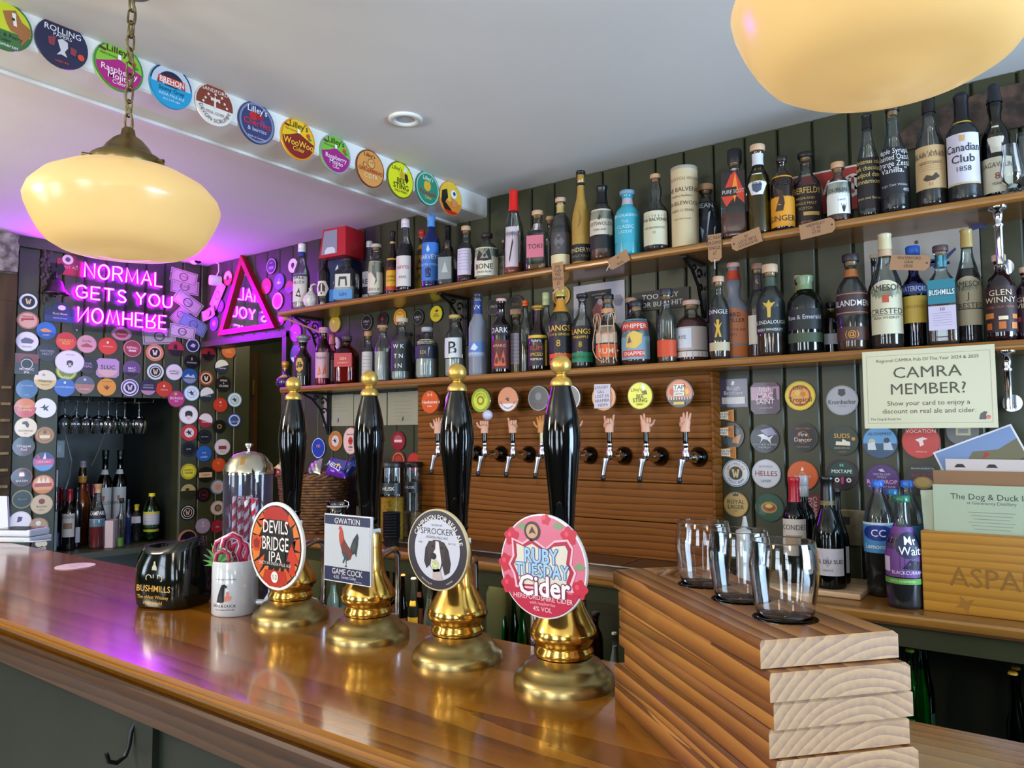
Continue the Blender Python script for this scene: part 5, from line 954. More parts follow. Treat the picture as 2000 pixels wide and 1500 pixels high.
# ------------------------------------------------------------------ bottles
PROF = {   # (height, radius) pairs as fractions of glass height and largest radius
 'std': [(0, .86), (.015, .97), (.04, 1), (.56, 1), (.62, .97), (.68, .84), (.73, .60), (.77, .44), (.82, .38), (.95, .35), (.955, .42), (.985, .42), (1, .38)],
 'wine': [(0, .88), (.015, .98), (.03, 1), (.60, 1), (.65, .95), (.70, .76), (.74, .52), (.78, .40), (.95, .37), (.955, .42), (1, .40)],
 'slope': [(0, .88), (.015, .98), (.03, 1), (.44, 1), (.52, .93), (.62, .70), (.70, .50), (.78, .40), (.95, .35), (.955, .42), (1, .40)],
 'squat': [(0, .88), (.02, .98), (.05, 1), (.58, 1), (.66, .97), (.73, .84), (.79, .58), (.83, .40), (.93, .36), (.94, .44), (1, .42)],
 'vsquat': [(0, .86), (.03, .97), (.07, 1), (.60, 1), (.70, .95), (.78, .76), (.84, .44), (.88, .30), (.95, .29), (.96, .36), (1, .34)],
 'slim': [(0, .9), (.01, .98), (.03, 1), (.62, 1), (.68, .95), (.74, .7), (.79, .52), (.84, .46), (.95, .44), (.96, .52), (1, .5)],
 'frost': [(0, .9), (.01, .98), (.03, 1), (.58, 1), (.64, .9), (.70, .62), (.76, .46), (.86, .42), (1, .40)],
 'bulge': [(0, .84), (.015, .96), (.05, 1), (.46, 1), (.54, .95), (.60, .76), (.65, .52), (.69, .40), (.74, .40), (.80, .50), (.86, .46), (.94, .34), (1, .34)],
 'round': [(0, .55), (.04, .75), (.14, .95), (.30, 1), (.46, .93), (.56, .72), (.62, .45), (.66, .28), (.9, .24), (1, .26)],
 'cone': [(0, .97), (.02, 1), (.1, 1), (.55, .95), (.64, .86), (.70, .5), (.74, .34), (.95, .30), (1, .32)],
 'tall': [(0, .86), (.015, .96), (.04, 1), (.48, 1), (.58, .92), (.68, .66), (.76, .47), (.84, .40), (1, .36)],
 'pet': [(0, .6), (.02, .8), (.05, .9), (.10, .92), (.16, .85), (.22, .93), (.30, 1), (.62, 1), (.68, .98), (.76, .84), (.84, .60), (.90, .38), (.94, .34), (1, .34)],
 'mixer': [(0, .9), (.02, 1), (.48, 1), (.56, .92), (.66, .62), (.76, .46), (.95, .40), (1, .42)],
}
def gmat(c):
    if c == 'c': return thin_glass('#e6ece8', haze=.03, hazecol='#b8bcc0')
    if c == 'f': return thin_glass('#b8bcc8', 0.25, 1.4, 0.55, '#a9aebd')      # frosted
    if c == 'g': return thin_glass('#5a7a3c', 0.03, 1.6, 0.25, '#0d150a')
    if c == 'dg': return thin_glass('#1c3018', 0.03, 1.6, 0.4, '#0a100a')
    if c == 'b': return thin_glass('#7a4a20', 0.03, 1.6, 0.2, '#120a05')
    if c == 'p': return thin_glass('#f0e2e6', 0.02)
    if c.startswith('t'): return thin_glass(c[1:], 0.03, 1.55)
    return P(c, 0.10, 0, 0.6)
NB = 0
def bottle(pos, H, Wd, prof='std', glass='c', liq=None, fill=.5, cap=('cork', '#c49a6c'), labels=(), desc='', rz=None, name='whisky_bottle', cat='bottle', group=None, band=None, tilt=0.0):
    """cap: (kind, colour, share of height); labels: (z0, z1, half angle, colour, [(text, size, z, colour)], shapes)"""
    global NB; NB += 1
    R = Wd/2
    if rz is None: rz = 0.55*math.atan2(-pos[0], pos[1])
    t = thing(name, desc, cat, pos, rz, group)
    ck = cap[0]; ch = cap[2] if len(cap) > 2 else {'cork': .065, 'screw': .17, 'wrap': .22, 'crown': .035, 'ball': .10, 'pet': .075, 'wax': .28, 'flat': .05, 'none': 0}[ck]
    over = {'cork': .35, 'screw': .9, 'wrap': .95, 'crown': .5, 'ball': .1, 'pet': .7, 'wax': .95, 'flat': .3, 'none': 0}[ck]
    gh = H*(1-ch*(1-over)); pr = [(r*R, h*gh) for h, r in PROF[prof]]
    sq = 0.0
    if name == 'square_bottle' or prof == 'cone': sq = 1.0
    gm = gmat(glass); MB().lathe(pr, gm, 24, sq=sq).obj('glass_body', t)
    def rad(z):
        for (r0, z0), (r1, z1) in zip(pr, pr[1:]):
            if z0 <= z <= z1: return r0+(r1-r0)*(z-z0)/max(z1-z0, 1e-6)
        return pr[-1][0]
    rn = pr[-2][0]
    if liq:
        zf = gh*fill; lp = [(max(r*.94-.0006, .001), z+.004) for r, z in pr if z < zf-0.004]; lp.append((rad(zf)*.94-.0006, zf))
        MB().lathe(lp, liquid(liq), 20, sq=sq).obj('liquid', t)
    cm = P(cap[1], .45 if ck in ('cork', 'flat') else .25, 0.0 if ck != 'ball' else .3)
    z0 = H-ch*H
    if ck == 'cork':
        MB().lathe([(rn*1.22, z0+H*ch*.25), (rn*1.28, z0+H*ch*.35), (rn*1.28, H-0.002), (rn*1.2, H)], cm, 20).obj('stopper', t)
        MB().lathe([(rn*.82, gh-0.014), (rn*.86, z0+H*ch*.25)], P('#b98a5a', .7), 14, cap0=False, cap1=False).obj('cork', t)
    elif ck == 'flat': MB().lathe([(rn*1.05, z0), (rn*1.3, z0+0.002), (rn*1.35, H-0.003), (rn*1.2, H)], cm, 20).obj('stopper', t)
    elif ck in ('screw', 'wrap', 'wax'):
        k = 1.10; pp = [(rad(z0+(H-z0)*f*.98)*k+0.0006 if z0+(H-z0)*f < gh else rn*k, z0+(H-z0)*f) for f in (0, .15, .3, .5, .7, .85)]
        if ck == 'screw': pp = [(rn*1.16, z0), (rn*1.2, z0+.002), (rn*1.2, z0+(H-z0)*.45), (rn*1.13, z0+(H-z0)*.48), (rn*1.2, z0+(H-z0)*.52)]
        pp += [(rn*1.18, H-0.003), (rn*1.05, H)]
        MB().lathe(pp, cm, 20, cap0=False).obj('cap', t)
    elif ck == 'crown': MB().lathe([(rn*1.35, H-0.006), (rn*1.3, H-0.003), (rn*1.05, H)], cm, 18).obj('crown_cap', t)
    elif ck == 'pet': MB().lathe([(rn*1.22, z0), (rn*1.25, z0+.002), (rn*1.22, H-.002), (rn*1.1, H)], cm, 20).obj('cap', t)
    elif ck == 'ball': mb = MB(); mb.lathe([(rn*1.1, z0), (rn*1.1, z0+H*ch*.3), (rn*1.6, z0+H*ch*.45), (rn*1.7, H-H*ch*.2), (rn*1.1, H)], cm, 20); mb.obj('stopper', t)
    if band:
        b0, b1, bc = band[:3]; q = [(rad(z)+0.0009, z) for z in (H*b0, H*(b0+b1)/2, H*b1)]
        mb = MB().lathe(q, P(bc, .4), 20, cap0=False, cap1=False)
        if len(band) > 3: 
            rr = rad(H*(b0+b1)/2)+0.0016
            mb.text(band[3], (b1-b0)*H*.5, 0, 0, 0, P(band[4], .4), wrap=lambda x, y, z: (rr*math.sin(x/rr), -rr*math.cos(x/rr), H*(b0+b1)/2+y))
        mb.obj('neck_label', t)
    for L in labels:
        a, b, ha, col, tx = L[:5]; shp = L[5] if len(L) > 5 else ()
        za, zb = a*H, b*H; mb = MB(); n = 14; ha_ = math.radians(ha)
        rr = (rad((za+zb)/2)+0.0010)
        flat = sq > 0
        def wr(x, y, z, rr=rr, k=0.0, flat=flat):
            if flat: return (x, -(rr+z), y)
            an = x/rr; r2 = min(rr, rad(y)+.001) if not flat else rr
            return ((r2+z)*math.sin(an), -(r2+z)*math.cos(an), y)
        top = L[6] if len(L) > 6 else 'flat'
        zs = [za, (za+zb)/2, zb]; rows = []; hw = rr*ha_ if not flat else rr*min(ha_, .86)
        v = []; f = []
        for j in range(3):
            for i in range(n+1):
                x = -hw+2*hw*i/n; zz_ = zs[j]
                if top == 'arch' and j == 2: zz_ = zb-(zb-za)*.16*(x/hw)**2
                if top == 'oval': x *= (1 if j == 1 else .55)
                v.append(wr(x, zz_, 0))
        for j in range(2):
            for i in range(n): f.append((j*(n+1)+i, j*(n+1)+i+1, (j+1)*(n+1)+i+1, (j+1)*(n+1)+i))
        mb.add(v, f, P(col, .55), True)
        k = 0.00025
        for s_ in shp:
            k += 0.00015
            if s_[0] == 'r':     # colour, x0, x1, z0, z1 as shares of half width / label height
                _, c_, xa, xb, ya, yb = s_; m_ = 8; vv = []
                for yy in (ya, yb):
                    for i in range(m_+1): vv.append(wr(hw*(xa+(xb-xa)*i/m_), za+(zb-za)*yy, k))
                mb.add(vv, [(i, i+1, m_+1+i+1, m_+1+i) for i in range(m_)], P(c_, .5), True)
            else:                # polygon in the same units, cut fine enough to follow the glass
                bq = bmesh.new(); bq.faces.new([bq.verts.new((hw*x, za+(zb-za)*y, 0)) for x, y in s_[2]])
                bmesh.ops.triangulate(bq, faces=bq.faces[:]); lo = [e for e in bq.edges if e.calc_length() > rr*.35]
                if lo: bmesh.ops.subdivide_edges(bq, edges=lo, cuts=3); bmesh.ops.triangulate(bq, faces=bq.faces[:])
                bq.verts.index_update(); mb.add([wr(q.co.x, q.co.y, k) for q in bq.verts], [[q.index for q in f_.verts] for f_ in bq.faces], P(s_[1], .5)); bq.free()
        mt_x = MB()
        for w_ in tx:
            s_, size, zc, c_ = w_[:4]; vs, fs, wd = text_mesh(s_, .01 if size > .2 else 0)
            sz = size*(zb-za); mxw = hw*1.85-2*abs(w_[4] if len(w_) > 4 else 0)*hw; sqz = min(1, mxw/(wd*sz)) if wd else 1
            if sqz < .6: sz *= sqz/.6; sqz = .6
            yc = za+(zb-za)*zc; dx = w_[4]*hw if len(w_) > 4 else 0
            mt_x.text(s_, sz, dx, yc, k+.0003, P(c_, .5), squash=sqz, bold=.01 if size > .2 else 0, wrap=wr)
        lo_ = mb.obj('label', t)
        if tx: mt_x.obj('lettering', lo_)
    if tilt: t.rotation_euler = (0, tilt, rz)
    return t
STAND = {'u': [], 'l': [], 'a': []}
def SB(shelf, px, top, wpx, row, prof, glass, liq, fill, cap, labels, desc, **k):
    z = ZUP if shelf == 'u' else ZLOW; Y0 = {'f': 2.150, 'm': 2.185, 'b': 2.245}[row] + (0 if shelf == 'u' else .005)
    best = None                    # nudge in depth until it clears the bottles already standing there
    for dy in sorted([i*.006 for i in range(-6, 17)], key=abs):
        Y = Y0+dy; x = onY(px, top, Y).x; r = wpx/2*depth((x, Y, z+.1))/FPX*math.cos(math.atan2(abs(px-1000), FPX))
        if Y-r < (2.106 if shelf == 'u' else 2.121) or Y+r > YW-.002: continue
        ov = max([r+r2-math.hypot(x-x2, Y-y2) for x2, y2, r2 in STAND[shelf]]+[0])
        if best is None or ov < best[0]-1e-6: best = (ov, Y, r)
        if ov <= 0: break
    Y = best[1] if best else Y0; p = onY(px, top, Y)
    # find foot of the bottle on this row so the axis stays upright
    zt = p.z; x = p.x
    pb = onY(px, top, Y); dx = 0
    H = (zt-z); dep = (Vector((x, Y, z+H/2))-CAM).dot(FWD); Wd = wpx*dep/FPX*(CAM-Vector((x, Y, CAM.z))).length/ (CAM-Vector((x, Y, CAM.z))).length
    # a body seen off axis spreads a little: correct its width
    an = math.atan2(abs(px-1000), FPX); Wd *= math.cos(an)
    if best and best[0] > 0: Wd = max(Wd-2*best[0]-.001, Wd*.86)
    STAND[shelf].append((x, Y, Wd/2))
    return bottle((x, Y, z+0.0005), H, Wd, prof, glass, liq, fill, cap, labels, desc, **k)
TAN, CRK = '#c9a27c', '#b98a5c'
def Lb(z0, z1, ha, col, tx=(), sh=(), top='flat'): return (z0, z1, ha, col, list(tx), list(sh), top)
lines = lambda c, y0, y1, n: [('r', c, -.7, .7, y0+(y1-y0)*i/max(n-1, 1), y0+(y1-y0)*i/max(n-1, 1)+.012) for i in range(n)]
U = [
 (590, 477, 33, 'f', 'tall', 'c', '#c8c8c8', .5, ('screw', '#e8e6ee', .13), [Lb(.10, .52, 62, '#d8cfc8', [('PALE', .2, .88, '#2a2a4a'), ('ALLEX', .16, .7, '#2a2a4a')], [('r', '#3a3a6a', -1, 1, .92, .99), ('p', '#2a2a34', [(-.3, .2), (.1, .5), (.3, .15)])])], 'tall clear bottle with a white capsule at the neon end of the upper shelf', dict(band=(.80, .86, '#2a3a9a'))),
 (634, 497, 26, 'b', 'wine', '#141214', None, 0, ('screw', '#151515', .2), [], 'dark bottle behind the white capped bottle, upper shelf', {}),
 (634, 496, 28, 'm', 'wine', '#18161a', None, 0, ('wrap', '#101012', .2), [Lb(.18, .46, 60, '#e4e0dc', [], [('p', '#3a2c28', [(-.4, .2), (-.5, .6), (-.2, .85), (.2, .85), (.5, .6), (.4, .2), (.2, .35), (.1, .1), (-.1, .1), (-.2, .35)]), ('p', '#d8d0cc', [(-.08, .8), (.08, .8), (.12, .2), (-.12, .2)])], 'oval')], 'black bottle with a round white spaniel label', {}),
 (678, 505, 44, 'f', 'vsquat', 'c', '#b8b8c0', .35, ('flat', '#1a1a1e', .09), [Lb(.04, .25, 60, '#4a8ac8', [('GIN', .5, .5, '#1a2a4a')]), Lb(.3, .6, 40, '#c8c4bc', [], [('p', '#2a2a2c', [(-.6, .1), (-.5, .8), (.5, .8), (.6, .1), (.35, .1), (.3, .6), (-.3, .6), (-.35, .1)])])], 'squat clear decanter with a horseshoe in front of the blue box', dict(name='square_bottle')),
 (722, 472, 28, 'b', 'tall', 'c', '#a8a8b0', .3, ('screw', '#c8c8d0', .1), [Lb(.1, .5, 60, '#d8d4dc', [('REY', .3, .6, '#1c1c28')], [('r', '#20283a', -1, 1, .1, .4)])], 'clear bottle with a white and navy label behind the fox label bottle', {}),
 (735, 478, 32, 'f', 'slim', 'c', '#c8ccc0', .6, ('cork', '#b8b0a4', .08), [Lb(.07, .66, 72, '#cfc8b4', [('SEEDLIP', .12, .1, '#5a5448')], [('p', '#5c5e56', [(-.1, .9), (.0, .78), (.1, .93), (.12, .72), (.3, .6), (.35, .35), (.1, .22), (.25, .42), (.05, .52), (-.15, .62), (-.12, .72)])])], 'slim clear bottle with a cream label and grey leaping fox', dict(name='spirit_bottle')),
 (767, 452, 25, 'f', 'slope', '#1c0c06', None, 0, ('wrap', '#1a120c', .16), [Lb(.06, .56, 70, '#dca81c', [('KAHLUA', .13, .66, '#a81c14'), ('COFFEE', .09, .42, '#5a2c10'), ('LIQUEUR', .08, .3, '#5a2c10')], [('r', '#c03a18', -1, 1, .0, .12)])], 'narrow dark brown liqueur bottle with a yellow label', dict(name='liqueur_bottle', band=(.80, .83, '#d8b87c'))),
 (792, 429, 36, 'f', 'tall', 'c', '#0a0606', .66, ('screw', '#dcd8dc', .12), [Lb(.07, .48, 55, '#d8d0cc', [('ABYSS', .16, .62, '#a81c2c'), ('ANIS', .12, .3, '#2a1c1c')])], 'tall clear bottle of black liquor with a white cap', dict(name='liqueur_bottle')),
 (824, 450, 27, 'b', 'std', 't#c8b83a', '#b89a1c', .8, ('screw', '#c8382c', .12), [Lb(.1, .6, 60, '#a88c14', [('NAVY', .2, .3, '#2c2408')], [('p', '#3a3010', [(-.5, .6), (0, .9), (.5, .6), (0, .3)])])], 'yellow bottle with a red cap behind the bright blue bottle', {}),
 (842, 420, 36, 'f', 'std', '#16245c', None, 0, ('wrap', '#5a9ae0', .17), [Lb(.09, .60, 75, '#3a7ad0', [('HARVEYS', .17, .62, '#e4ecf6'), ('BRISTOL CREAM', .08, .42, '#d0e0f4')], [('p', '#16245c', [(-.2, .08), (.2, .08), (.25, .3), (0, .36), (-.25, .3)]), ('p', '#c8d8f0', [(-.15, .8), (0, .95), (.15, .8), (0, .74)])])], 'bright blue sherry bottle with a pale blue capsule', dict(name='sherry_bottle')),
 (874, 442, 24, 'b', 'wine', '#121012', None, 0, ('wrap', '#0e0e10', .22), [], 'thin black bottle behind the small grey decanter', {}),
 (874, 470, 33, 'f', 'vsquat', 'c', '#6a6870', .42, ('cork', '#1a1a1c', .16), [Lb(.12, .6, 45, '#8a9090', [], [('p', '#b8bcbc', [(-.5, .3), (0, .8), (.5, .3)])])], 'small clear decanter of grey liquor beside the bright blue bottle', dict(name='square_bottle')),
 (910, 443, 35, 'f', 'std', 'c', '#4a1020', .22, ('cork', TAN, .1), [Lb(.12, .58, 50, '#cfc4dc', lines('#8a7c9c', .2, .9, 7) and [], lines('#8a7c9c', .2, .9, 7))], 'clear bottle of dark red liquor with a lilac label', {}),
 (951, 457, 48, 'f', 'vsquat', 'c', '#c8c0b0', .5, ('flat', '#2a2018', .1), [Lb(.06, .66, 78, '#d8cfb8', [('BONE', .26, .32, '#1c1a18'), ('SPICED RUM', .1, .12, '#3a342c')], [('p', '#1c1a18', [(-.5, .55), (-.3, .9), (0, .7), (.35, .95), (.5, .55), (.1, .5)]), ('p', '#8a847a', [(-.2, .6), (.1, .85), (.3, .6)])])], 'squat bottle with a cream pirate label and swing stopper', dict(name='rum_bottle')),
 (989, 470, 34, 'b', 'std', 'c', '#c8a060', .4, ('cork', TAN, .08), [Lb(.05, .6, 62, '#d8c8a4', [('RUM', .2, .5, '#5a3c1c')], [], 'oval')], 'clear bottle with an oval cream label behind the red capped one', {}),
 (1003, 373, 39, 'f', 'tall', 'c', '#a8401c', .14, ('wrap', '#d8201c', .25), [Lb(.08, .55, 40, '#c8b8c4', [], [('p', '#2a1c20', [(-.3, .2), (.2, .7), (.3, .6), (-.2, .1)])])], 'tall nearly empty bottle with a bright red capsule', dict(name='spirit_bottle')),
 (1050, 413, 42, 'f', 'std', 'c', '#8a5a2c', .1, ('cork', TAN, .1), [Lb(.2, .56, 45, '#c86a7c', [('TOKI', .3, .5, '#5a1c2c')])], 'clear flask with a coral label beside the red capsule', dict(name='square_bottle', band=(.66, .78, '#d8ccd0'))),
 (1074, 424, 30, 'b', 'std', 'c', '#6a3414', .45, ('cork', TAN, .08), [Lb(.1, .5, 55, '#2a1c14', [])], 'amber bottle peeping from behind the grey label bottle', {}),
 (1095, 388, 39, 'f', 'squat', 'c', '#4a2a14', .2, ('cork', '#c8a48c', .08), [Lb(.18, .74, 84, '#4c4648', [('Lakes', .16, .7, '#28242a')], [('p', '#6a6468', [(-.4, .3), (0, .5), (.4, .3), (0, .1)])]), Lb(.02, .17, 70, '#d8c89c', [])], 'bottle wrapped in a dark grey label with a cream foot', dict(band=(.78, .90, '#b8a468'))),
 (1134, 335, 38, 'f', 'slope', '#b08a3c', None, 0, ('screw', '#141414', .05), [Lb(.02, .2, 86, '#121214', [('PENDERYN', .36, .66, '#c8b480'), ('SINGLE MALT', .2, .3, '#8a7c54')]), Lb(.3, .62, 50, '#a88438', [], [('p', '#8a6a2c', [(-.2, .2), (.1, .6), (-.1, .9), (.3, .5), (.1, .3)])])], 'tall matt gold bottle, the tallest in the middle of the upper shelf', dict(band=(.84, .87, '#141414'))),
 (1175, 364, 48, 'f', 'std', 'c', '#6a3a14', .28, ('wrap', '#15161a', .24), [Lb(.32, .66, 66, '#cfc4b0', [('COTSWOLDS', .2, .42, '#3a342c'), ('single malt', .12, .2, '#5a5248')], [('p', '#2a2a2a', [(-.1, .62), (.05, .8), (.1, .66), (0, .55)])]), Lb(.14, .30, 66, '#1c1c20', [])], 'black capsuled bottle with a cream label over a dark band, beside the gold one', {}),
 (1225, 374, 52, 'f', 'squat', '#3aa4b8', None, 0, ('flat', '#7a9cb0', .07), [Lb(.2, .62, 60, '#3aa4b8', [('BRUICHLADDICH', .13, .92, '#dceef4'), ('THE', .14, .7, '#b8e0e8'), ('CLASSIC', .17, .52, '#c8e4ee'), ('LADDIE', .15, .34, '#b8e0e8')])], 'opaque turquoise bottle on the upper shelf', dict(band=(.78, .88, '#b4b0b8'))),
 (1280, 342, 50, 'f', 'bulge', 'c', '#2a1008', .56, ('cork', TAN, .07), [Lb(.07, .5, 66, '#cdc8aa', [('THE BALVENIE', .13, .74, '#3a342c'), ('DOUBLEWOOD', .09, .5, '#5a5040'), ('12', .1, .36, '#5a5040')], [])], 'bulb necked bottle with a cream label beside the cream tube', {}),
 (1378, 362, 54, 'f', 'squat', 'c', '#14161e', .72, ('cork', '#c89c74', .12), [Lb(.08, .72, 80, '#1c2430', [('NEAN', .17, .88, '#dce4e8')], [('p', '#b8ccd8', [(-.5, .05), (-.35, .5), (-.42, .5)]), ('p', '#b8ccd8', [(.1, .05), (.35, .75), (.22, .7)]), ('p', '#8aa4b8', [(-.1, .1), (-.2, .4), (0, .3)]), ('p', '#c8d4dc', [(.5, .05), (.6, .4), (.5, .35)])])], 'squat dark blue leaf patterned bottle after the cream tube', {}),
 (1434, 294, 54, 'f', 'std', 'c', '#6a2c0c', .32, ('cork', '#141416', .20), [Lb(.34, .72, 66, '#201614', [('PURE SCOT', .16, .42, '#c8c0bc')], [('p', '#c8381c', [(-1, .3), (-.2, .9), (.2, 1), (.9, .4), (.9, .05), (.2, .3), (-.6, .0)]), ('p', '#e88a2c', [(-.1, .5), (.2, .95), (.4, .5), (.1, .1)]), ('r', '#1c1210', -1, .3, .3, .55)])], 'square shouldered bottle with a red mountain label and black neck', dict(name='square_bottle')),
 (1479, 285, 45, 'f', 'slim', 't#b8b04a', '#8a7a14', .58, ('cork', '#d0ac8c', .09), [Lb(.42, .66, 52, '#e0e0e4', [('P&B', .24, .5, '#3a4050')], [('p', '#4a5468', [(-.5, .5), (-.4, .2), (0, .08), (.4, .2), (.5, .5), (.44, .5), (.36, .25), (0, .14), (-.36, .25), (-.44, .5)])], 'oval')], 'olive yellow bottle with a round white label, upper shelf', dict(band=(.77, .90, '#d4d6dc'))),
 (1526, 307, 47, 'f', 'vsquat', '#22130c', None, 0, ('flat', '#20140e', .08), [Lb(.05, .72, 84, '#d8921c', [('POVERI', .16, .86, '#2c1c10'), ('GINGER', .16, .16, '#2c1c10')], [('p', '#3a2414', [(-.35, .3), (-.1, .55), (-.3, .75), (.1, .68), (.2, .45), (.1, .3)])])], 'brown bottle wrapped in an orange label, upper shelf', dict(name='rum_bottle')),
 (1573, 300, 62, 'f', 'std', 'c', '#8a4410', .40, ('cork', '#16130f', .08), [Lb(.12, .56, 66, '#2a1a1c', [('ABERFELDY', .24, .84, '#d8b45c'), ('HIGHLAND', .1, .62, '#c8a85c'), ('SINGLE MALT', .1, .48, '#c8a85c'), ('SCOTCH', .09, .34, '#c8a85c')], [('r', '#c8a85c', -.1, .8, .14, .24)])], 'clear bottle with a dark label of gold capitals, upper shelf', {}),
 (1636, 319, 50, 'f', 'squat', 'c', '#5a2010', .48, ('cork', '#c89c74', .13), [Lb(.12, .66, 62, '#dcdcd4', [('DUBLIN', .16, .72, '#2c2c2c'), ('swift', .12, .42, '#3a8ac8', .3)], [('r', '#f0f0ee', .05, .8, .0, .5), ('p', '#1c2430', [(.2, .34), (.35, .2), (.42, .3), (.5, .2), (.65, .34), (.5, .08), (.42, .02), (.34, .08)])])], 'short bottle with a white swallow label before the red enamel sign', {}),
 (1692, 225, 46, 'f', 'tall', 'c', '#14080a', .2, ('wrap', '#14110e', .14), [Lb(.08, .56, 80, '#1a1012', [('Christmas cake', .13, .92, '#d8c070'), ('dark chocolate', .13, .79, '#d8c070'), ('medjool dates', .13, .66, '#d8c070'), ('cinnamon.', .13, .53, '#d8c070'), ('Grain and Barrel', .07, .2, '#c8b470')])], 'black labelled bottle with yellow words, fourth bottle from the upper shelf end', dict(band=(.90, .935, '#c8b890'))),
 (1742, 206, 58, 'f', 'tall', 'c', '#0c0c12', .15, ('cork', '#141414', .08), [Lb(.16, .58, 80, '#16181e', [('Maple Syrup&', .17, .92, '#e8e8ec'), ('Toasted Oats&', .17, .78, '#e8e8ec'), ('Orange Zest&', .17, .64, '#e8e8ec'), ('Vanilla."', .17, .5, '#e8e8ec'), ('Single Cask Whisky', .07, .18, '#b8b8bc'), ('40%', .09, .07, '#d8d8dc', .6)])], 'black labelled bottle with bold white words on the upper shelf', {}),
 (1812, 190, 62, 'f', 'tall', 'c', '#241008', .3, ('wrap', '#1a1612', .15), [Lb(.15, .53, 68, '#c8a878', [('BLAIR ATHOL', .15, .78, '#4a3420'), ('aged 11 years', .08, .6, '#6a5034'), ('11', .1, .1, '#4a3420')], [('p', '#4a3a2c', [(-.4, .22), (-.2, .32), (.1, .28), (.3, .36), (.5, .26), (.2, .18), (-.2, .17)])]+lines('#a8885c', .42, .62, 5))], 'bottle with a tan label and a little otter drawing', dict(band=(.955, .985, '#b8702c'))),
 (1876, 185, 68, 'f', 'wine', 'c', '#0e0a14', .72, ('wrap', '#121216', .27), [Lb(.14, .60, 64, '#d2cedc', [('Canadian', .22, .72, '#20242c'), ('Club', .22, .5, '#20242c'), ('1858', .14, .3, '#2c3038')], [('r', '#c8b48c', -1, 1, .0, .04), ('p', '#c8a468', [(-.12, .84), (.12, .84), (.16, .96), (-.16, .96)])])], 'dark bottle with a white script label reading 1858', dict(band=(.715, .75, '#d8b43c'))),
 (1940, 167, 62, 'f', 'bulge', 't#a8a470', '#1c1208', .62, ('wrap', '#1a1c22', .16), [Lb(.04, .34, 66, '#c4bca4', [('LAGAVULIN', .2, .78, '#3a3028'), ('8', .26, .46, '#8a2c20'), ('YEARS', .1, .24, '#3a3028')]), Lb(.38, .62, 32, '#cfc8b8', [('L', .2, .75, '#3a4a6a')], [], 'oval')], 'last dark bottle with an oval label, behind the tasting glasses', {}),
]
STAND['u'].append((onY(1336, 330, 2.16).x, 2.16, .040)); STAND['u'].append((onY(608, 590, 2.145).x, 2.145, .037))
for i, r in enumerate(U):
    px, top, wp, row, prof, gl, lq, fl, cp_, lb, de, kw = r; SB('u', px, top, wp, row, prof, gl, lq, fl, cp_, lb, de, group='bottles on the upper shelf', **kw)
SC = lambda *a: a
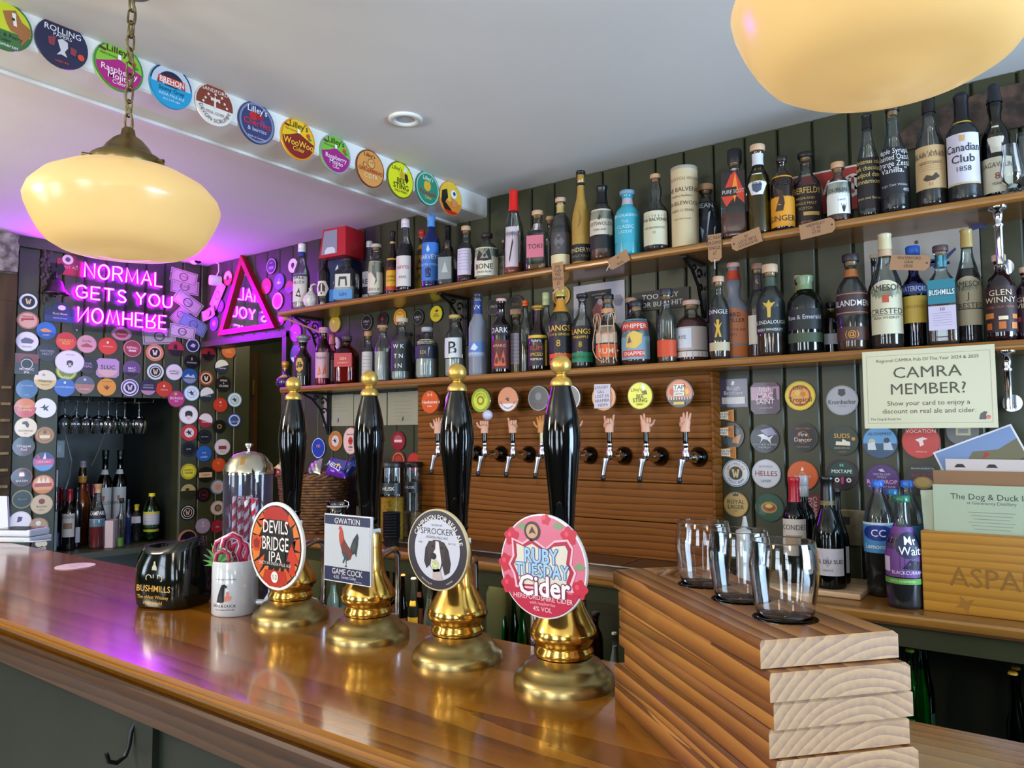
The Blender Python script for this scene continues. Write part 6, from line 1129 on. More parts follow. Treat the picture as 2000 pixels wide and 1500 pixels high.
LW_ = [
 (558, 706, 38, 'f', 'round', '#3c1c5c', None, 0, ('ball', '#c8983c', .3), [Lb(.28, .5, 40, '#c8a458', [])], 'small round purple bottle with a gold stopper at the shelf end', dict(name='liqueur_bottle')),
 (592, 655, 34, 'f', 'slim', '#1c1410', None, 0, ('ball', '#8a8690', .14), [Lb(.2, .56, 60, '#1c1410', [('XII', .2, .1, '#c8983c')], [('p', '#c8983c', star(9, .55, .3, 0, 0)) if 0 else ('p', '#c8983c', [(-.4, .35), (-.45, .7), (-.2, .95), (.2, .95), (.45, .7), (.4, .35), (0, .2)]), ('p', '#1c1410', [(-.2, .45), (-.2, .75), (.2, .75), (.2, .45)])])], 'dark decanter with a gold crest, next to the round purple bottle', dict(name='liqueur_bottle')),
 (632, 640, 30, 'f', 'slim', 't#d890a8', '#c8506c', .3, ('screw', '#b88090', .1), [Lb(.12, .56, 72, '#c8a0ac', [('Slingsby', .14, .8, '#3a5a7a')], [('p', '#c8602c', [(-.3, .1), (-.1, .5), (.1, .15)]), ('p', '#c8602c', [(.2, .1), (.5, .6), (.6, .2)])])], 'pink gin bottle with orange leaf label', dict(name='gin_bottle')),
 (649, 653, 28, 'b', 'std', 't#d8a0b0', '#c87088', .4, ('wrap', '#c8606c', .2), [Lb(.1, .5, 60, '#b098a8', [])], 'pale pink bottle behind the orange leaf gin', dict(name='gin_bottle')),
 (678, 656, 42, 'f', 'vsquat', 't#c82c3c', '#a8101c', .62, ('flat', '#3a2c2c', .12), [Lb(.34, .62, 70, '#b0303c', [('GIN', .3, .6, '#e0a880'), ('RASPBERRY', .16, .3, '#e0a880')])], 'square fluted red gin bottle', dict(name='square_bottle')),
 (720, 648, 26, 'm', 'slim', 'c', '#1a1416', .2, ('cork', CRK, .12), [Lb(.15, .6, 55, '#c8c8cc', [], lines('#6a6a70', .2, .8, 5))], 'slim clear bottle with a white label and cork, left of the embossed one', dict(name='gin_bottle')),
 (748, 636, 34, 'f', 'slim', 'c', '#c0c8c4', .55, ('cork', '#a88058', .07), [], 'clear embossed gin bottle without a label', dict(name='gin_bottle')),
 (785, 622, 42, 'f', 'squat', 'c', '#b8bcc4', .3, ('cork', '#c8b8a4', .09), [Lb(.14, .62, 70, '#22262a', [('W K', .2, .82, '#e8e8ec'), ('T N', .2, .5, '#e8e8ec'), ('I N', .2, .18, '#e8e8ec')])], 'clear gin bottle with spaced white letters on black', dict(name='gin_bottle')),
 (798, 651, 30, 'b', 'squat', 'c', '#2a3c6c', .4, ('cork', '#1c1c20', .08), [], 'black stoppered bottle behind the spaced letter gin', dict(name='gin_bottle')),
 (834, 640, 46, 'f', 'vsquat', 'c', '#c4ccd0', .5, ('flat', '#a8a8ac', .09), [Lb(.38, .62, 80, '#1a2438', [('SIX', .4, .5, '#b89858')], [('p', '#c8ccd4', [(.3, .1), (.4, .9), (.34, .9)])]), Lb(.66, .76, 78, '#cfc6b0', [('PREMIUM', .5, .5, '#5a5448')])], 'fluted clear gin bottle with a navy band', dict(name='gin_bottle')),
 (889, 616, 42, 'f', 'squat', 'c', '#c8ccd0', .3, ('flat', '#c8a85c', .06), [Lb(.3, .62, 55, '#d0d4d8', [('B', .9, .5, '#14161c')])], 'clear vodka bottle with one big black letter', dict(name='vodka_bottle')),
 (933, 573, 36, 'f', 'frost', 'f', None, 0, ('screw', '#3a3c4c', .08), [Lb(.22, .40, 60, '#5a7cb4', [('GREY GOOSE', .2, .2, '#dce4f4')], [('p', '#c8d4e8', [(-.6, .5), (-.1, .9), (.3, .6), (0, .4)]), ('r', '#8a98b4', -1, 1, 0, .3)])], 'frosted vodka bottle with a blue neck band', dict(name='vodka_bottle', band=(.74, .90, '#1c3c84', 'VX', '#dce4f0'))),
 (979, 584, 38, 'f', 'wine', '#100c10', None, 0, ('cork', '#d8a8a0', .05), [Lb(.06, .44, 70, '#5c1c18', [('AMARO', .14, .8, '#d8a080')], [('p', '#c8582c', [(-.5, .1), (-.2, .6), (.1, .2), (.4, .65), (.6, .1)])]), Lb(.5, .64, 60, '#1a161a', [('DARK', .7, .5, '#d8d0d4')])], 'black bottle with a dark red lower label', dict(name='liqueur_bottle')),
 (1008, 605, 42, 'f', 'squat', 'c', '#b8945c', .55, ('cork', '#c8a480', .11), [Lb(.15, .62, 46, '#d0c4d8', [], lines('#8a809c', .1, .9, 8))], 'clear rum bottle with a plain white side label', dict(name='rum_bottle')),
 (1026, 587, 28, 'b', 'std', 'c', '#3a2c1c', .4, ('screw', '#d8581c', .08), [], 'orange capped bottle behind the plain white label', dict(name='rum_bottle')),
 (1051, 597, 40, 'f', 'tall', '#1c100c', None, 0, ('ball', '#b08a3c', .08), [Lb(.08, .56, 72, '#2a2024', [("Ruby's", .12, .78, '#e8e8ec'), ('RUM', .2, .55, '#c8381c'), ('SPICED', .14, .35, '#d8b43c'), ('PREMIUM', .1, .2, '#e8e0c8')], [('r', '#d8b43c', .75, .95, 0, .8), ('r', '#d8b43c', -1, 1, .86, .95)], 'arch')], 'dark rum bottle with a yellow arched label', dict(name='rum_bottle')),
 (1066, 572, 30, 'b', 'tall', 'c', '#c8c480', .5, ('screw', '#b8c08c', .16), [Lb(.1, .5, 50, '#b8b4b0', [])], 'pale green capped bottle behind the arched label rum', dict(name='rum_bottle')),
 (1095, 563, 45, 'f', 'std', 'c', '#6a3410', .3, ('screw', '#c8a84c', .11), [Lb(.2, .58, 76, '#1c1a1e', [('LANGS', .26, .78, '#e8b42c'), ('RICH & GINGER', .11, .58, '#e8b42c'), ('8', .3, .3, '#c89c3c')]), Lb(.06, .19, 76, '#d8501c', [('JAMAICAN RUM', .4, .5, '#8a2c10')])], 'dark labelled rum bottle with an orange band', dict(name='rum_bottle', band=(.70, .86, '#c88a2c'))),
 (1137, 575, 42, 'f', 'std', 'c', '#3a1c0c', .55, ('flat', '#1c1a1e', .06), [Lb(.22, .56, 76, '#1c1a1e', [('LANGS', .28, .78, '#e8b42c'), ('PINEAPPLE', .14, .56, '#e8b42c'), ('8', .3, .28, '#c89c3c')]), Lb(.08, .21, 76, '#1c7c54', [('PINEAPPLE RUM', .4, .5, '#0c4c30')])], 'dark labelled rum bottle with a green band', dict(name='rum_bottle')),
 (1187, 576, 54, 'f', 'bulge', 'c', '#8a5c34', .22, ('cork', '#1a1c1e', .09), [Lb(.12, .30, 50, '#d8602c', [('RUM', .6, .5, '#e8c8a8')]), Lb(.32, .56, 50, '#c8b4a0', [('spiced', .3, .6, '#c84c2c')])], 'round bottle wrapped in loose raffia twine', dict(name='rum_bottle', band=(.74, .80, '#c88a5c'))),
 (1232, 583, 42, 'b', 'std', '#241428', None, 0, ('cork', TAN, .09), [], 'purple black bottle with a cork top behind the cartoon label', dict(name='rum_bottle')),
 (1243, 589, 62, 'f', 'vsquat', 'c', '#5a2410', .6, ('cork', '#1c2026', .12), [Lb(.08, .70, 62, '#7a9cac', [('WHIPPER', .16, .82, '#f0e4d8'), ('SNAPPER', .14, .14, '#f0e4d8')], [('r', '#c8382c', -.9, .9, .72, .92), ('r', '#c8382c', -.8, .6, .06, .22), ('p', '#d8b050', [(-.5, .3), (-.4, .6), (0, .7), (.5, .62), (.45, .4), (.1, .26)]), ('p', '#5a4454', [(-.4, .4), (-.25, .58), (-.1, .4)])]), ], 'wide bottle with a red, blue and yellow cartoon label', dict(name='rum_bottle')),
 (1301, 565, 38, 'f', 'slim', 'c', '#6a4414', .35, ('cork', '#2c2a30', .12), [Lb(.08, .30, 80, '#c84418', [])], 'slim clear bottle with a plain orange band, under the black slogan sign', {}),
 (1350, 588, 62, 'f', 'squat', 'c', '#5c1812', .75, ('cork', '#c8a498', .10), [Lb(.08, .56, 80, '#b4a8a4', [('RYE', .18, .66, '#2a2a2e', -.35)], [('r', '#c8cedc', -.75, .1, .3, .95), ('r', '#cfc8c8', -1, 1, .0, .18), ('r', '#3a3c48', -1, 1, .19, .22)])], 'wide rye bottle with a grey and blue paper label', {}),
 (1403, 541, 40, 'f', 'squat', 'c', '#4a2c10', .5, ('cork', '#c8a084', .09), [Lb(.22, .62, 76, '#17191c', [('DINGLE', .18, .86, '#dcd8d4')], [('p', '#c89c2c', [(-.1, .62), (.1, .62), (.08, .45), (.3, .55), (.1, .35), (.25, .1), (.1, .1), (0, .28), (-.1, .1), (-.25, .1), (-.1, .35), (-.3, .55), (-.08, .45)])]), Lb(.10, .2, 76, '#b8ac8c', [])], 'bottle with a black label and small gold figure', {}),
 (1432, 515, 60, 'f', 'bulge', 'f', '#c87820', .5, ('cork', '#c89c8c', .06), [Lb(.16, .52, 64, '#c87c54', [('THIRD', .16, .82, '#5c2c1c'), ('DISTILLER', .16, .66, '#5c2c1c'), ('WHERE THE BAR', .1, .4, '#7c3c24'), ('ENDS', .1, .26, '#7c3c24')], [], 'arch'), Lb(.04, .14, 60, '#c86c2c', [])], 'tall frosted bottle with a salmon orange label', dict(band=(.82, .92, '#c84c34'))),
 (1478, 516, 42, 'b', 'std', 'c', '#4a1810', .55, ('cork', '#8a6450', .08), [Lb(.15, .45, 55, '#c8c0b4', [])], 'brown bottle with a numbered neck, behind the gold figure label', dict(band=(.72, .88, '#3a3034', '5', '#c8a070'))),
 (1503, 518, 62, 'f', 'squat', 'c', '#4a2410', .35, ('cork', '#c8a888', .12), [Lb(.24, .64, 76, '#182426', [('GLENDALOUGH', .14, .3, '#dcdcd8'), ('IRISH WHISKEY', .11, .1, '#dcdcd8')], [('p', '#c8a03c', [(-.08, .42), (-.1, .68), (-.35, .84), (-.1, .8), (0, .9), (.1, .8), (.35, .84), (.1, .68), (.08, .42)])], 'arch')], 'wide bottle with a dark arched label and gold figure with raised arms', dict(band=(.76, .86, '#3c4c3c'))),
 (1558, 539, 30, 'b', 'std', '#2a2414', None, 0, ('cork', '#d0b490', .06), [], 'gold necked bottle behind the green waxed one', dict(band=(.70, .88, '#b89030'))),
 (1571, 540, 72, 'f', 'squat', '#0c1210', None, 0, ('wax', '#7c9068', .18), [Lb(.3, .56, 62, '#101614', [('Roe & Emerald', .3, .6, '#b8b4c0')]), Lb(.14, .26, 66, '#3a4a34', [])], 'wide black bottle with green waxed neck', {}),
 (1622, 592, 46, 'b', 'vsquat', '#101014', None, 0, ('cork', '#141418', .1), [Lb(.2, .4, 80, '#b8b4b8', [])], 'low black bottle with a white strip behind the fluted one', {}),
 (1661, 498, 62, 'f', 'squat', 'c', '#6a3c14', .2, ('cork', '#2a2022', .10), [Lb(.36, .60, 82, '#3a2628', [('ISLANDMEN', .36, .5, '#dcd4d0')], [('r', '#a8744c', -.9, .9, .88, .92), ('r', '#a8744c', -.9, .9, .08, .12)]), Lb(.10, .24, 82, '#4a2c24', [('(@)', .6, .5, '#c8862c')])], 'fluted clear bottle with a dark brown label', dict(band=(.76, .84, '#a8642c'))),
 (1706, 498, 30, 'b', 'wine', '#15131a', None, 0, ('cork', '#c8b494', .05), [], 'cork topped black bottle behind the first crested bottle', {}),
 (1727, 458, 64, 'f', 'tall', 'c', '#3a2010', .16, ('wrap', '#d0c49c', .14), [Lb(.12, .58, 70, '#cfc8a8', [('JAMESON', .17, .86, '#2c3430'), ('CRESTED', .15, .42, '#3a3c38'), ('IRISH WHISKEY', .07, .3, '#5a5a50')], [('r', '#b8442c', -.16, .16, .58, .72), ('r', '#8a8468', -1, 1, .34, .355)], 'arch')], 'clear bottle with a cream crested label, above the cream notice edge', dict(band=(.80, .86, '#c8a888'))),
 (1782, 482, 52, 'm', 'wine', 't#1c3c9c', '#14102a', .6, ('flat', '#1c54b4', .1), [Lb(.24, .5, 80, '#c8a844', [('ORGANIC', .16, .6, '#8a6c24')]), Lb(.52, .62, 70, '#1c2c6c', [('WATERFORD', .7, .5, '#b8c4e0')])], 'blue glass bottle with a yellow label', {}),
 (1836, 481, 60, 'f', 'std', 'c', '#5a3410', .52, ('cork', '#4c3a3c', .08), [Lb(.40, .64, 66, '#1c7484', [('BUSHMILLS', .34, .48, '#f0f0ec')], [('r', '#105a68', -.9, .9, .34, .62)]), Lb(.14, .38, 60, '#c4b8cc', [('10', .2, .86, '#4a3c5c')], lines('#8a7c9a', .2, .7, 6))], 'square shouldered bottle with teal and lilac labels', dict(name='square_bottle', band=(.78, .90, '#4a9cb0'))),
 (1886, 449, 56, 'm', 'tall', 'c', '#1c0e08', .66, ('wrap', '#b89c5c', .16), [Lb(.16, .58, 70, '#a89c80', [('JAMESON', .17, .84, '#2c3430'), ('J', .2, .6, '#3a342c'), ('CRESTED', .15, .4, '#2c2c28')], [('r', '#3a342c', -1, 1, .32, .34)], 'arch')], 'dark bottle with a shaded cream label behind the teal one', {}),
 (1950, 499, 62, 'f', 'vsquat', '#1c0a10', None, 0, ('cork', '#d0ac98', .10), [Lb(.10, .62, 84, '#2a1016', [('GLEN', .18, .86, '#dcc49c'), ('WINNY', .18, .70, '#dcc49c'), ('STEEL CUT VERSE', .07, .54, '#a8642c')], [('r', '#c8782c', -.8, -.3, .3, .42), ('r', '#b86020', -.1, .2, .06, .22), ('r', '#dcc8a0', -.1, .3, .26, .34), ('r', '#c8782c', .5, .8, .28, .38), ('r', '#b86020', -.7, -.4, .06, .2), ('r', '#c8782c', .45, .75, .06, .2)])], 'black and oxblood bottle with orange symbols by the chrome bracket', {}),
 (2002, 523, 58, 'f', 'vsquat', '#24101c', None, 0, ('cork', '#d0ac98', .10), [Lb(.10, .62, 84, '#341020', [('GLEN', .18, .86, '#dcc4a4'), ('WINNY', .18, .70, '#dcc4a4')], [('r', '#c83c54', -.8, -.3, .3, .42), ('r', '#a82c54', -.1, .2, .06, .22)])], 'twin oxblood bottle with red symbols, cut by the frame', {}),
]
for i, r in enumerate(LW_):
    px, top, wp, row, prof, gl, lq, fl, cp_, lb, de, kw = r; SB('l', px, top, wp, row, prof, gl, lq, fl, cp_, lb, de, group='bottles on the lower shelf', **kw)
# raffia round the twine bottle
p = onY(1187, 640, 2.15); 
pts = [(p.x+0.040*math.sin(a*1.0+.6*math.sin(2.3*a)), 2.155-0.042*abs(math.cos(a*.5)), ZLOW+0.015+0.16*(0.5+0.5*math.sin(a*1.7+1))) for a in [i*0.22 for i in range(60)]]
tag(MB().tube(pts, 0.0016, P('#c8a078', .8), 5).obj('raffia_twine'), 'loose raffia twine wound round a rum bottle', 'twine')
# cream whisky tube, white ceramic figure, boxes
p = onY(1336, 330, 2.16); dep = depth((p.x, 2.16, ZUP+.12)); r = 58*dep/FPX/2*.90; h = p.z-ZUP
t = thing('whisky_tube', 'tall cream cardboard whisky tube on the upper shelf', 'tube', (p.x, 2.16, ZUP+.0005), .3)
mb = MB().lathe([(r, 0), (r, h*.96)], P('#cfbb94', .5), 36)
rr = r+.0008
for s_, sz, z, c_ in (('EST SCOTCH WHISKY', .014, .83, '#8a7454'), ('THE BALVENIE', .019, .70, '#4a3a28'), ('Distillery Banffshire', .009, .62, '#7a6444'), ('DOUBLEWOOD', .017, .53, '#5a4830'), ('AGED 12 YEARS', .011, .44, '#6a543a'), ('single malt scotch', .008, .34, '#8a7454')):
    mb.text(s_, sz, -.006, h*z, 0, P(c_, .6), wrap=lambda x, y, z_: (rr*math.sin(x/rr), -rr*math.cos(x/rr), y))
mb.obj('tube_body', t); MB().lathe([(r*1.01, h*.955), (r*1.01, h*.995), (r*.97, h)], P('#b8b0a0', .35, .3), 36, cap0=False).obj('lid', t)
t = thing('ceramic_bottle', 'white speckled round ceramic bottle with a curled spout at the shelf end', 'bottle', (onY(608, 590, 2.145).x, 2.145, ZUP+.0005), .4)
cer = noisy('speckled_ceramic', '#b8b4b0', '#e4e0dc', 90, 0.35)
MB().lathe([(.020, 0), (.032, .012), (.036, .030), (.033, .048), (.022, .062), (.012, .072), (.010, .082), (.013, .086)], cer, 28).obj('body', t)
MB().tube([(0, 0, .082), (.004, -.006, .098), (.016, -.006, .104), (.026, -.004, .100)], [.008, .006, .005, .003], cer, 10).obj('spout', t)
z1 = onY(687, 505, 2.2).z; bx = onY(665, 545, 2.2).x
t = thing('gift_box', 'navy gift box with a white band under the red toy box', 'box', (bx+.012, 2.215, ZUP+.0005), .1)
h1 = z1-ZUP; MB().box(-.055, .055, -.045, .045, 0, h1, P('#1c2c54', .4), ch=.001).obj('carton', t)
MB().box(-.05, .05, -.0465, -.045, h1*.1, h1*.35, P('#3a7ac8', .4)).obj('front_print', t)
MB().prism([(-.02, h1*.4), (-.012, h1*.8), (0, h1*.88), (.012, h1*.6), (.02, h1*.4)], 0, .0012, P('#d8d8e4', .4), X=T(0, -.045, 0) @ RX(PI/2)).obj('motif', t)
t = thing('toy_car_box', 'red window box holding a model vehicle, on top of the navy box', 'box', (bx+.022, 2.20, z1+.0015), .1)
h2 = onY(690, 448, 2.2).z-z1
rd = P('#b01c28', .35); mb = MB(); mb.prism([(-.078, 0), (.078, 0), (.078, h2*.97), (-.052, h2*.97)], -.04, .075, rd, X=T(0, 0, 0) @ RX(PI/2) @ T(0, 0, 0)); mb.obj('carton', t)
MB().prism([(-.062, .012), (.03, .012), (.03, h2*.9), (-.045, h2*.9)], .0755, .0765, P('#8a8aa0', .15, 0, .5), X=RX(PI/2)).obj('window', t)
mb = MB(); mb.prism([(-.04, .014), (.02, .014), (.02, .03), (.005, .042), (-.025, .042), (-.04, .028)], .0766, .0775, P('#d0d0dc', .4), X=RX(PI/2)); mb.obj('model_picture', t)
# Glencairn tasting glasses at the end of the upper shelf
real = newmat('clear_glass'); real[3].inputs['Transmission Weight'].default_value = 1; real[3].inputs['Roughness'].default_value = 0.0; real[3].inputs['IOR'].default_value = 1.45; real[3].inputs['Base Color'].default_value = (0.97, 0.98, 0.98, 1); GLASS = real[0]
TG = thin_glass('#f2f5f5', 0.01, 1.65)
def tasting(px, top, Y, desc):
    p = onY(px, top, Y); H = p.z-ZUP
    t = thing('tasting_glass', desc, 'glass', (p.x, Y, ZUP+.0005), group='tasting glasses')
    MB().lathe([(.0155, H), (.018, H*.8), (.023, H*.55), (.0245, H*.42), (.021, H*.26), (.012, H*.18)], TG, 28, cap0=False, cap1=False).obj('bowl', t)
    MB().lathe([(.021, 0), (.021, .004), (.014, .010), (.010, H*.12), (.012, H*.18), (.010, H*.2)], GLASS, 24).obj('foot', t)
tasting(1972, 284, 2.13, 'tulip tasting glass standing in front of the oval label bottle')
tasting(1997, 262, 2.20, 'second tulip tasting glass, cut by the frame')
# ------------------------------------------------------------------ posters, signs, price tags, brackets
def poster(frame, x0, y0, x1, y1, off, col, draw, name, label, cat, rot=0.0, thick=.0015, rough=.5, corner=0):
    """upright sheet whose top edge centre and bottom centre come from the picture, put at its own distance"""
    cx_, cy_ = (x0+x1)/2, (y0+y1)/2; c = frame.hit(cx_, cy_, off)
    L = frame.loc(frame.hit(x0, cy_, off))[0]; Rr = frame.loc(frame.hit(x1, cy_, off))[0]; t_ = frame.loc(frame.hit(cx_, y0, off))[1]; b_ = frame.loc(frame.hit(cx_, y1, off))[1]
    w2, h2 = (Rr-L)/2, (t_-b_)/2; mb = MB()
    if corner:
        k = corner; pts = []
        for sx, sy_, a0 in ((1, 1, 0), (-1, 1, PI/2), (-1, -1, PI), (1, -1, 1.5*PI)):
            for i in range(5): a = a0+PI/2*i/4; pts.append((sx*(w2-k)+k*math.cos(a), sy_*(h2-k)+k*math.sin(a)))
        mb.prism(pts, 0, thick, P(col, rough))
    else: mb.prism([(-w2, -h2), (w2, -h2), (w2, h2), (-w2, h2)], 0, thick, P(col, rough))
    def fl(pts, c_, k=1): mb.flat([(x*w2, y*h2) for x, y in pts], thick+.0002*k, P(c_, rough))
    def tx(s_, size, x, y, c_, k=2, sq=1, r=0, anchor='c', bold=0): mb.text(s_, size*h2, x*w2, y*h2, thick+.0002*k, P(c_, .6), squash=sq, rot=r, anchor=anchor, bold=bold)
    draw(fl, tx, w2, h2)
    return tag(mb.obj(name, X=frame.mat(c, rot)), label, cat)
rect = lambda a, b, c, d: [(a, b), (c, b), (c, d), (a, d)]
def d_fig(fl, tx, w2, h2):
    for x, y, r in ((-.75, .1, .2), (.75, .4, .2), (.7, -.5, .25), (-.75, -.5, .2)):
        fl([(x+r*math.cos(i*1.05), y+r*math.sin(i*1.05)) for i in range(6)], '#8f8a9a')
    fl(rect(-.55, -.7, .5, .78), '#1e1a1e', 1); tx('SUSTAINABLE', .08, 0, .66, '#c8c0c4'); tx('SPIRITS', .08, 0, .56, '#c8c0c4')
    fl([(-.25, .2), (0, .5), (.15, .45), (.25, .1), (.1, -.2), (.2, -.6), (-.1, -.6), (-.05, -.2), (-.2, -.05)], '#a8605c', 2); fl(blob(.05, .42, .1, 10), '#c8b0b0', 3)
poster(BACK, 1120, 553, 1220, 680, .003, '#b9b4c2', d_fig, 'poster', 'white poster with a dark panel and a red figure between the shelves', 'poster')
poster(BACK, 1234, 566, 1345, 604, .006, '#141416', lambda fl, tx, w2, h2: (tx('TOO BUSY', .72, 0, .38, '#c8c6c8', sq=1.15, bold=.02), tx('FOR BULLSHIT', .72, 0, -.42, '#c8c6c8', sq=1.05, bold=.02)), 'slogan_sign', 'black slogan plaque with white capitals between the shelves', 'sign', rot=.0)
poster(BACK, 1516, 336, 1682, 420, .006, '#a8281c', lambda fl, tx, w2, h2: (fl(rect(-1, .92, 1, 1), '#d8d0c8'), tx('HIGHLAND', .9, -.1, .2, '#e0d8d0', bold=.02), tx('S', 1.5, .75, .1, '#e0d8d0', bold=.02)), 'enamel_sign', 'red enamel sign with white capitals behind the upper shelf bottles', 'sign')
def d_brush(fl, tx, w2, h2):
    fl(blob(-.05, .62, .07, 16, .5), '#3a3634', 2)
    for k, (x, y) in enumerate(((-.42, .05), (.3, -.25), (.15, -.2), (.95, .8))):
        fl([(x-.22, y-.2), (x-.1, y+.12), (x+.1, y+.15), (x+.2, y-.05), (x+.05, y-.0), (x-.1, y-.05)], '#23306c', 1)
    fl([(.35, -.1), (.6, .25), (.62, .18), (.45, -.15)], '#23306c'); fl([(.2, -.3), (.5, -.2), (.5, -.3), (.25, -.45)], '#23306c')
poster(BACK, 1684, 452, 1910, 560, .004, '#aaa39a', d_brush, 'metal_plaque', 'grey rounded metal plaque with blue brush strokes between the shelves', 'plaque', rough=.35, corner=.012)
# weathered plank sign high behind the whisky
c0 = BACK.hit(1750, 290, .003); c1 = BACK.hit(2060, 190, .003)
rust = noisy('rusty_relief', '#2c241a', '#5c4436', 26, .8, bump=1.0)
mb = MB().prism([(0, 0), (c1.x-c0.x, 0), (c1.x-c0.x, .115), (.22, .115), (.08, .09), (0, .045)], 0, .008, rust)
tag(mb.obj('relief_plaque', X=BACK.mat((c0.x, YW-.002, c0.z-.012))), 'rusty brown weathered relief plaque behind the whisky under the ceiling', 'plaque')
def d_camra(fl, tx, w2, h2):
    g = '#4a4a3c'
    for a in (rect(-.935, -.87, .935, -.862), rect(-.935, .862, .935, .87), rect(-.935, -.87, -.93, .87), rect(.93, -.87, .935, .87)): fl(a, '#7c7c68')
    tx('Regional CAMRA Pub Of The Year 2024 & 2025', .115, 0, .74, g); tx('CAMRA', .40, 0, .42, g, sq=1.12); tx('MEMBER?', .40, 0, .0, g, sq=1.05)
    tx('Show your card to enjoy a', .17, 0, -.36, g); tx('discount on real ale and cider.', .17, 0, -.56, g); tx('The Dog & Duck Inn', .085, -.90, -.76, g, anchor='l')
    fl([(.74, -.8), (.76, -.66), (.82, -.6), (.86, -.62), (.84, -.68), (.84, -.8)], '#2c2c30', 2); fl(blob(.87, -.74, .05, 10, .7), '#c85a3a', 2)
SHF = Frame((0, 2.112, 0), (1, 0, 0))
poster(SHF, 1681, 680, 1940, 836, 0, '#c6c3a2', d_camra, 'notice', 'cream notice reading CAMRA MEMBER hanging off the lower shelf edge', 'notice', thick=.002, rough=.3)
def d_cert(fl, tx, w2, h2, n=3):
    tx('CERTIFICATE', .10, 0, .74, '#8a8676')
    for i in range(n): fl(rect(-.6+.1*(i % 2), .4-.22*i, .6-.1*(i % 2), .43-.22*i), '#8f8b7c')
    fl([(-.05, -.75), (0, -.5), (.07, -.52), (.04, -.75)], '#3a3834'); fl(rect(-.2, -.86, .2, -.85), '#8f8b7c')
for k, (a, b, c_, d) in enumerate(((632, 771, 690, 832), (691, 769, 755, 831), (757, 765, 817, 830))):
    poster(BACK, a, b, c_, d, .003+.0012*k, '#a09c8a', lambda fl, tx, w, h, k=k: d_cert(fl, tx, w, h, (3, 4, 6)[k]), 'certificate', ('first cream certificate in the row of three, beside the iron bracket', 'middle cream certificate in the row of three, behind the second pull', 'last cream certificate in the row of three, touching the tap panel')[k], 'certificate')
# kraft price tags
def price_tag(px, py, w_, h_, rot, txts, Y, label, strdir=None, vert=False):
    c = onY(px, py, Y); s_ = depth(c)/FPX; a, b = w_*s_/2, h_*s_/2; mb = MB(); k = b*.45
    mb.prism([(-a, -b), (a-k, -b), (a, -b+k), (a, b-k), (a-k, b), (-a, b)], 0, .0007, P('#a9805c', .75))
    mb.flat(circ(b*.13, 12, a-k*.8, 0), .0009, P('#4a3a2c', .7))
    n = len(txts)
    if vert:
        for i, s2 in enumerate(txts): mb.text(s2, a*.36, -a*.85+i*a*1.5/n+a*.1, 0, .001, P('#3c2e28', .7), rot=-rot, squash=.75)
    else:
        for i, s2 in enumerate(txts): mb.text(s2, b*.55, -k*.3, b*(.62-1.1*i/max(n-1, 1)*.95), .001, P('#3c2e28', .7), squash=.85)
    o = thing('price_tag', label, 'price tag', X=BACK.mat(c, rot), group='kraft price tags on the shelves'); q = mb.obj('card', o)
    if strdir:
        MB().tube([(a-k*.8, 0, .001), (a-k*.8+strdir[0]*s_*.5, strdir[1]*s_*.4, .003), (a-k*.8+strdir[0]*s_, strdir[1]*s_, .002)], .0012, P('#d8d0c4', .8), 6).obj('string', o)
price_tag(1090, 540, 56, 26, -PI/2+.05, ['Islay', 'Single', 'Malt', 'Whisky', '£5'], 2.100, 'kraft tag hanging upright below the grey label bottle', (8, -14), True)
price_tag(1208, 508, 46, 24, PI+.35, ['NOSE', '£4'], 2.100, 'kraft tag with white string, below the turquoise bottle', (12, 8))
price_tag(1396, 484, 54, 27, -PI/2, ['NC NEAN', 'ORGANIC', 'SINGLE', '£7'], 2.100, 'kraft tag hanging upright below the leaf patterned bottle', (20, 0), True)
price_tag(1457, 468, 60, 30, PI+.22, ['BLADNOCH', 'PURE SCOT', '£6'], 2.100, 'kraft tag tilted below the red mountain bottle')
price_tag(1596, 446, 66, 30, .10, ['ABERFELDY', '12 YR', '£7.50'], 2.100, 'kraft tag with scalloped end below the gold capitals bottle')
price_tag(1777, 513, 70, 30, -.16, ['WATERFORD', 'GAIA', '£8.50'], 2.115, 'kraft tag on the lower shelf in front of the blue bottle')
for t_ in bpy.data.objects:      # tags whose string hole is on the far end read the right way up
    pass
def flip_text(): pass
# cast iron shelf brackets
def bracket(px, py, z, chrome, desc, D=.17, Hh=.19):
    x = onY(px, py, 2.2).x; t = thing('shelf_bracket', desc, 'bracket', (x, YW, z))
    mt2 = M['chrome'] if chrome else M['iron']
    MB().box(-.010, .010, -D, 0, -.008, 0, mt2, ch=.002).obj('top_bar', t)
    MB().box(-.012, .012, -.014, 0, -Hh, 0, mt2, ch=.002).obj('wall_bar', t)
    mb = MB(); mb.tube([(0, -D+.012, -.008), (0, -D*.62, -.030), (0, -D*.34, -Hh*.4), (0, -.018, -Hh*.92)], .0055, mt2, 8); mb.obj('brace', t)
    for k, (yy, zz_, r) in enumerate(((-.045, -.040, .022), (-.040, -.085, .018), (-.085, -.026, .014))):
        pts = [(0, yy+r*(1-.08*i)*math.cos(i*.6), zz_+r*(1-.08*i)*math.sin(i*.6)) for i in range(12)]
        MB().tube(pts, .0035, mt2, 6).obj('scroll', t)
bracket(880, 590, ZUP-.024, False, 'black iron scroll bracket under the upper shelf by the gin bottles')
bracket(1352, 500, ZUP-.024, False, 'black iron scroll bracket beside the slogan plaque')
bracket(596, 625, ZUP-.024, False, 'black iron scroll bracket at the neon end of the upper shelf')
bracket(612, 780, ZLOW-.024, False, 'black iron scroll bracket under the lower shelf, beside the certificates')
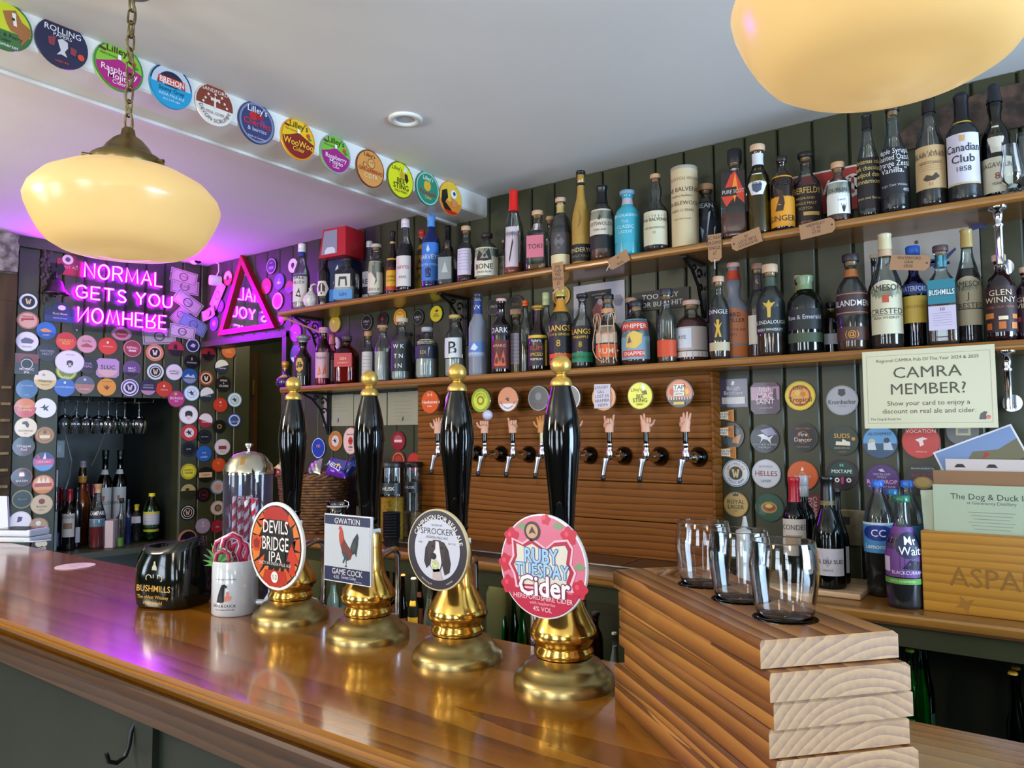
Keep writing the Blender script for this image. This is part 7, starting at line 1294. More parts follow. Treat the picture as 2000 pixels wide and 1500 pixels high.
for px, py, z, desc in ((1948, 400, ZUP-.024, 'chrome rail support under the upper shelf'), (1965, 690, ZLOW-.024, 'chrome rail support under the lower shelf beside the cream notice')):
    x = onY(px, py, 2.13).x; t = thing('rail_support', desc, 'bracket', (x, 2.135, z))
    MB().lathe([(.020, 0), (.020, -.006), (.010, -.010), (.0095, -.04), (.012, -.045), (.0085, -.05), (.0085, -.14)], M['chrome'], 20, cap0=False).obj('post', t)
    MB().tube([(0, 0, -.13), (0, .06, -.13), (0, .162, -.12)], .0065, M['chrome'], 10).obj('arm', t)
    MB().lathe([(.022, .158), (.022, .162), (.010, .165)], M['chrome'], 20, X=T(0, 0, -.12) @ RX(-PI/2)).obj('wall_flange', t)

# ------------------------------------------------------------------ neon wall extras: bell, camera, banknotes, hops
p = LEFT.hit(108, 575, .05); t = thing('bell', 'dark last orders bell hanging from an iron bracket beside the neon sign', 'bell', X=LEFT.mat(p) @ RX(-PI/2))
bell = noisy('dull_bronze', '#3c3238', '#54484c', 15, .35, .8)
MB().lathe([(.058, 0), (.060, .003), (.052, .012), (.040, .030), (.033, .052), (.028, .066), (.016, .074), (.004, .078)], bell, 36, cap0=False).obj('bell_body', t)
MB().ball((0, 0, -.004), .010, M['iron'], 12).obj('clapper', t)
MB().tube([(0, 0, .076), (0, 0, .10), (0, .02, .115), (0, .05, .118)], .005, M['iron'], 8).obj('hanger', t)
mb = MB(); mb.box(-.012, .012, .042, .05, .05, .16, M['iron'], ch=.002); mb.obj('bracket_plate', t)
MB().prism([(-.01, 0), (.03, .004), (.042, .03), (.03, .056), (.012, .052), (.008, .03), (-.012, .04), (-.02, .02)], 0, .01, M['iron'], X=T(0, .02, .10) @ RX(PI/2)).obj('bracket_ornament', t)
mb = MB(); rs = random.Random(3)
for i in range(60):
    a = rs.uniform(0, 2*PI); z = rs.uniform(-.14, .14); r = rs.uniform(.0, .022)
    c_ = Vector((r*math.cos(a), z, .014+abs(r*math.sin(a)))); mb.add([c_+Vector((-.007, 0, 0)), c_+Vector((0, .010, .002)), c_+Vector((.007, 0, .003)), c_+Vector((0, -.010, 0))], [(0, 1, 2, 3)], P('#4a3a44', .8))
mb.tube([(0, .15, .006), (.004, .05, .008), (-.003, -.05, .008), (0, -.15, .006)], .002, P('#3a2c2c', .8), 5)
o = mb.obj('hop_garland', X=LEFT.mat(LEFT.hit(87, 535))); tag(o, 'dried purple brown hop sprig beside the bell bracket', 'dried plant')
def note(frame, px, py, L, rot, col, ink, label, off, curl=0.0):
    c = frame.hit(px, py, off); s_ = depth(c)/FPX; a, b = L*s_/2*1.25, L*s_/2*.62; mb = MB(); n = 6
    v = []; 
    for j in (0, 1):
        for i in range(n+1): x = -a+2*a*i/n; v.append((x, -b+2*b*j, .0006+curl*(x/a)**2*.01))
    mb.add(v, [(i, i+1, n+1+i+1, n+1+i) for i in range(n)], P(col, .75))
    k = .0012+curl*.01
    for r_ in (rect(-.92, -.86, .92, -.78), rect(-.92, .78, .92, .86), rect(-.92, -.8, -.88, .8), rect(.88, -.8, .92, .8)): mb.flat([(x*a, y*b) for x, y in r_], k, P(ink, .75))
    mb.flat([(.34*a*math.cos(i*.45), .62*b*math.sin(i*.45)) for i in range(14)], k, P(ink, .75)); mb.flat([(.26*a*math.cos(i*.45), .48*b*math.sin(i*.45)) for i in range(14)], k+.0002, P(col, .75))
    mb.text('ONE', b*.5, 0, 0, k+.0004, P(ink, .75)); mb.text('1', b*.5, -.75*a, .5*b, k, P(ink, .75)); mb.text('1', b*.5, .75*a, -.5*b, k, P(ink, .75))
    tag(mb.obj('banknote', X=frame.mat(c, rot)), label, 'banknote', 'banknotes pinned by the neon sign')
note(LEFT, 359, 541, 42, -.15, '#c8a0b4', '#7a4a64', 'pinkish banknote, top of the two stacked ones beside the neon', .006)
note(LEFT, 361, 560, 44, -.05, '#b898ac', '#6a4a5c', 'greyish pink banknote tucked under the top one', .003)
note(LEFT, 367, 591, 46, -.55, '#b4a4b0', '#54485c', 'grey banknote slanting down beside the neon middle line', .004)
note(LEFT, 352, 614, 34, .85, '#b08a9c', '#5a4a74', 'tan and blue banknote standing nearly upright', .003)
note(LEFT, 378, 634, 44, -.45, '#7a8cb4', '#4a5c8c', 'blue banknote slanting beside the wall corner', .006)
note(LEFT, 356, 648, 40, -.12, '#c0b0bc', '#4a4454', 'white and black banknote under the blue one', .009)
note(LEFT, 311, 657, 50, .10, '#b8a4b4', '#5a4c64', 'pale grey banknote with a big oval, lowest of the bunch', .003)
note(BACK, 425, 577, 44, .95, '#d88ad0', '#8a3c94', 'pink lit banknote slanting over the wall corner', .010)
note(BACK, 410, 612, 34, .25, '#d890c0', '#a03c84', 'curled pink banknote by the mirror corner', .012, 1.0)
wp = P('#d4d0d8', .35)
p = LEFT.hit(381, 505, .06); t = thing('security_camera', 'white dome security camera under the ceiling by the wall corner', 'camera', X=LEFT.mat(p))
MB().ball((0, 0, 0), .034, wp, 28).obj('camera_body', t)
MB().lathe([(.022, .0), (.022, .012), (.017, .014)], M['blackgloss'], 24, X=T(.004, -.006, .018) @ RX(.25) @ RY(.15)).obj('lens_face', t)
MB().tube([(0, .02, -.02), (0, .04, -.05)], .014, wp, 14).obj('mount', t)
p = BACK.hit(413, 547, .05); t = thing('junction_box', 'round white wall mount with a looped cable beside the mirror', 'wall mount', X=BACK.mat(p))
MB().lathe([(.026, -.048), (.028, -.02), (.028, .004), (.025, .010)], wp, 28, X=RY(-.35)).obj('body', t)
MB().tube([(.01, .02, -.02), (.035, .045, -.02), (.032, .085, -.02), (.0, .098, -.03)], .003, wp, 8).obj('cable', t)
# wooden spoon in the bracket
p = onY(560, 622, 2.16); q = onY(640, 655, 2.2)
t = thing('wooden_spoon', 'purple lit wooden spoon wedged through the iron bracket', 'spoon', p)
sm = P('#b07a6a', .5); d = Vector(q)-Vector(p)
mb = MB(); mb.tube([(0, 0, 0), d*.33, d*.66, d], [.0055, .004, .004, .0045], sm, 8); mb.obj('handle', t); MB().ball((-.012, 0, .004), .016, sm, 16, sc=(1.3, .5, .9)).obj('bowl', t)

# ------------------------------------------------------------------ alcove: rack of glasses, cables, bottles
ZL = ZA0+.0005
def AL(px, py=None, c=None):
    """a point on the ledge: by its foot in the picture, or by picture column and distance behind the wall face"""
    if py is not None: return onZ(px, py, ZL)
    h = LEFT.hit(px, 1000, -c); return Vector((h.x, h.y, ZL))
def alc(px, top, w_, prof, glass, liq, fill, cap, labels, desc, py=None, c=None, **k):
    b = AL(px, py, c)
    if py is not None: h = LEFT.hit(px, 1000); c = (Vector((b.x, b.y, 0))-LEFT.o).dot(-LEFT.n)
    for k_ in range(60):           # stand it behind what is already there
        b = AL(px, None, c+.006*k_); r = w_/2*depth((b.x, b.y, ZL+.12))/FPX*.95
        if all(math.hypot(b.x-x2, b.y-y2) > r+r2 for x2, y2, r2 in STAND['a']): break
    STAND['a'].append((b.x, b.y, r)); dpt = depth((b.x, b.y, ZL+.12)); s_ = dpt/FPX
    d = ray(px, top); t_ = Vector((b.x, b.y, 0)).length/Vector((d.x, d.y, 0)).length; H = CAM.z+d.z*t_-ZL
    an = math.atan2(abs(px-1000), FPX)
    return bottle((b.x, b.y, ZL), H, w_*s_*math.cos(an), prof, glass, liq, fill, cap, labels, desc, rz=1.0, group='bottles in the alcove', name=k.pop('name', 'alcove_bottle'), **k)
alc(191, 945, 34, 'slope', 'c', '#7c0f1c', .42, ('wrap', '#b08a64', .14), [Lb(.34, .64, 66, '#14141c', [('CAMPARI', .3, .7, '#e0dce0')], [('r', '#7c98b4', -1, 1, .0, .4)], 'arch')], 'clear bottle of red bitter at the front of the alcove', py=1070, )
alc(135, 955, 28, 'wine', '#100e10', None, 0, ('wrap', '#a01c28', .2), [Lb(.22, .60, 62, '#c4bcb0', [('CONDES', .16, .85, '#3a342c')], [('r', '#8a6a4c', -.6, .6, .35, .6)])], 'red capped wine with a cream label, front of the alcove', py=1074)
alc(110, 962, 22, 'wine', '#14101c', None, 0, ('wrap', '#7c1424', .22), [Lb(.06, .30, 60, '#7a6aa8', []), Lb(.1, .26, 30, '#c8c4cc', [])], 'wine bottle with a violet label at the alcove edge', py=1073)
alc(109, 918, 9, 'tall', 'c', '#c8ccd0', .5, ('screw', '#d0d0d4', .2), [], 'slim clear bottle behind the violet label wine', c=.12)
alc(119, 952, 18, 'wine', '#120e14', None, 0, ('wrap', '#7c1424', .22), [], 'red capped wine behind the violet and cream labels', c=.2)
alc(150, 952, 22, 'wine', '#100e10', None, 0, ('wrap', '#1c1820', .2), [Lb(.1, .35, 50, '#b8b4b8', [])], 'dark wine with a black capsule between the red capped and the bitter bottles', c=.14)
alc(159, 900, 36, 'bulge', 't#d8a81c', '#c8901c', .75, ('screw', '#8a8a90', .08), [], 'large yellow liqueur bottle at the back of the alcove', c=.28, band=(.74, .82, '#b8842c'))
alc(168, 945, 24, 'wine', '#14100f', None, 0, ('wrap', '#7c2430', .2), [Lb(.2, .5, 50, '#1c2420', [])], 'dark vermouth bottle with a maroon capsule', c=.20)
alc(181, 945, 22, 'wine', '#14100f', None, 0, ('wrap', '#8c2834', .2), [], 'dark bottle with a maroon capsule tucked behind the bitter', c=.26)
alc(203, 879, 31, 'wine', 't#2c5c3c', '#0f2a18', .8, ('wrap', '#101810', .1), [Lb(.12, .58, 66, '#c8c8c4', [('VERMOUTH', .12, .62, '#2c3c34')], [('p', '#b85a2c', [(-.15, .8), (.15, .8), (.1, .7), (0, .66), (-.1, .7)])]), Lb(.68, .78, 60, '#c8c8c4', [])], 'green vermouth bottle with a white label, first of the two', c=.42)
alc(232, 879, 30, 'wine', 't#2c5c3c', '#0f2a18', .8, ('wrap', '#101810', .1), [Lb(.12, .58, 66, '#cacac6', [('VERMOUTH', .12, .62, '#2c3c34')], [('p', '#b85a2c', [(-.15, .8), (.15, .8), (.1, .7), (0, .66), (-.1, .7)]), ('p', '#3a5a8c', [(-.3, .2), (0, .3), (.3, .2), (0, .12)])]), Lb(.68, .78, 60, '#c8c8c4', [])], 'green vermouth bottle with a white label, second of the two', c=.42)
alc(296, 963, 32, 'pet', 't#4ca868', '#1c6a3a', .75, ('pet', '#d8c41c', .07), [Lb(.2, .62, 80, '#c0c2cc', [], [('r', '#c8b83c', -1, 1, 0, .12), ('r', '#c8b83c', -1, 1, .88, 1)]+lines('#8a8a94', .25, .8, 5))], 'green plastic bottle with a yellow cap and white label', py=1056)
alc(267, 985, 20, 'squat', 'c', '#14100f', .5, ('wrap', '#d8b81c', .16), [Lb(.5, .68, 60, '#d8d0d4', [])], 'small square bitters bottle with a yellow cap', py=1057, name='bitters_bottle')
alc(251, 975, 12, 'wine', '#14204c', None, 0, ('wrap', '#141c3c', .3), [], 'slim blue black bottle behind the bitters', c=.14)
alc(237, 973, 14, 'slim', 'c', '#6ca03c', .2, ('flat', '#141416', .1), [], 'slim clear cruet behind the small cocktail glass', c=.05)
b = AL(218, None, .10); t = thing('gift_bag', 'pale pink paper bag with small hearts in the alcove', 'bag', (b.x, b.y, ZL), -.8)
mb = MB(); hb = .135; mb.prism([(-.042, 0), (.042, 0), (.046, hb), (-.046, hb)], -.025, .025, P('#c8b0b4', .7), X=RX(PI/2)); mb.obj('bag_body', t)
for x, z in ((-.01, .10), (.018, .045), (-.02, .03)): MB().flat([(x-.006, z+.003), (x, z-.007), (x+.006, z+.003), (x+.003, z+.006), (x, z+.003), (x-.003, z+.006)], .0256, P('#a8707c', .7), X=RX(PI/2)).obj('heart', t)
b = AL(222, 1062); t = thing('spice_box', 'small orange paper packet at the front of the ledge', 'packet', (b.x, b.y, ZL), .9)
MB().prism([(-.016, 0), (.016, 0), (.016, .062), (0, .075), (-.016, .062)], -.01, .01, P('#b8784c', .6), X=RX(PI/2)).obj('carton', t); MB().box(-.010, .010, -.0106, -.0102, .008, .03, P('#d8b898', .6)).obj('sticker', t)
def stem_glass(pos, H, R, desc, grp, up=True, nm='wine_glass', shape=0):
    t = thing(nm, desc, 'glass', pos, 0, grp)
    X = None if up else (T(0, 0, H) @ RX(PI))
    bowl = [(R*.72, H), (R*.95, H*.8), (R, H*.66), (R*.85, H*.52), (R*.3, H*.43), (.004, H*.41)] if shape == 0 else [(R, H), (R*.7, H*.7), (R*.3, H*.42), (.004, H*.36)]
    MB().lathe(bowl, TG, 28, X=X, cap0=False, cap1=False).obj('bowl', t)
    MB().lathe([(.0035, H*.42), (.0028, H*.25), (.0035, H*.04), (.01, H*.02), (R*.78, .002), (R*.78, 0)], TG, 24, X=X, cap0=False).obj('stem', t)
b = AL(242, 1062); stem_glass((b.x, b.y, ZL), .125, .026, 'small stemmed cocktail glass at the front of the ledge', 'glass on the ledge', shape=1)
# hanging rack
rk = thing('glass_rack', 'chrome wire glass rack under the alcove top', 'rack', X=LEFT.mat(LEFT.pt(0, ZA1+.02, 0)))
def RK(px, dep_): h = LEFT.hit(px, 800, -dep_); return LEFT.loc(h)[0]
for i, px in enumerate((118, 160, 205, 250, 286)):
    u = RK(px, .22); MB().tube([(u, .0, -.12), (u, -.035, -.12), (u, -.035, -.42), (u, .0, -.42)], .0025, M['chrome'], 6).obj('wire', rk)
MB().box(A0+.01, A1-.25, .0, .004, -.45, -.11, M['black']).obj('plate', rk)
for i, (px, dep_, R, sh) in enumerate(((127, .15, .040, 0), (150, .18, .040, 0), (170, .20, .040, 0), (193, .25, .045, 0), (212, .16, .045, 0), (228, .34, .045, 0), (244, .24, .044, 0), (272, .14, .044, 0))):
    u = RK(px, dep_); q = LEFT.pt(u, ZA1-.018-.165, -dep_)
    stem_glass(q, .165, R, ('wine glass hanging upside down at the door post end of the rack', 'second wine glass hanging in the rack', 'third hanging wine glass, over the white cable', 'wide wine glass hanging at the back of the rack', 'wide wine glass hanging at the front middle of the rack', 'hanging wine glass between two wide ones', 'hanging wine glass behind the last one in the rack', 'last wine glass in the rack, over the green vermouth')[i], 'wine glasses hanging in the rack', up=False)
u = RK(150, .6); t = thing('power_cable', 'white cable snaking down inside the alcove', 'cable', X=XL)
def cab(pts, r, mt3, nm, par): MB().tube([(RK(px, d_), CAM.z+(LEFT.hit(px, py, -d_).z-CAM.z), -d_) for px, py, d_ in pts], r, mt3, 8).obj(nm, par)
cab([(148, 795, .3), (136, 812, .35), (124, 830, .4), (132, 860, .4), (143, 900, .4), (140, 930, .4), (133, 955, .4)], .004, P('#9a9c9c', .5), 'cord', t)
t = thing('thin_cable', 'thin brown cable hanging behind the vermouth bottles', 'cable', X=XL)
cab([(212, 835, .4), (205, 850, .42), (195, 880, .42), (182, 910, .42)], .0022, P('#8a7c64', .5), 'cord', t)
h = LEFT.hit(115, 877, -.5); t = thing('wall_socket', 'white wall socket at the back of the alcove', 'socket', X=LEFT.mat(LEFT.hit(114, 877, -.80)))
MB().box(-.03, .03, -.05, .05, 0, .01, P('#b8bcc0', .4), ch=.003).obj('plate', t); MB().box(-.012, .012, -.02, .02, .01, .013, P('#d0d4d8', .4)).obj('rocker', t)
h = LEFT.hit(118, 935, -.42); t = thing('plastic_bag', 'crumpled clear plastic bag behind the wine in the alcove', 'bag', (h.x, h.y, ZL))
bm = bmesh.new(); bmesh.ops.create_icosphere(bm, subdivisions=3, radius=.05); rs = random.Random(5)
for q in bm.verts: q.co = Vector((q.co.x*.8, q.co.y*.8, (q.co.z+.05)*2.1))*(1+.18*rs.uniform(-1, 1))
for q in bm.verts: q.co.z = max(q.co.z, .0005)
MB().add([q.co.copy() for q in bm.verts], [[q.index for q in f.verts] for f in bm.faces], thin_glass('#d8dcdf', .12, 1.5, .2)).obj('film', t); bm.free()

# ------------------------------------------------------------------ on the back counter
ZK = ZCOUNTER+.0005
bx = onY(612, 1000, 2.13).x; wick = noisy('wicker', '#4a2c16', '#7c5028', 40, .6, bump=.6)
bk = thing('wicker_basket', 'round wicker basket full of crisp packets behind the first hand pulls', 'basket', (bx, 2.13, ZK))
Hb = onY(625, 930, 2.13).z-ZK; ra, rb = .135, .165
n = 36
for k in range(n):
    a = 2*PI*k/n; 
    if math.cos(a) < -.9: pass
    MB().tube([(ra*math.sin(a), -ra*math.cos(a)*.8, 0), (rb*math.sin(a), -rb*math.cos(a)*.8, Hb)], .004, wick, 6).obj('stake', bk) if k < 3 else None
    if k == 0: stk = bpy.data.objects[[c_.name for c_ in bk.children if c_.name.startswith('stake')][0]]
rows_ = 20; mb0 = None
for j in range(rows_):
    z = Hb*(j+.5)/rows_; f = z/Hb; rr = ra+(rb-ra)*f; pts = []
    for k in range(72):
        a = 2*PI*k/72; w_ = .004*math.sin(18*a+(PI if j % 2 else 0)); pts.append(((rr+w_)*math.sin(a), -(rr+w_)*math.cos(a)*.8, z))
    MB().tube(pts, Hb/rows_*.56, wick, 5, closed=True).obj('weave', bk)
pts = []
for j, ph in enumerate((0, PI)):
    pts = [((rb+.006*math.cos(14*a+ph))*math.sin(a), -(rb+.006*math.cos(14*a+ph))*math.cos(a)*.8, Hb+.004+.006*math.sin(14*a+ph)) for a in [2*PI*k/96 for k in range(96)]]
    MB().tube(pts, .0065, wick, 6, closed=True).obj('rim_braid', bk)
MB().lathe([(.001, .01), (ra*.95, .01)], wick, 24, yf=.8, cap1=False).obj('bottom', bk)
def packet(px, py, w_, h_, c1, c2, word, rz, tlt, desc, Y, foil=False):
    c = onY(px, py, Y); t = thing('crisp_packet', desc, 'crisp packet', c, rz, 'crisp packets in the wicker basket')
    bm = bmesh.new(); bmesh.ops.create_grid(bm, x_segments=12, y_segments=14, size=1); vs = []
    mt4 = P(c1, .22, .9 if foil else .15, .3); rs = random.Random(int(px)); mb = MB()
    for s_ in (1, -1):
        v = []
        for q in bm.verts:
            x, y = q.co.x, q.co.y; th = .022*max(0, (1-x**4))*max(0, (1-y**4)); cr2 = .0035*math.sin(9*x+5*y+px)*th/.02+.002*rs.uniform(-1, 1)*(1 if abs(x) < .98 and abs(y) < .98 else 0)
            v.append((x*w_/2*(1-.06*(1-abs(y))), s_*(th+cr2), y*h_/2))
        mb.add(v, [[q.index for q in f.verts][::s_] for f in bm.faces], mt4, True)
    bm.free()
    mb.obj('film', t)
    if c2:
        m2 = MB(); m2.flat([(-w_*.5, -h_*.05), (w_*.5, -h_*.12), (w_*.5, h_*.4), (-w_*.1, h_*.42)], -.0265, P(c2, .3), X=RX(PI/2) @ Matrix.Scale(-1, 4, (0, 0, 1)))
        m2.text(word, w_*.26, 0, h_*.02, .0285, P('#e8e4e8', .4), X=RX(PI/2), rot=-.25, bold=.02); m2.flat([(0, h_*.1), (w_*.3, h_*.05), (w_*.2, h_*.2)], .028, P('#e0b04c', .4), X=RX(PI/2)); m2.obj('print', t)
    t.rotation_euler = (-.35, tlt, rz)
packet(660, 914, .105, .075, '#6a2cb0', '#2c3484', 'NELLS', .2, .15, 'purple and blue crisp packet on top of the basket', 2.10)
packet(617, 916, .085, .08, '#c8c8cc', None, '', -.1, -.3, 'shiny silver foil packet beside the purple one', 2.12, True)
packet(556, 918, .085, .07, '#8a1420', '#a8842c', 'NUTS', .3, .1, 'red and gold packet at the neon end of the basket', 2.12)
packet(684, 912, .05, .08, '#1c2c6c', None, '', .5, .8, 'navy crisp packet leaning at the basket rim', 2.12)
# cereal and pasta jars
jarg = thin_glass('#e4e6e6', .02, 1.5)
def tall_jar(px, w_, topy, fillc, fillfrac, desc, Y, word):
    x = onY(px, 960, Y).x; dpt = depth((x, Y, 1.3)); R = w_*dpt/FPX/2*.87; H = onY(px, topy, Y).z-ZK
    t = thing('storage_jar', desc, 'jar', (x, Y, ZK), .45, 'tall plastic snack jars')
    MB().lathe([(R*.98, 0), (R, .004), (R, H*.93)], jarg, 32, cap1=False).obj('jar_body', t)
    MB().lathe([(R*1.04, H*.93), (R*1.06, H*.95), (R*1.06, H*.985), (R, H)], M['black'], 32).obj('lid', t)
    m_ = noisy('snack_'+fillc.lstrip('#'), fillc, '#%02x%02x%02x' % tuple(int(int(fillc[i:i+2], 16)*.78) for i in (1, 3, 5)), 95, .6, bump=1.0, detail=1)
    MB().lathe([(R*.95, .005), (R*.95, H*fillfrac*.98), (R*.5, H*fillfrac), (.001, H*fillfrac*.97)], m_, 28, cap1=False).obj('contents', t)
    if word:
        rr = R+.0012
        mb = MB(); n = 16; v = []
        for j in (0, 1):
            for i in range(n+1): a = -1.1+2.2*i/n; v.append((rr*math.sin(a), -rr*math.cos(a), H*(.60+.14*j)))
        mb.add(v, [(i, i+1, n+2+i, n+1+i) for i in range(n)], M['black'], True)
        mb.text(word, R*.42, 0, H*.67, 0, P('#e0dcd8', .4), wrap=lambda a, y, z: ((rr+.0005)*math.sin(a/rr), -(rr+.0005)*math.cos(a/rr), y)); mb.obj('label', t)
tall_jar(714, 44, 902, '#7c6a50', .38, 'tall jar of mixed seeds with a black label beside the basket', 2.18, 'HUSK')
tall_jar(766, 54, 902, '#e0a828', .56, 'tall jar of yellow corn snacks behind the second and third pulls', 2.08, 'HUSK')
tall_jar(806, 42, 902, '#c09a72', .34, 'tall jar of tan nuts against the tap panel end', 2.21, 'HUSK')
x = onY(661, 1010, 1.98).x; dpt = depth((x, 1.98, 1.15)); R = 50*dpt/FPX/2*.88
t = thing('clip_top_jar', 'clear clip top preserving jar in front of the wicker basket', 'jar', (x, 1.975, ZK), .3); H = onY(661, 977, 1.975).z-ZK
MB().lathe([(R*.85, 0), (R, .012), (R, H*.72), (R*.86, H*.84)], jarg, 28, cap1=False).obj('jar_body', t)
MB().lathe([(R*.9, H*.86), (R*.93, H*.90), (R*.93, H*.95), (R*.7, H)], jarg, 28).obj('glass_lid', t); MB().lathe([(R*.92, H*.84), (R*.94, H*.86), (R*.92, H*.88)], P('#b8b0a8', .5), 28, cap0=False, cap1=False).obj('seal', t)
MB().tube([(R*.95, 0, H*.8), (R*1.15, 0, H*.86), (R*1.12, 0, H*.96), (R*.7, 0, H*1.0)], .002, M['chrome'], 6).obj('clip', t)
x = onY(776, 1030, 2.02).x; dpt = depth((x, 2.02, 1.15)); R = 40*dpt/FPX/2*.88; H = onY(776, 1000, 2.02).z-ZK
cupm = None
for i in range(9):
    z0 = H*(i)*.085; t = thing('snack_cup', 'small black ribbed cup nested in the leaning tower of cups', 'cup', (x, 1.99, ZK+z0), 0, 'black snack cups nested together')
    if cupm is None: cupm = MB().lathe([(R*.68, 0), (R*.72, .003), (R*.96, H*.32), (R, H*.325), (R, H*.335), (R*.95, H*.335), (R*.66, .005), (.001, .005)], P('#17171a', .4), 28, cap1=False).obj('cup_body', t)
    else: q = cupm.copy(); COL.objects.link(q); q.parent = t
# bottles at the far end of the counter
def CB(px, top, py, w_, prof, glass, liq, fill, cap, labels, desc, Y=None, z=ZK, **k):
    b = onZ(px, py, z) if Y is None else onY(px, (top+py)/2, Y); b.z = z
    dpt = depth((b.x, b.y, z+.12)); H = onY(px, top, b.y).z-z; an = math.atan2(abs(px-1000), FPX)
    return bottle(tuple(b), H, w_*dpt/FPX*math.cos(an), prof, glass, liq, fill, cap, labels, desc, **k)
cbg = 'bottles on the back counter'
x0b = onZ(1660, 1172, ZK+.016).x
bo = tag(MB().box(-.20, .085, -.08, .135, 0, .014, M['palewood'], ch=.004).obj('chopping_board', loc=(-.50, 2.085, ZK)), 'pale beech board under the wine bottles on the back counter', 'board')
ZB2 = ZK+.015
CB(1553, 932, 1128, 50, 'wine', 'dg', '#0f140a', .5, ('wrap', '#b4182c', .24), [Lb(.25, .60, 62, '#c4bcb4', [('CONDES', .2, .78, '#3a342c')], [('r', '#9a8468', -.6, .6, .3, .56)])], 'red capped wine bottle on the beech board', Y=2.10, z=ZB2, name='wine_bottle', group=cbg)
CB(1570, 928, 1120, 46, 'wine', 'dg', '#0f140a', .5, ('screw', '#a8a8ac', .2), [], 'silver capped bottle behind the red capped wine', Y=2.17, z=ZK, name='wine_bottle', group=cbg)
CB(1618, 930, 1155, 66, 'slope', 'dg', '#0c1008', .42, ('wrap', '#151412', .22), [Lb(.12, .36, 62, '#c4bcc0', [('SUR DU SUD', .22, .52, '#2c2828'), ('FRANCE', .1, .2, '#4a4444')], [('p', '#a8a0a4', [(-.18, .5), (0, .72), (.18, .5), (0, .28)])])], 'slope shouldered wine with a white label and gold neck pattern', Y=2.06, z=ZB2, name='wine_bottle', group=cbg, band=(.74, .80, '#6a5c24'))
CB(1634, 955, 1140, 50, 'slope', 'dg', '#0c1008', .42, ('wrap', '#151412', .22), [Lb(.12, .4, 70, '#b8b4b4', [])], 'second slope shouldered wine just behind the white labelled one', Y=2.13, z=ZB2, name='wine_bottle', group=cbg)
CB(1718, 938, 1172, 62, 'pet', 'c', '#1c1610', .42, ('pet', '#2c6cd0', .06), [Lb(.38, .64, 84, '#4a90cc', [('CC', .34, .66, '#e8f0fc'), ('Lemonade', .22, .22, '#e8f0f8')], [('p', '#16308c', blob(0, .66, .28, 16, 1.7) if 0 else [(.75*math.cos(i*.4), .66+.26*math.sin(i*.4)) for i in range(16)]), ('r', '#c8d8e4', -1, 1, .92, 1)])], 'large clear lemonade bottle with a blue cap, front', Y=2.10, name='lemonade_bottle', group=cbg)
CB(1775, 938, 1150, 62, 'pet', 'c', '#1c1610', .45, ('pet', '#2c6cd0', .06), [Lb(.38, .62, 84, '#3a80c0', [])], 'second blue capped plastic bottle, behind the blackcurrant squash', Y=2.13, name='lemonade_bottle', group=cbg)
CB(1745, 955, 1150, 56, 'pet', 'c', '#14100c', .3, ('pet', '#2c7cb8', .06), [], 'shorter blue capped plastic bottle between the other two', Y=2.245, name='lemonade_bottle', group=cbg)
CB(1764, 967, 1190, 72, 'tall', 'c', '#120c14', .74, ('pet', '#1c6a4c', .06), [Lb(.28, .72, 84, '#6a3c84', [('Mr', .24, .74, '#f0f0f4', .35), ('Waits', .24, .54, '#f0f0f4', .4), ('BLACKCURRANT', .1, .1, '#e8e0ec', .25)], [('p', '#1c2444', [(.35+.62*math.cos(i*.4), .64+.27*math.sin(i*.4)) for i in range(16)]), ('p', '#1c1428', [(.0, .18), (.3, .36), (.9, .3), (.8, .14)]), ('r', '#c8c0d0', -.95, -.5, .1, .4)]), Lb(.22, .27, 84, '#5c9a3c', [('WITH SWEETENER', .5, .5, '#c8dcb0')])], 'squash bottle with a purple label and green cap', Y=2.0, name='squash_bottle', group=cbg)
# squeezy bottle
t = thing('squeeze_bottle', 'pale plastic squeeze bottle behind the tumblers', 'bottle', (onY(1455, 1040, 2.03).x, 2.03, ZK)); sq_ = P('#b4b4b0', .35)
H = onY(1455, 1008, 2.03).z-ZK
MB().lathe([(.026, 0), (.027, .005), (.027, H*.62), (.024, H*.68)], sq_, 28).obj('bottle_body', t); MB().lathe([(.026, H*.64), (.026, H*.78), (.022, H*.80), (.010, H*.82), (.004, H)], sq_, 24).obj('nozzle_cap', t)
# leaflet and socket plate behind the wine
poster(BACK, 1568, 966, 1602, 1030, .006, '#6c2028', lambda fl, tx, w, h: (tx('CARAMEL', .34, .45, .15, '#d8b8b4', r=-PI/2), tx('PORTER', .34, -.1, .2, '#d8b8b4', r=-PI/2), fl(rect(-1, -.6, -.6, .9), '#c8c0b8')), 'leaflet', 'dark red leaflet with sideways white lettering behind the wine', 'leaflet')
t = thing('double_socket', 'brushed steel socket plate behind the plastic bottles', 'socket', X=BACK.mat(BACK.hit(1662, 1030, .002)))
MB().box(-.045, .045, -.05, .05, 0, .008, noisy('brushed_steel', '#7a6c54', '#8c8068', 60, .3, .8), ch=.002).obj('plate', t); MB().box(-.03, .0, .008, .03, .008, .010, M['black']).obj('socket_face', t)
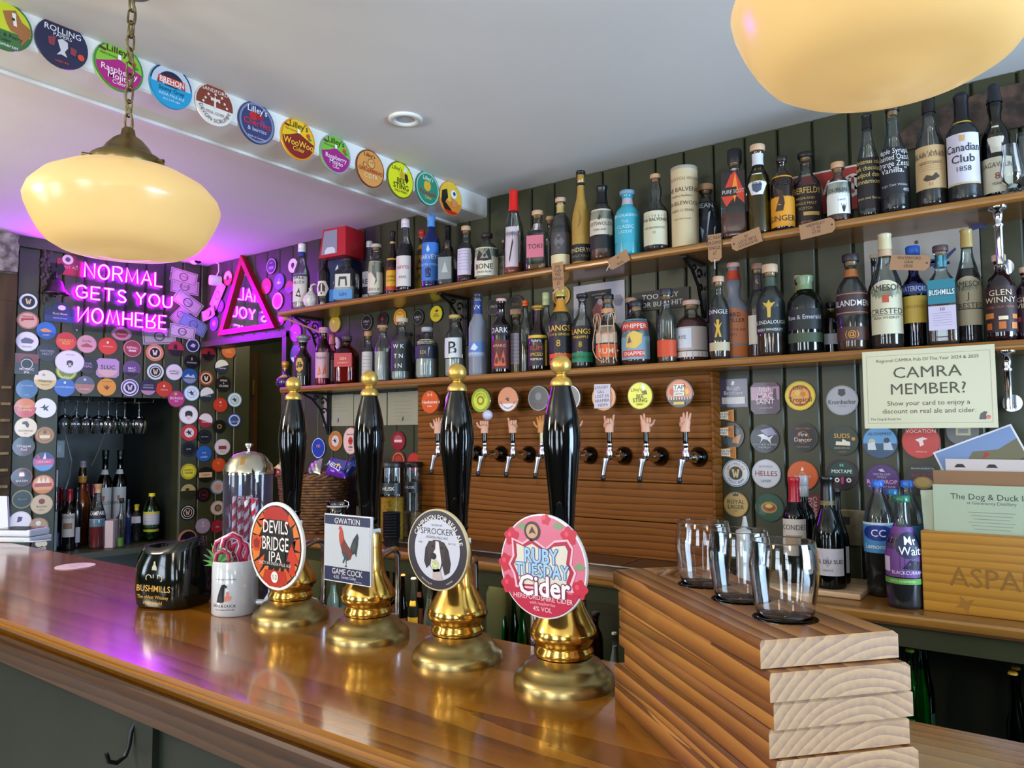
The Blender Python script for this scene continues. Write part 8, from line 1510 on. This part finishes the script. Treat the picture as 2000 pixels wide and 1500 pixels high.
# bamboo crate with menus and postcards
cb_ = onY(1801, 1120, 1.985); ct = onY(1801, 1036, 1.985); cH = ct.z-ZK; cx = cb_.x
t = thing('wooden_crate', 'bamboo wooden crate holding menus at the end of the back counter', 'crate', (cx, 1.985, ZK), .0)
W5 = .36; D5 = .24
MB().box(0, W5, 0, .012, 0, cH, M['crate'], ch=.002).obj('front_board', t); MB().box(0, W5, D5-.012, D5, 0, cH, M['crate'], ch=.002).obj('rear_board', t)
MB().box(0, .012, .0125, D5-.0125, 0, cH-.001, M['crate'], ch=.002).obj('side_board', t); MB().box(W5-.012, W5, .0125, D5-.0125, 0, cH-.001, M['crate'], ch=.002).obj('side_board', t)
MB().box(.0125, W5-.0125, .0125, D5-.0125, 0.002, .012, M['crate']).obj('base_board', t)
s_ = .075; lt = MB(); lt.text('ASPALL', .062, .055, cH*.46, 0.0003, P('#8a5c1a', .5), X=RX(PI/2), anchor='l', squash=.95); lt.flat([(.085+.022*math.cos(i*.7)*(1 if i % 2 else .4), .022+.022*math.sin(i*.7)*(1 if i % 2 else .4)) for i in range(9)], .0003, P('#96661e', .5), X=RX(PI/2)); lt.obj('lettering', t)
mnu = Frame((0, 2.03, 0), (1, 0, 0), (0, .10, 1))
c = onY(1832, 1030, 2.03); mz = onY(1832, 946, 2.03).z
def sheet(x, y, z, w_, h_, col, rotz, tilt, label, name, cat, extra=None, lean=-.12):
    t = thing(name, label, cat, X=T(x, y, z) @ RX(lean) @ RY(tilt)); MB().box(0, w_, -.0008, 0, 0, h_, P(col, .6)).obj('sheet', t)
    if extra: m2 = MB(); extra(m2); m2.obj('print', t)
def menu_print(m2):
    Xm = T(0, -.0012, 0) @ RX(PI/2); g = P('#3c4a3c', .6)
    m2.text('The Dog & Duck Inn', .026, .148, .155, 0, g, X=Xm); m2.text('at Glenmorey Distillery', .013, .148, .134, 0, g, X=Xm)
    for i in range(7): m2.box(.148-.07+.006*(i % 3), .148+.07-.006*(i % 3), -.0012, -.0010, .112-.011*i, .1135-.011*i, P('#8a9684', .6))
bz = ZK+cH*.15
sheet(cx+.025, 2.012, bz, .21, onY(1832, 945, 2.03).z-bz, '#a9b59a', 0, 0, 'pale green menu card printed with the inn name in the crate', 'menu_card', 'menu', lambda m2: (lambda hh: (m2.text('The Dog & Duck Inn', .019, .115, hh-.026, 0, P('#39463a', .6), X=T(0, -.0011, 0) @ RX(PI/2)), m2.text('at Glenmorey Distillery', .010, .115, hh-.040, 0, P('#5c6a5a', .6), X=T(0, -.0011, 0) @ RX(PI/2)), [m2.box(.115-.045+.005*(i % 3), .115+.045-.005*(i % 3), -.0013, -.0011, hh-.062-.0075*i, hh-.0605-.0075*i, P('#8a9684', .6)) for i in range(6)]))(onY(1832, 945, 2.03).z-bz), lean=-.03)
sheet(cx+.010, 2.020, bz, .22, onY(1815, 957, 2.03).z-bz, '#b4bfa6', 0, -.05, 'second pale green menu card leaning behind the printed one', 'menu_card', 'menu', None, lean=-.03)
sheet(cx+.02, 2.075, bz, .25, onY(1826, 918, 2.08).z-bz, '#8a6644', 0, 0, 'brown cardboard folder standing in the crate', 'card_folder', 'folder', None, lean=0)
sheet(cx+.045, 2.095, bz, .16, onY(1850, 896, 2.1).z-bz, '#c8bcb8', 0, 0, 'white card sleeve with two dark notches behind the folder', 'card_sleeve', 'card', lambda m2: [m2.flat([(x-.012, .0), (x+.012, .0), (x+.006, .008), (x-.006, .008)], 0, P('#2a2624', .6), X=T(0, -.0012, onY(1850, 912, 2.1).z-bz) @ RX(PI/2)) for x in (.03, .095)], lean=0)
def postcard(m2):
    Xm = T(0, -.0011, 0) @ RX(PI/2)
    m2.flat(rect(.004, .004, .176, .126), 0, P('#6c86b0', .4), X=Xm); m2.flat([(.004, .004), (.176, .004), (.176, .095), (.13, .085), (.08, .10), (.03, .06), (.004, .055)], .0002, P('#6a6448', .5), X=Xm)
    m2.flat([(.03, .004), (.176, .004), (.176, .05), (.12, .04)], .0004, P('#4c4c34', .5), X=Xm); m2.flat([(.05, .02), (.14, .03), (.15, .045), (.09, .038)], .0006, P('#b89084', .5), X=Xm); m2.flat([(.09, .075), (.11, .08), (.105, .09)], .0006, P('#a8281c', .5), X=Xm)
pc = onY(1822, 884, 2.14)
t = thing('postcard', 'tilted landscape postcard of a hillside standing in the crate', 'postcard', X=T(pc.x, 2.14, pc.z) @ RY(-.40)); MB().box(0, .18, -.0008, 0, -.13, 0, P('#d8d8dc', .4)).obj('sheet', t)
m2 = MB(); postcard(m2); q = m2.obj('print', t); q.location = (0, 0, -.13)

# ------------------------------------------------------------------ bottles in the under-counter cupboards
ZS = .6905
UC = [(651, 1118, 26, 'mixer', 'c', '#7a9a98', 'crown', '#b0b4b0', '#3a6a64', 'clear mixer bottle with a teal label in the cupboard, under the cockerel clip'),
 (690, 1140, 20, 'mixer', 'c', '#a0b0b0', 'crown', '#c0c0c0', '#2c5a5c', 'small clear mixer bottle beside the divider in the cupboard'),
 (757, 1110, 20, 'mixer', 'b', '#3a1c0c', 'crown', '#b87a4c', '#5a2c14', 'brown mixer bottle with a copper cap behind the chrome spout'),
 (787, 1118, 20, 'mixer', 'b', '#3a1c0c', 'crown', '#a86a40', '#5a2c14', 'second brown mixer bottle, beside the yellow collared ones'),
 (786, 1140, 17, 'mixer', 'c', '#28402c', 'crown', '#d0d0cc', '#d0c49c', 'mixer bottle with a cream collar, first of the clear ones'),
 (808, 1128, 22, 'mixer', 'c', '#1c3424', 'crown', '#c8c8c4', '#d8b83c', 'mixer bottle with a slanting yellow label'),
 (838, 1142, 24, 'mixer', 'c', '#8c9484', 'crown', '#b8b4b0', '#d8c028', 'cloudy mixer bottle with a bright yellow label'),
 (868, 1145, 22, 'mixer', 'c', '#8c9484', 'crown', '#b8b4b0', '#d8a028', 'cloudy mixer bottle behind the third pull'),
 (932, 1142, 26, 'mixer', 'c', '#c89018', 'crown', '#b8b4b0', '#4a5c2c', 'orange juice bottle beside the green divider'),
 (980, 1140, 26, 'slope', 't#5cd07c', '#148030', 'crown', '#9cc83c', '#c8ccc0', 'green sparkling juice bottle with white script, first by the divider'),
 (1003, 1150, 24, 'slope', 't#48b866', '#083c14', 'crown', '#7cb034', '#b8bcb4', 'second green sparkling juice bottle'),
 (1046, 1218, 22, 'mixer', '#c84c20', None, 'crown', '#b8a8a0', '#d8c4a8', 'orange bottle beside the fourth pull column'),
 (1067, 1225, 18, 'mixer', '#c0442c', None, 'crown', '#b8a8a0', '#d8b4a8', 'orange red bottle tucked behind the fourth pull'),
 (1140, 1160, 24, 'squat', 'p', '#c86474', 'cork', '#a8a8ac', '#c88c94', 'pink topped bottle beside the flight boards'),
 (1163, 1195, 30, 'squat', 't#a83020', '#7c1c10', 'cork', '#14141a', '#b05a44', 'round red brown bottle with a pale label'),
 (1200, 1235, 22, 'mixer', 'c', '#a8acac', 'crown', '#b8bcbc', '#c0c4c0', 'small clear bottle with a white label behind the flight boards'),
 (1777, 1268, 30, 'slope', 't#6cd074', '#1c8a30', 'crown', '#8cc83c', '#2c8a34', 'green juice bottle with white script beside the stacked boards'),
 (1797, 1260, 28, 'slope', 't#54bc60', '#187828', 'crown', '#7cb434', '#1c5c24', 'green juice bottle, middle of three in the cupboard'),
 (1806, 1248, 28, 'slope', 't#14582c', '#08340f', 'crown', '#3c6c24', '#10401c', 'dim green juice bottle, back of three in the cupboard'),
 (771, 1108, 17, 'mixer', 'b', '#3a1c0c', 'crown', '#b87a4c', '#4a2010', 'brown mixer bottle at the back of the cupboard, between the two copper capped ones'),
 (820, 1112, 17, 'mixer', 'b', '#3a1c0c', 'crown', '#8a5a3c', '#4a2010', 'brown mixer bottle at the back, above the slanting yellow label'),
 (850, 1118, 17, 'mixer', 'b', '#2c160c', 'crown', '#8a8a8c', '#5a2c14', 'brown mixer bottle at the back, just before the third pull'),
 (672, 1128, 20, 'mixer', 'c', '#7a9a98', 'crown', '#c0c4c0', '#3a5a60', 'clear mixer bottle between the two teal labelled ones in the cupboard'),
 (1020, 1165, 24, 'slope', 't#48b866', '#187828', 'crown', '#7cb034', '#b8bcb4', 'third green sparkling juice bottle, half behind the pink clip'),
 (1978, 1312, 34, 'mixer', 't#1c7c54', '#0a2c1c', 'crown', '#d8a828', '#1f7a58', 'yellow capped bottle with a green neck label'),
 (1984, 1302, 32, 'mixer', 't#4c5c2c', '#14180c', 'crown', '#c89424', '#b8942c', 'second yellow capped bottle with a gold label, cut by the frame')]
for i, (px, top, w_, pf, gl, lq, ck, cc, lc, de) in enumerate(UC):
    Yb = (2.03, 2.09, 2.15)[(i*2) % 3] if px > 1100 or px < 960 else 2.05
    if de.startswith('dim') or 'at the back' in de: Yb = 2.2
    p = onY(px, top, Yb); H = p.z-ZS; dpt = depth((p.x, Yb, .85)); H = min(H, .27)
    zb = ZS
    sm_ = [] 
    lbs = [Lb(.12, .42, 66, lc, [])] if pf == 'mixer' else [Lb(.10, .30, 66, lc, [])]
    if 'script' in de: lbs.append(Lb(.34, .36, 4, '#c8ccc8', []))
    if 'slanting' in de: lbs.append(Lb(.55, .66, 50, lc, []))
    b = bottle((p.x, Yb, ZS+.0005), H, w_*dpt/FPX*.97, pf, gl, lq, .8, (ck, cc), lbs, de, name='mixer_bottle', group='bottles in the counter cupboards')

# ------------------------------------------------------------------ on the bar: jug, mug, straws, coaster, card reader
ZT = ZBAR+.0005
# water jug: rounded square body, open pouring lip, side handle
jug = thing('water_jug', 'dark green glossy pub water jug with gold lettering on the bar', 'jug', (-1.632, .935, ZT), .30)
jm = P('#040a05', .10); mb = MB(); n = 40; v = []; f = []
lv = [(.066, .058, 0), (.070, .061, .006), (.073, .063, .03), (.074, .064, .06), (.072, .062, .09), (.066, .057, .115), (.060, .052, .128)]
def sqr(a, p=3.4): c_, s_ = abs(math.cos(a)), abs(math.sin(a)); return (c_**p+s_**p)**(-1/p)
def lip(a, z): return .022*max(0, math.cos(a))**1.6+.004
for j, (ax, ay, z) in enumerate(lv):
    for i in range(n):
        a = 2*PI*i/n; k = sqr(a, 2.6 if j > 4 else 3.6); zz_ = z+(lip(a, z) if j == 6 else (lip(a, z)*.45 if j == 5 else 0)); ex = .012*max(0, math.cos(a))**2 if j == 6 else 0
        v.append(((ax*k+ex)*math.cos(a), ay*k*math.sin(a), zz_))
for j in range(len(lv)-1):
    for i in range(n): f.append((j*n+i, j*n+(i+1) % n, (j+1)*n+(i+1) % n, (j+1)*n+i))
b0 = len(lv)*n
for j, (ax, ay, z) in enumerate([(.056, .048, .126), (.062, .054, .09), (.064, .054, .04), (.05, .045, .008)]):
    for i in range(n): a = 2*PI*i/n; k = sqr(a, 2.6 if j == 0 else 3.6); v.append((ax*k*math.cos(a), ay*k*math.sin(a), z+(lip(a, z) if j == 0 else 0)))
for j in range(len(lv)-1, len(lv)+3):
    for i in range(n): f.append((j*n+i, j*n+(i+1) % n, (j+1)*n+(i+1) % n, (j+1)*n+i))
f.append(tuple(range(n-1, -1, -1))); f.append(tuple(range((len(lv)+3)*n, (len(lv)+4)*n)))
mb.add(v, f, jm, True).obj('jug_body', jug)
MB().tube([(-.060, 0, .118), (-.080, 0, .120), (-.096, 0, .100), (-.098, 0, .065), (-.088, 0, .040), (-.070, 0, .034)], [.009, .010, .0095, .009, .009, .008], jm, 12).obj('handle', jug)
gd = P('#c8962c', .35); gs = P('#b8b09c', .35); m2 = MB()
XJ = T(.002, -.0655, 0) @ RX(PI/2-.03)
m2.text('OLD', .024, 0, .068, 0, gs, X=XJ); m2.text('BUSHMILLS', .019, 0, .046, .0006, gd, X=XJ, bold=.01); m2.text('The oldest Whiskey', .0105, 0, .028, .001, gd, X=XJ); m2.text('in the world', .0105, 0, .016, .001, gd, X=XJ)
m2.flat([(-.007, .085), (.007, .085), (.006, .092), (.003, .096), (.002, .104), (-.002, .104), (-.003, .096), (-.006, .092)], -.0004, gs, X=XJ); m2.obj('lettering', jug)
# mug with picks
mug = thing('mug', 'white ceramic mug with a black dog and pink duck print, full of cocktail picks', 'mug', (-1.445, .965, ZT), .72)
wm = P('#c9ced6', .15, 0, .6); Rm, Hm = .0475, .113
MB().lathe([(Rm*.93, 0), (Rm, .004), (Rm, Hm-.002), (Rm-.0015, Hm), (Rm-.0035, Hm-.002), (Rm-.0038, .008), (.001, .006)], wm, 48, cap1=False).obj('mug_body', mug)
MB().tube([(Rm-.002, 0, .080), (Rm+.018, 0, .082), (Rm+.030, 0, .064), (Rm+.030, 0, .040), (Rm+.018, 0, .022), (Rm-.002, 0, .022)], .0065, wm, 12, X=RZ(-.12)).obj('handle', mug)
rr = Rm+.0006; wr = lambda x, y, z: ((rr+z)*math.sin(x/rr), -(rr+z)*math.cos(x/rr), y); bl = P('#121214', .3); m2 = MB(); dx = -.012
def wf(pts, m_, k=0.0):
    m2.add([wr(x+dx, y, k) for x, y in pts], [tuple(range(len(pts)))], m_)
wf([(-.016, .030), (-.013, .044), (-.007, .060), (-.004, .066), (.002, .068), (.008, .064), (.007, .061), (.003, .060), (.002, .048), (.002, .032), (-.002, .030)], bl)
wf([(.004, .032), (.002, .040), (.006, .044), (.007, .052), (.011, .053), (.012, .050), (.010, .046), (.018, .042), (.014, .035)], P('#d8806c', .4), .0002)
m2.text('DOG & DUCK', .0085, dx, .0235, 0, bl, wrap=wr); m2.text('on Exchange and Distillery', .0042, dx+.004, .078, 0, bl, wrap=wr); m2.text('Main St, Jubilee BT64 4EE', .0042, dx+.002, .0155, 0, bl, wrap=wr); m2.obj('print', mug)
pk = P('#d8648c', .45); pd = P('#a81c50', .45); pw = P('#e8dce4', .45); gr = P('#2c6a2c', .5); gl_ = P('#5c9a3c', .5)
def flamingo(x, y, rz, s_, i):
    t = thing('flamingo_pick', ('front', 'second', 'third', 'back')[i]+' pink flamingo cocktail pick standing in the white mug', 'cocktail pick', (-1.445+x, .965+y, ZT+.034), rz, 'flamingo picks in the mug')
    def tb(pts, r, m_, yo): return MB().tube([(a*s_, yo, b*s_) for a, b in pts], r, m_, 8)
    P_ = [(-.026, .070), (-.033, .080), (-.030, .094), (-.018, .100), (-.007, .094), (-.004, .082), (-.008, .070), (-.004, .058), (.004, .052)]
    m = MB(); m.tube([(a*s_, .0, b*s_) for a, b in P_], .0062*s_, pw, 6); m.obj('white_border', t)
    MB().tube([(a*s_, -.0042, b*s_) for a, b in P_], .0042*s_, pd, 6).obj('neck', t)
    MB().prism([(a*s_, b*s_) for a, b in [(.0, .040), (.016, .036), (.030, .046), (.034, .062), (.024, .074), (.010, .070), (-.002, .060)]], -.002, .003, pk, X=RX(PI/2)).obj('body', t)
    MB().box(-.001, .001, -.001, .001, -.01, .045*s_, P('#c8a878', .6)).obj('stick', t)
for i, (x, y, rz, s_) in enumerate(((.014, -.018, .7, 1.0), (-.008, .0, .6, 1.2), (.012, .012, .9, 1.3), (.024, .020, .6, 1.15))): flamingo(x, y, rz, s_, i)
def pineapple(x, y, rz, tl, i):
    t = thing('pineapple_pick', ('green leaved pineapple pick leaning out of the mug over the jug', 'green leaved pineapple pick upright at the front of the mug')[i], 'cocktail pick', (-1.445+x, .965+y, ZT+.097), rz, 'pineapple picks in the mug')
    t.rotation_euler = (0, tl, rz)
    for k in range(9):
        a = -1.25+2.5*k/8; L_ = .050*(1-.2*abs(a)); b_ = .0065
        pts = [(-b_*math.cos(a), b_*math.sin(a)), (b_*math.cos(a), -b_*math.sin(a)), (L_*math.sin(a), L_*math.cos(a)*.95)]
        if k == 0 or True: MB().prism([(px_, pz+.006) for px_, pz in pts], .0005*k, .0005*k+.0018, (gr if k % 2 else gl_), X=RX(PI/2)).obj('leaf', t)
    MB().prism([(.010*math.cos(q_), -.004+.012*math.sin(q_)) for q_ in [i_*.5 for i_ in range(13)]], .0, .0022, P('#c83c54', .5) if i else P('#d8a83c', .5), X=RX(PI/2)).obj('fruit', t)
pineapple(-.032, -.012, .6, -.45, 0); pineapple(-.004, -.034, .7, .05, 1)
# straw dispenser
sx = onY(484, 1000, 1.075); st = thing('straw_dispenser', 'clear straw dispenser with a chrome domed lid behind the mug', 'straw dispenser', (sx.x, 1.075, ZT), 0)
dpt = depth((sx.x, 1.075, 1.2)); R = 100*dpt/FPX/2*.93; zt_ = onY(484, 922, 1.075).z-ZT
MB().lathe([(R*.96, 0), (R, .003), (R, zt_)], thin_glass('#e8e6f0', .02, 1.5, .04, '#c8c0d8'), 40, cap1=False).obj('cylinder_body', st)
MB().lathe([(R*1.03, zt_-.004), (R*1.03, zt_+.006), (R*.98, zt_+.010), (R*.96, zt_+.018), (R*.82, zt_+.026), (R*.80, zt_+.030), (R*.6, zt_+.042), (R*.3, zt_+.048), (.006, zt_+.050)], P('#cdc6b2', .1, 1.0), 40, cap0=False).obj('lid', st)
MB().lathe([(.004, zt_+.049), (.004, zt_+.056), (.008, zt_+.060), (.010, zt_+.065), (.006, zt_+.069)], M['chrome'], 20).obj('knob', st)
strw, n, l, b_ = newmat('striped_paper_straw'); tc = n.new('ShaderNodeTexCoord'); sp_ = n.new('ShaderNodeSeparateXYZ'); l.new(tc.outputs['Object'], sp_.inputs[0])
at = n.new('ShaderNodeMath'); at.operation = 'ARCTAN2'; l.new(sp_.outputs['X'], at.inputs[0]); l.new(sp_.outputs['Y'], at.inputs[1])
a1 = n.new('ShaderNodeMath'); a1.operation = 'MULTIPLY'; a1.inputs[1].default_value = 1/(2*PI); l.new(at.outputs[0], a1.inputs[0])
a2 = n.new('ShaderNodeMath'); a2.operation = 'MULTIPLY_ADD'; a2.inputs[1].default_value = 34; l.new(sp_.outputs['Z'], a2.inputs[0]); l.new(a1.outputs[0], a2.inputs[2])
a3 = n.new('ShaderNodeMath'); a3.operation = 'FRACT'; l.new(a2.outputs[0], a3.inputs[0]); a4 = n.new('ShaderNodeMath'); a4.operation = 'GREATER_THAN'; a4.inputs[1].default_value = .5; l.new(a3.outputs[0], a4.inputs[0])
mx = n.new('ShaderNodeMix'); mx.data_type = 'RGBA'; l.new(a4.outputs[0], mx.inputs[0]); mx.inputs[6].default_value = lin('#e2dce4'); mx.inputs[7].default_value = lin('#c01c34'); l.new(mx.outputs[2], b_.inputs['Base Color'])
sm0 = None; rs = random.Random(11)
for i in range(16):
    a = rs.uniform(0, 2*PI); r = R*rs.uniform(.15, .72); x, y = r*math.cos(a), r*math.sin(a); tl = .10+rs.uniform(-.05, .10)
    X = T(sx.x+x*.8-.010, 1.075+y*.7, ZT+.003) @ RZ(-.6) @ RY(tl) @ RZ(rs.uniform(0, 6))
    if sm0 is None: sm0 = MB().lathe([(.0046, 0), (.0046, zt_*.80)], strw, 12, cap1=False).obj('paper_straw'); q = sm0
    else: q = sm0.copy(); COL.objects.link(q)
    q.matrix_world = X; tag(q, 'red and white striped paper straw in the clear dispenser', 'straw', 'paper straws in the dispenser')
c = onZ(147, 1106, ZT); mb = MB(); mb.prism(circ(.052, 40), 0, .0015, P('#cfc0c4', .7))
for i in range(5): mb.text(('BEER', 'FESTIVAL', 'DOG & DUCK', 'ALE', 'CIDER')[i], .011, 0, .03-.014*i, .0018, P('#a88890', .7))
tag(mb.obj('beer_mat', X=T(c.x, c.y, ZT) @ RZ(.8)), 'round pale cardboard beer mat lying on the bar near the card reader', 'beer mat')
c = onZ(18, 1060, ZT); t = thing('card_reader', 'white payment tablet on its stand at the end of the bar, cut by the frame', 'card reader', (c.x-.02, c.y+.05, ZT), .5)
wt = P('#c4ccd8', .25); MB().box(-.09, .07, -.05, .06, 0, .018, wt, ch=.006).obj('stand_base', t); MB().box(-.085, .065, -.045, .055, .019, .044, wt, ch=.008).obj('terminal', t); MB().box(-.075, .05, -.0455, .045, .0435, .0455, P('#2c2c34', .1)).obj('screen', t)
MB().prism([(-.12, 0), (-.03, 0), (-.075, .13), (-.12, .13)], -.01, 0, wt, X=T(-.055, .03, .03) @ RX(PI/2-.3)).obj('tablet', t)
MB().tube([(.05, -.05, .004), (.08, -.045, .004), (.10, -.02, .003), (.105, .01, .003)], .003, wt, 8).obj('cable', t)

# ------------------------------------------------------------------ flight boards and tumblers
O = Vector((-.236, .712)); Lx = Vector((-.535+.236, .970-.712)); Wd_ = Vector((-.139+.236, .839-.712))
Ln = .385; Wn = .150; ang = math.atan2(Lx.y, Lx.x)          # board long axis
TH = .0252; NBD = 7
def board_mesh(L, W_, th, holes):
    mb = MB(); nx = 32
    fe = M['flight_end']; fm = M['flight']
    c_ = .003
    # sides and underside
    v = [(0, 0, 0), (L, 0, 0), (L, W_, 0), (0, W_, 0), (0, 0, th-c_), (L, 0, th-c_), (L, W_, th-c_), (0, W_, th-c_), (c_, c_, th), (L-c_, c_, th), (L-c_, W_-c_, th), (c_, W_-c_, th)]
    mb.add(v, [(0, 3, 2, 1), (0, 1, 5, 4), (2, 3, 7, 6), (4, 5, 9, 8), (6, 7, 11, 10)], fm); mb.add(v, [(1, 2, 6, 5), (3, 0, 4, 7), (5, 6, 10, 9), (7, 4, 8, 11)], fe)
    if not holes: mb.add(v, [(8, 9, 10, 11)], fm); return mb
    xs_ = [c_]+[(a+b)/2 for a, b in zip(holes, holes[1:])]+[L-c_]; r = .0335; dpth = .008
    for k, hx in enumerate(holes):
        xa, xb = xs_[k], xs_[k+1]; cy2 = W_/2; m_ = 32; outer = []; inner = []
        for i in range(m_):
            a = 2*PI*i/m_+PI/m_; dx_, dy_ = math.cos(a), math.sin(a)
            tx_ = ((xb-hx) if dx_ > 0 else (hx-xa))/max(abs(dx_), 1e-6); ty_ = (W_/2-c_)/max(abs(dy_), 1e-6); t_ = min(tx_, ty_)
            outer.append((hx+dx_*t_, cy2+dy_*t_, th)); inner.append((hx+dx_*r, cy2+dy_*r, th))
        low = [(x, y, th-dpth) for x, y, _ in inner]; vv = outer+inner+low
        mb.add(vv, [(i, (i+1) % m_, m_+(i+1) % m_, m_+i) for i in range(m_)], fm)
        mb.add(vv, [(m_+i, m_+(i+1) % m_, 2*m_+(i+1) % m_, 2*m_+i) for i in range(m_)], fm); mb.add(low, [tuple(range(m_))], fm)
        for cxx, cyy in ((xa, c_), (xb, c_), (xb, W_-c_), (xa, W_-c_)):      # corner slivers
            near = sorted(outer, key=lambda q: (q[0]-cxx)**2+(q[1]-cyy)**2)[:2]; mb.add([(cxx, cyy, th), near[0], near[1]], [(0, 1, 2)], fm)
    return mb
rs = random.Random(4); ca, sa_ = math.cos(ang), math.sin(ang)
# local x runs along the board away from the drinker, local y across it
holes = [.075, .165, .255, .33]
offs = [(.000, .0, 0), (.004, .004, .006), (-.012, .006, -.012), (-.006, .003, -.006), (-.010, .006, .004), (-.013, .001, -.004), (-.0, .0, .0)]
descs = ['bottom', 'second', 'third', 'fourth', 'fifth', 'sixth', 'top']
for i in range(NBD):
    ox, oy, da = offs[i]; z = ZT+i*(TH+.0012)
    mb = board_mesh(Ln, Wn, TH, holes[:4] if i == NBD-1 else None)
    o = mb.obj('flight_board', X=T(O.x, O.y, z) @ RZ(ang+da) @ T(ox, -Wn-oy+0.0, 0))
    tag(o, descs[i]+' scorched pine tasting board of the stack'+(', holding three tumblers' if i == NBD-1 else (', resting on the bar' if i == 0 else ', counting up from the bar')), 'tasting board', 'stacked tasting boards')
ztop = ZT+(NBD-1)*(TH+.0012)+TH-.008
X0_ = T(O.x, O.y, 0) @ RZ(ang) @ T(0, -Wn, 0)
for i, (hx, de) in enumerate(zip(holes[:3], ('clear empty tumbler nearest the cut ends of the boards', 'clear empty tumbler in the middle of the top board', 'clear empty tumbler at the tap end of the top board'))):
    q = X0_ @ Vector((hx, Wn/2, 0)); t = thing('tumbler', de, 'glass', (q.x, q.y, ztop+.0005), 0, 'tumblers on the top tasting board')
    Hg = .088; th = .0013
    outer = [(.001, 0), (.024, 0), (.0275, .003), (.031, .022), (.0345, .045), (.0355, .060), (.0345, .075), (.0325, Hg-.001), (.0322, Hg)]
    inner = [(r-th, z) for r, z in outer[::-1] if z > .010]+[(.028, .010), (.020, .0065), (.001, .006)]
    MB().lathe(outer+inner, GLASS, 48, cap0=False, cap1=False).obj('glass_body', t)
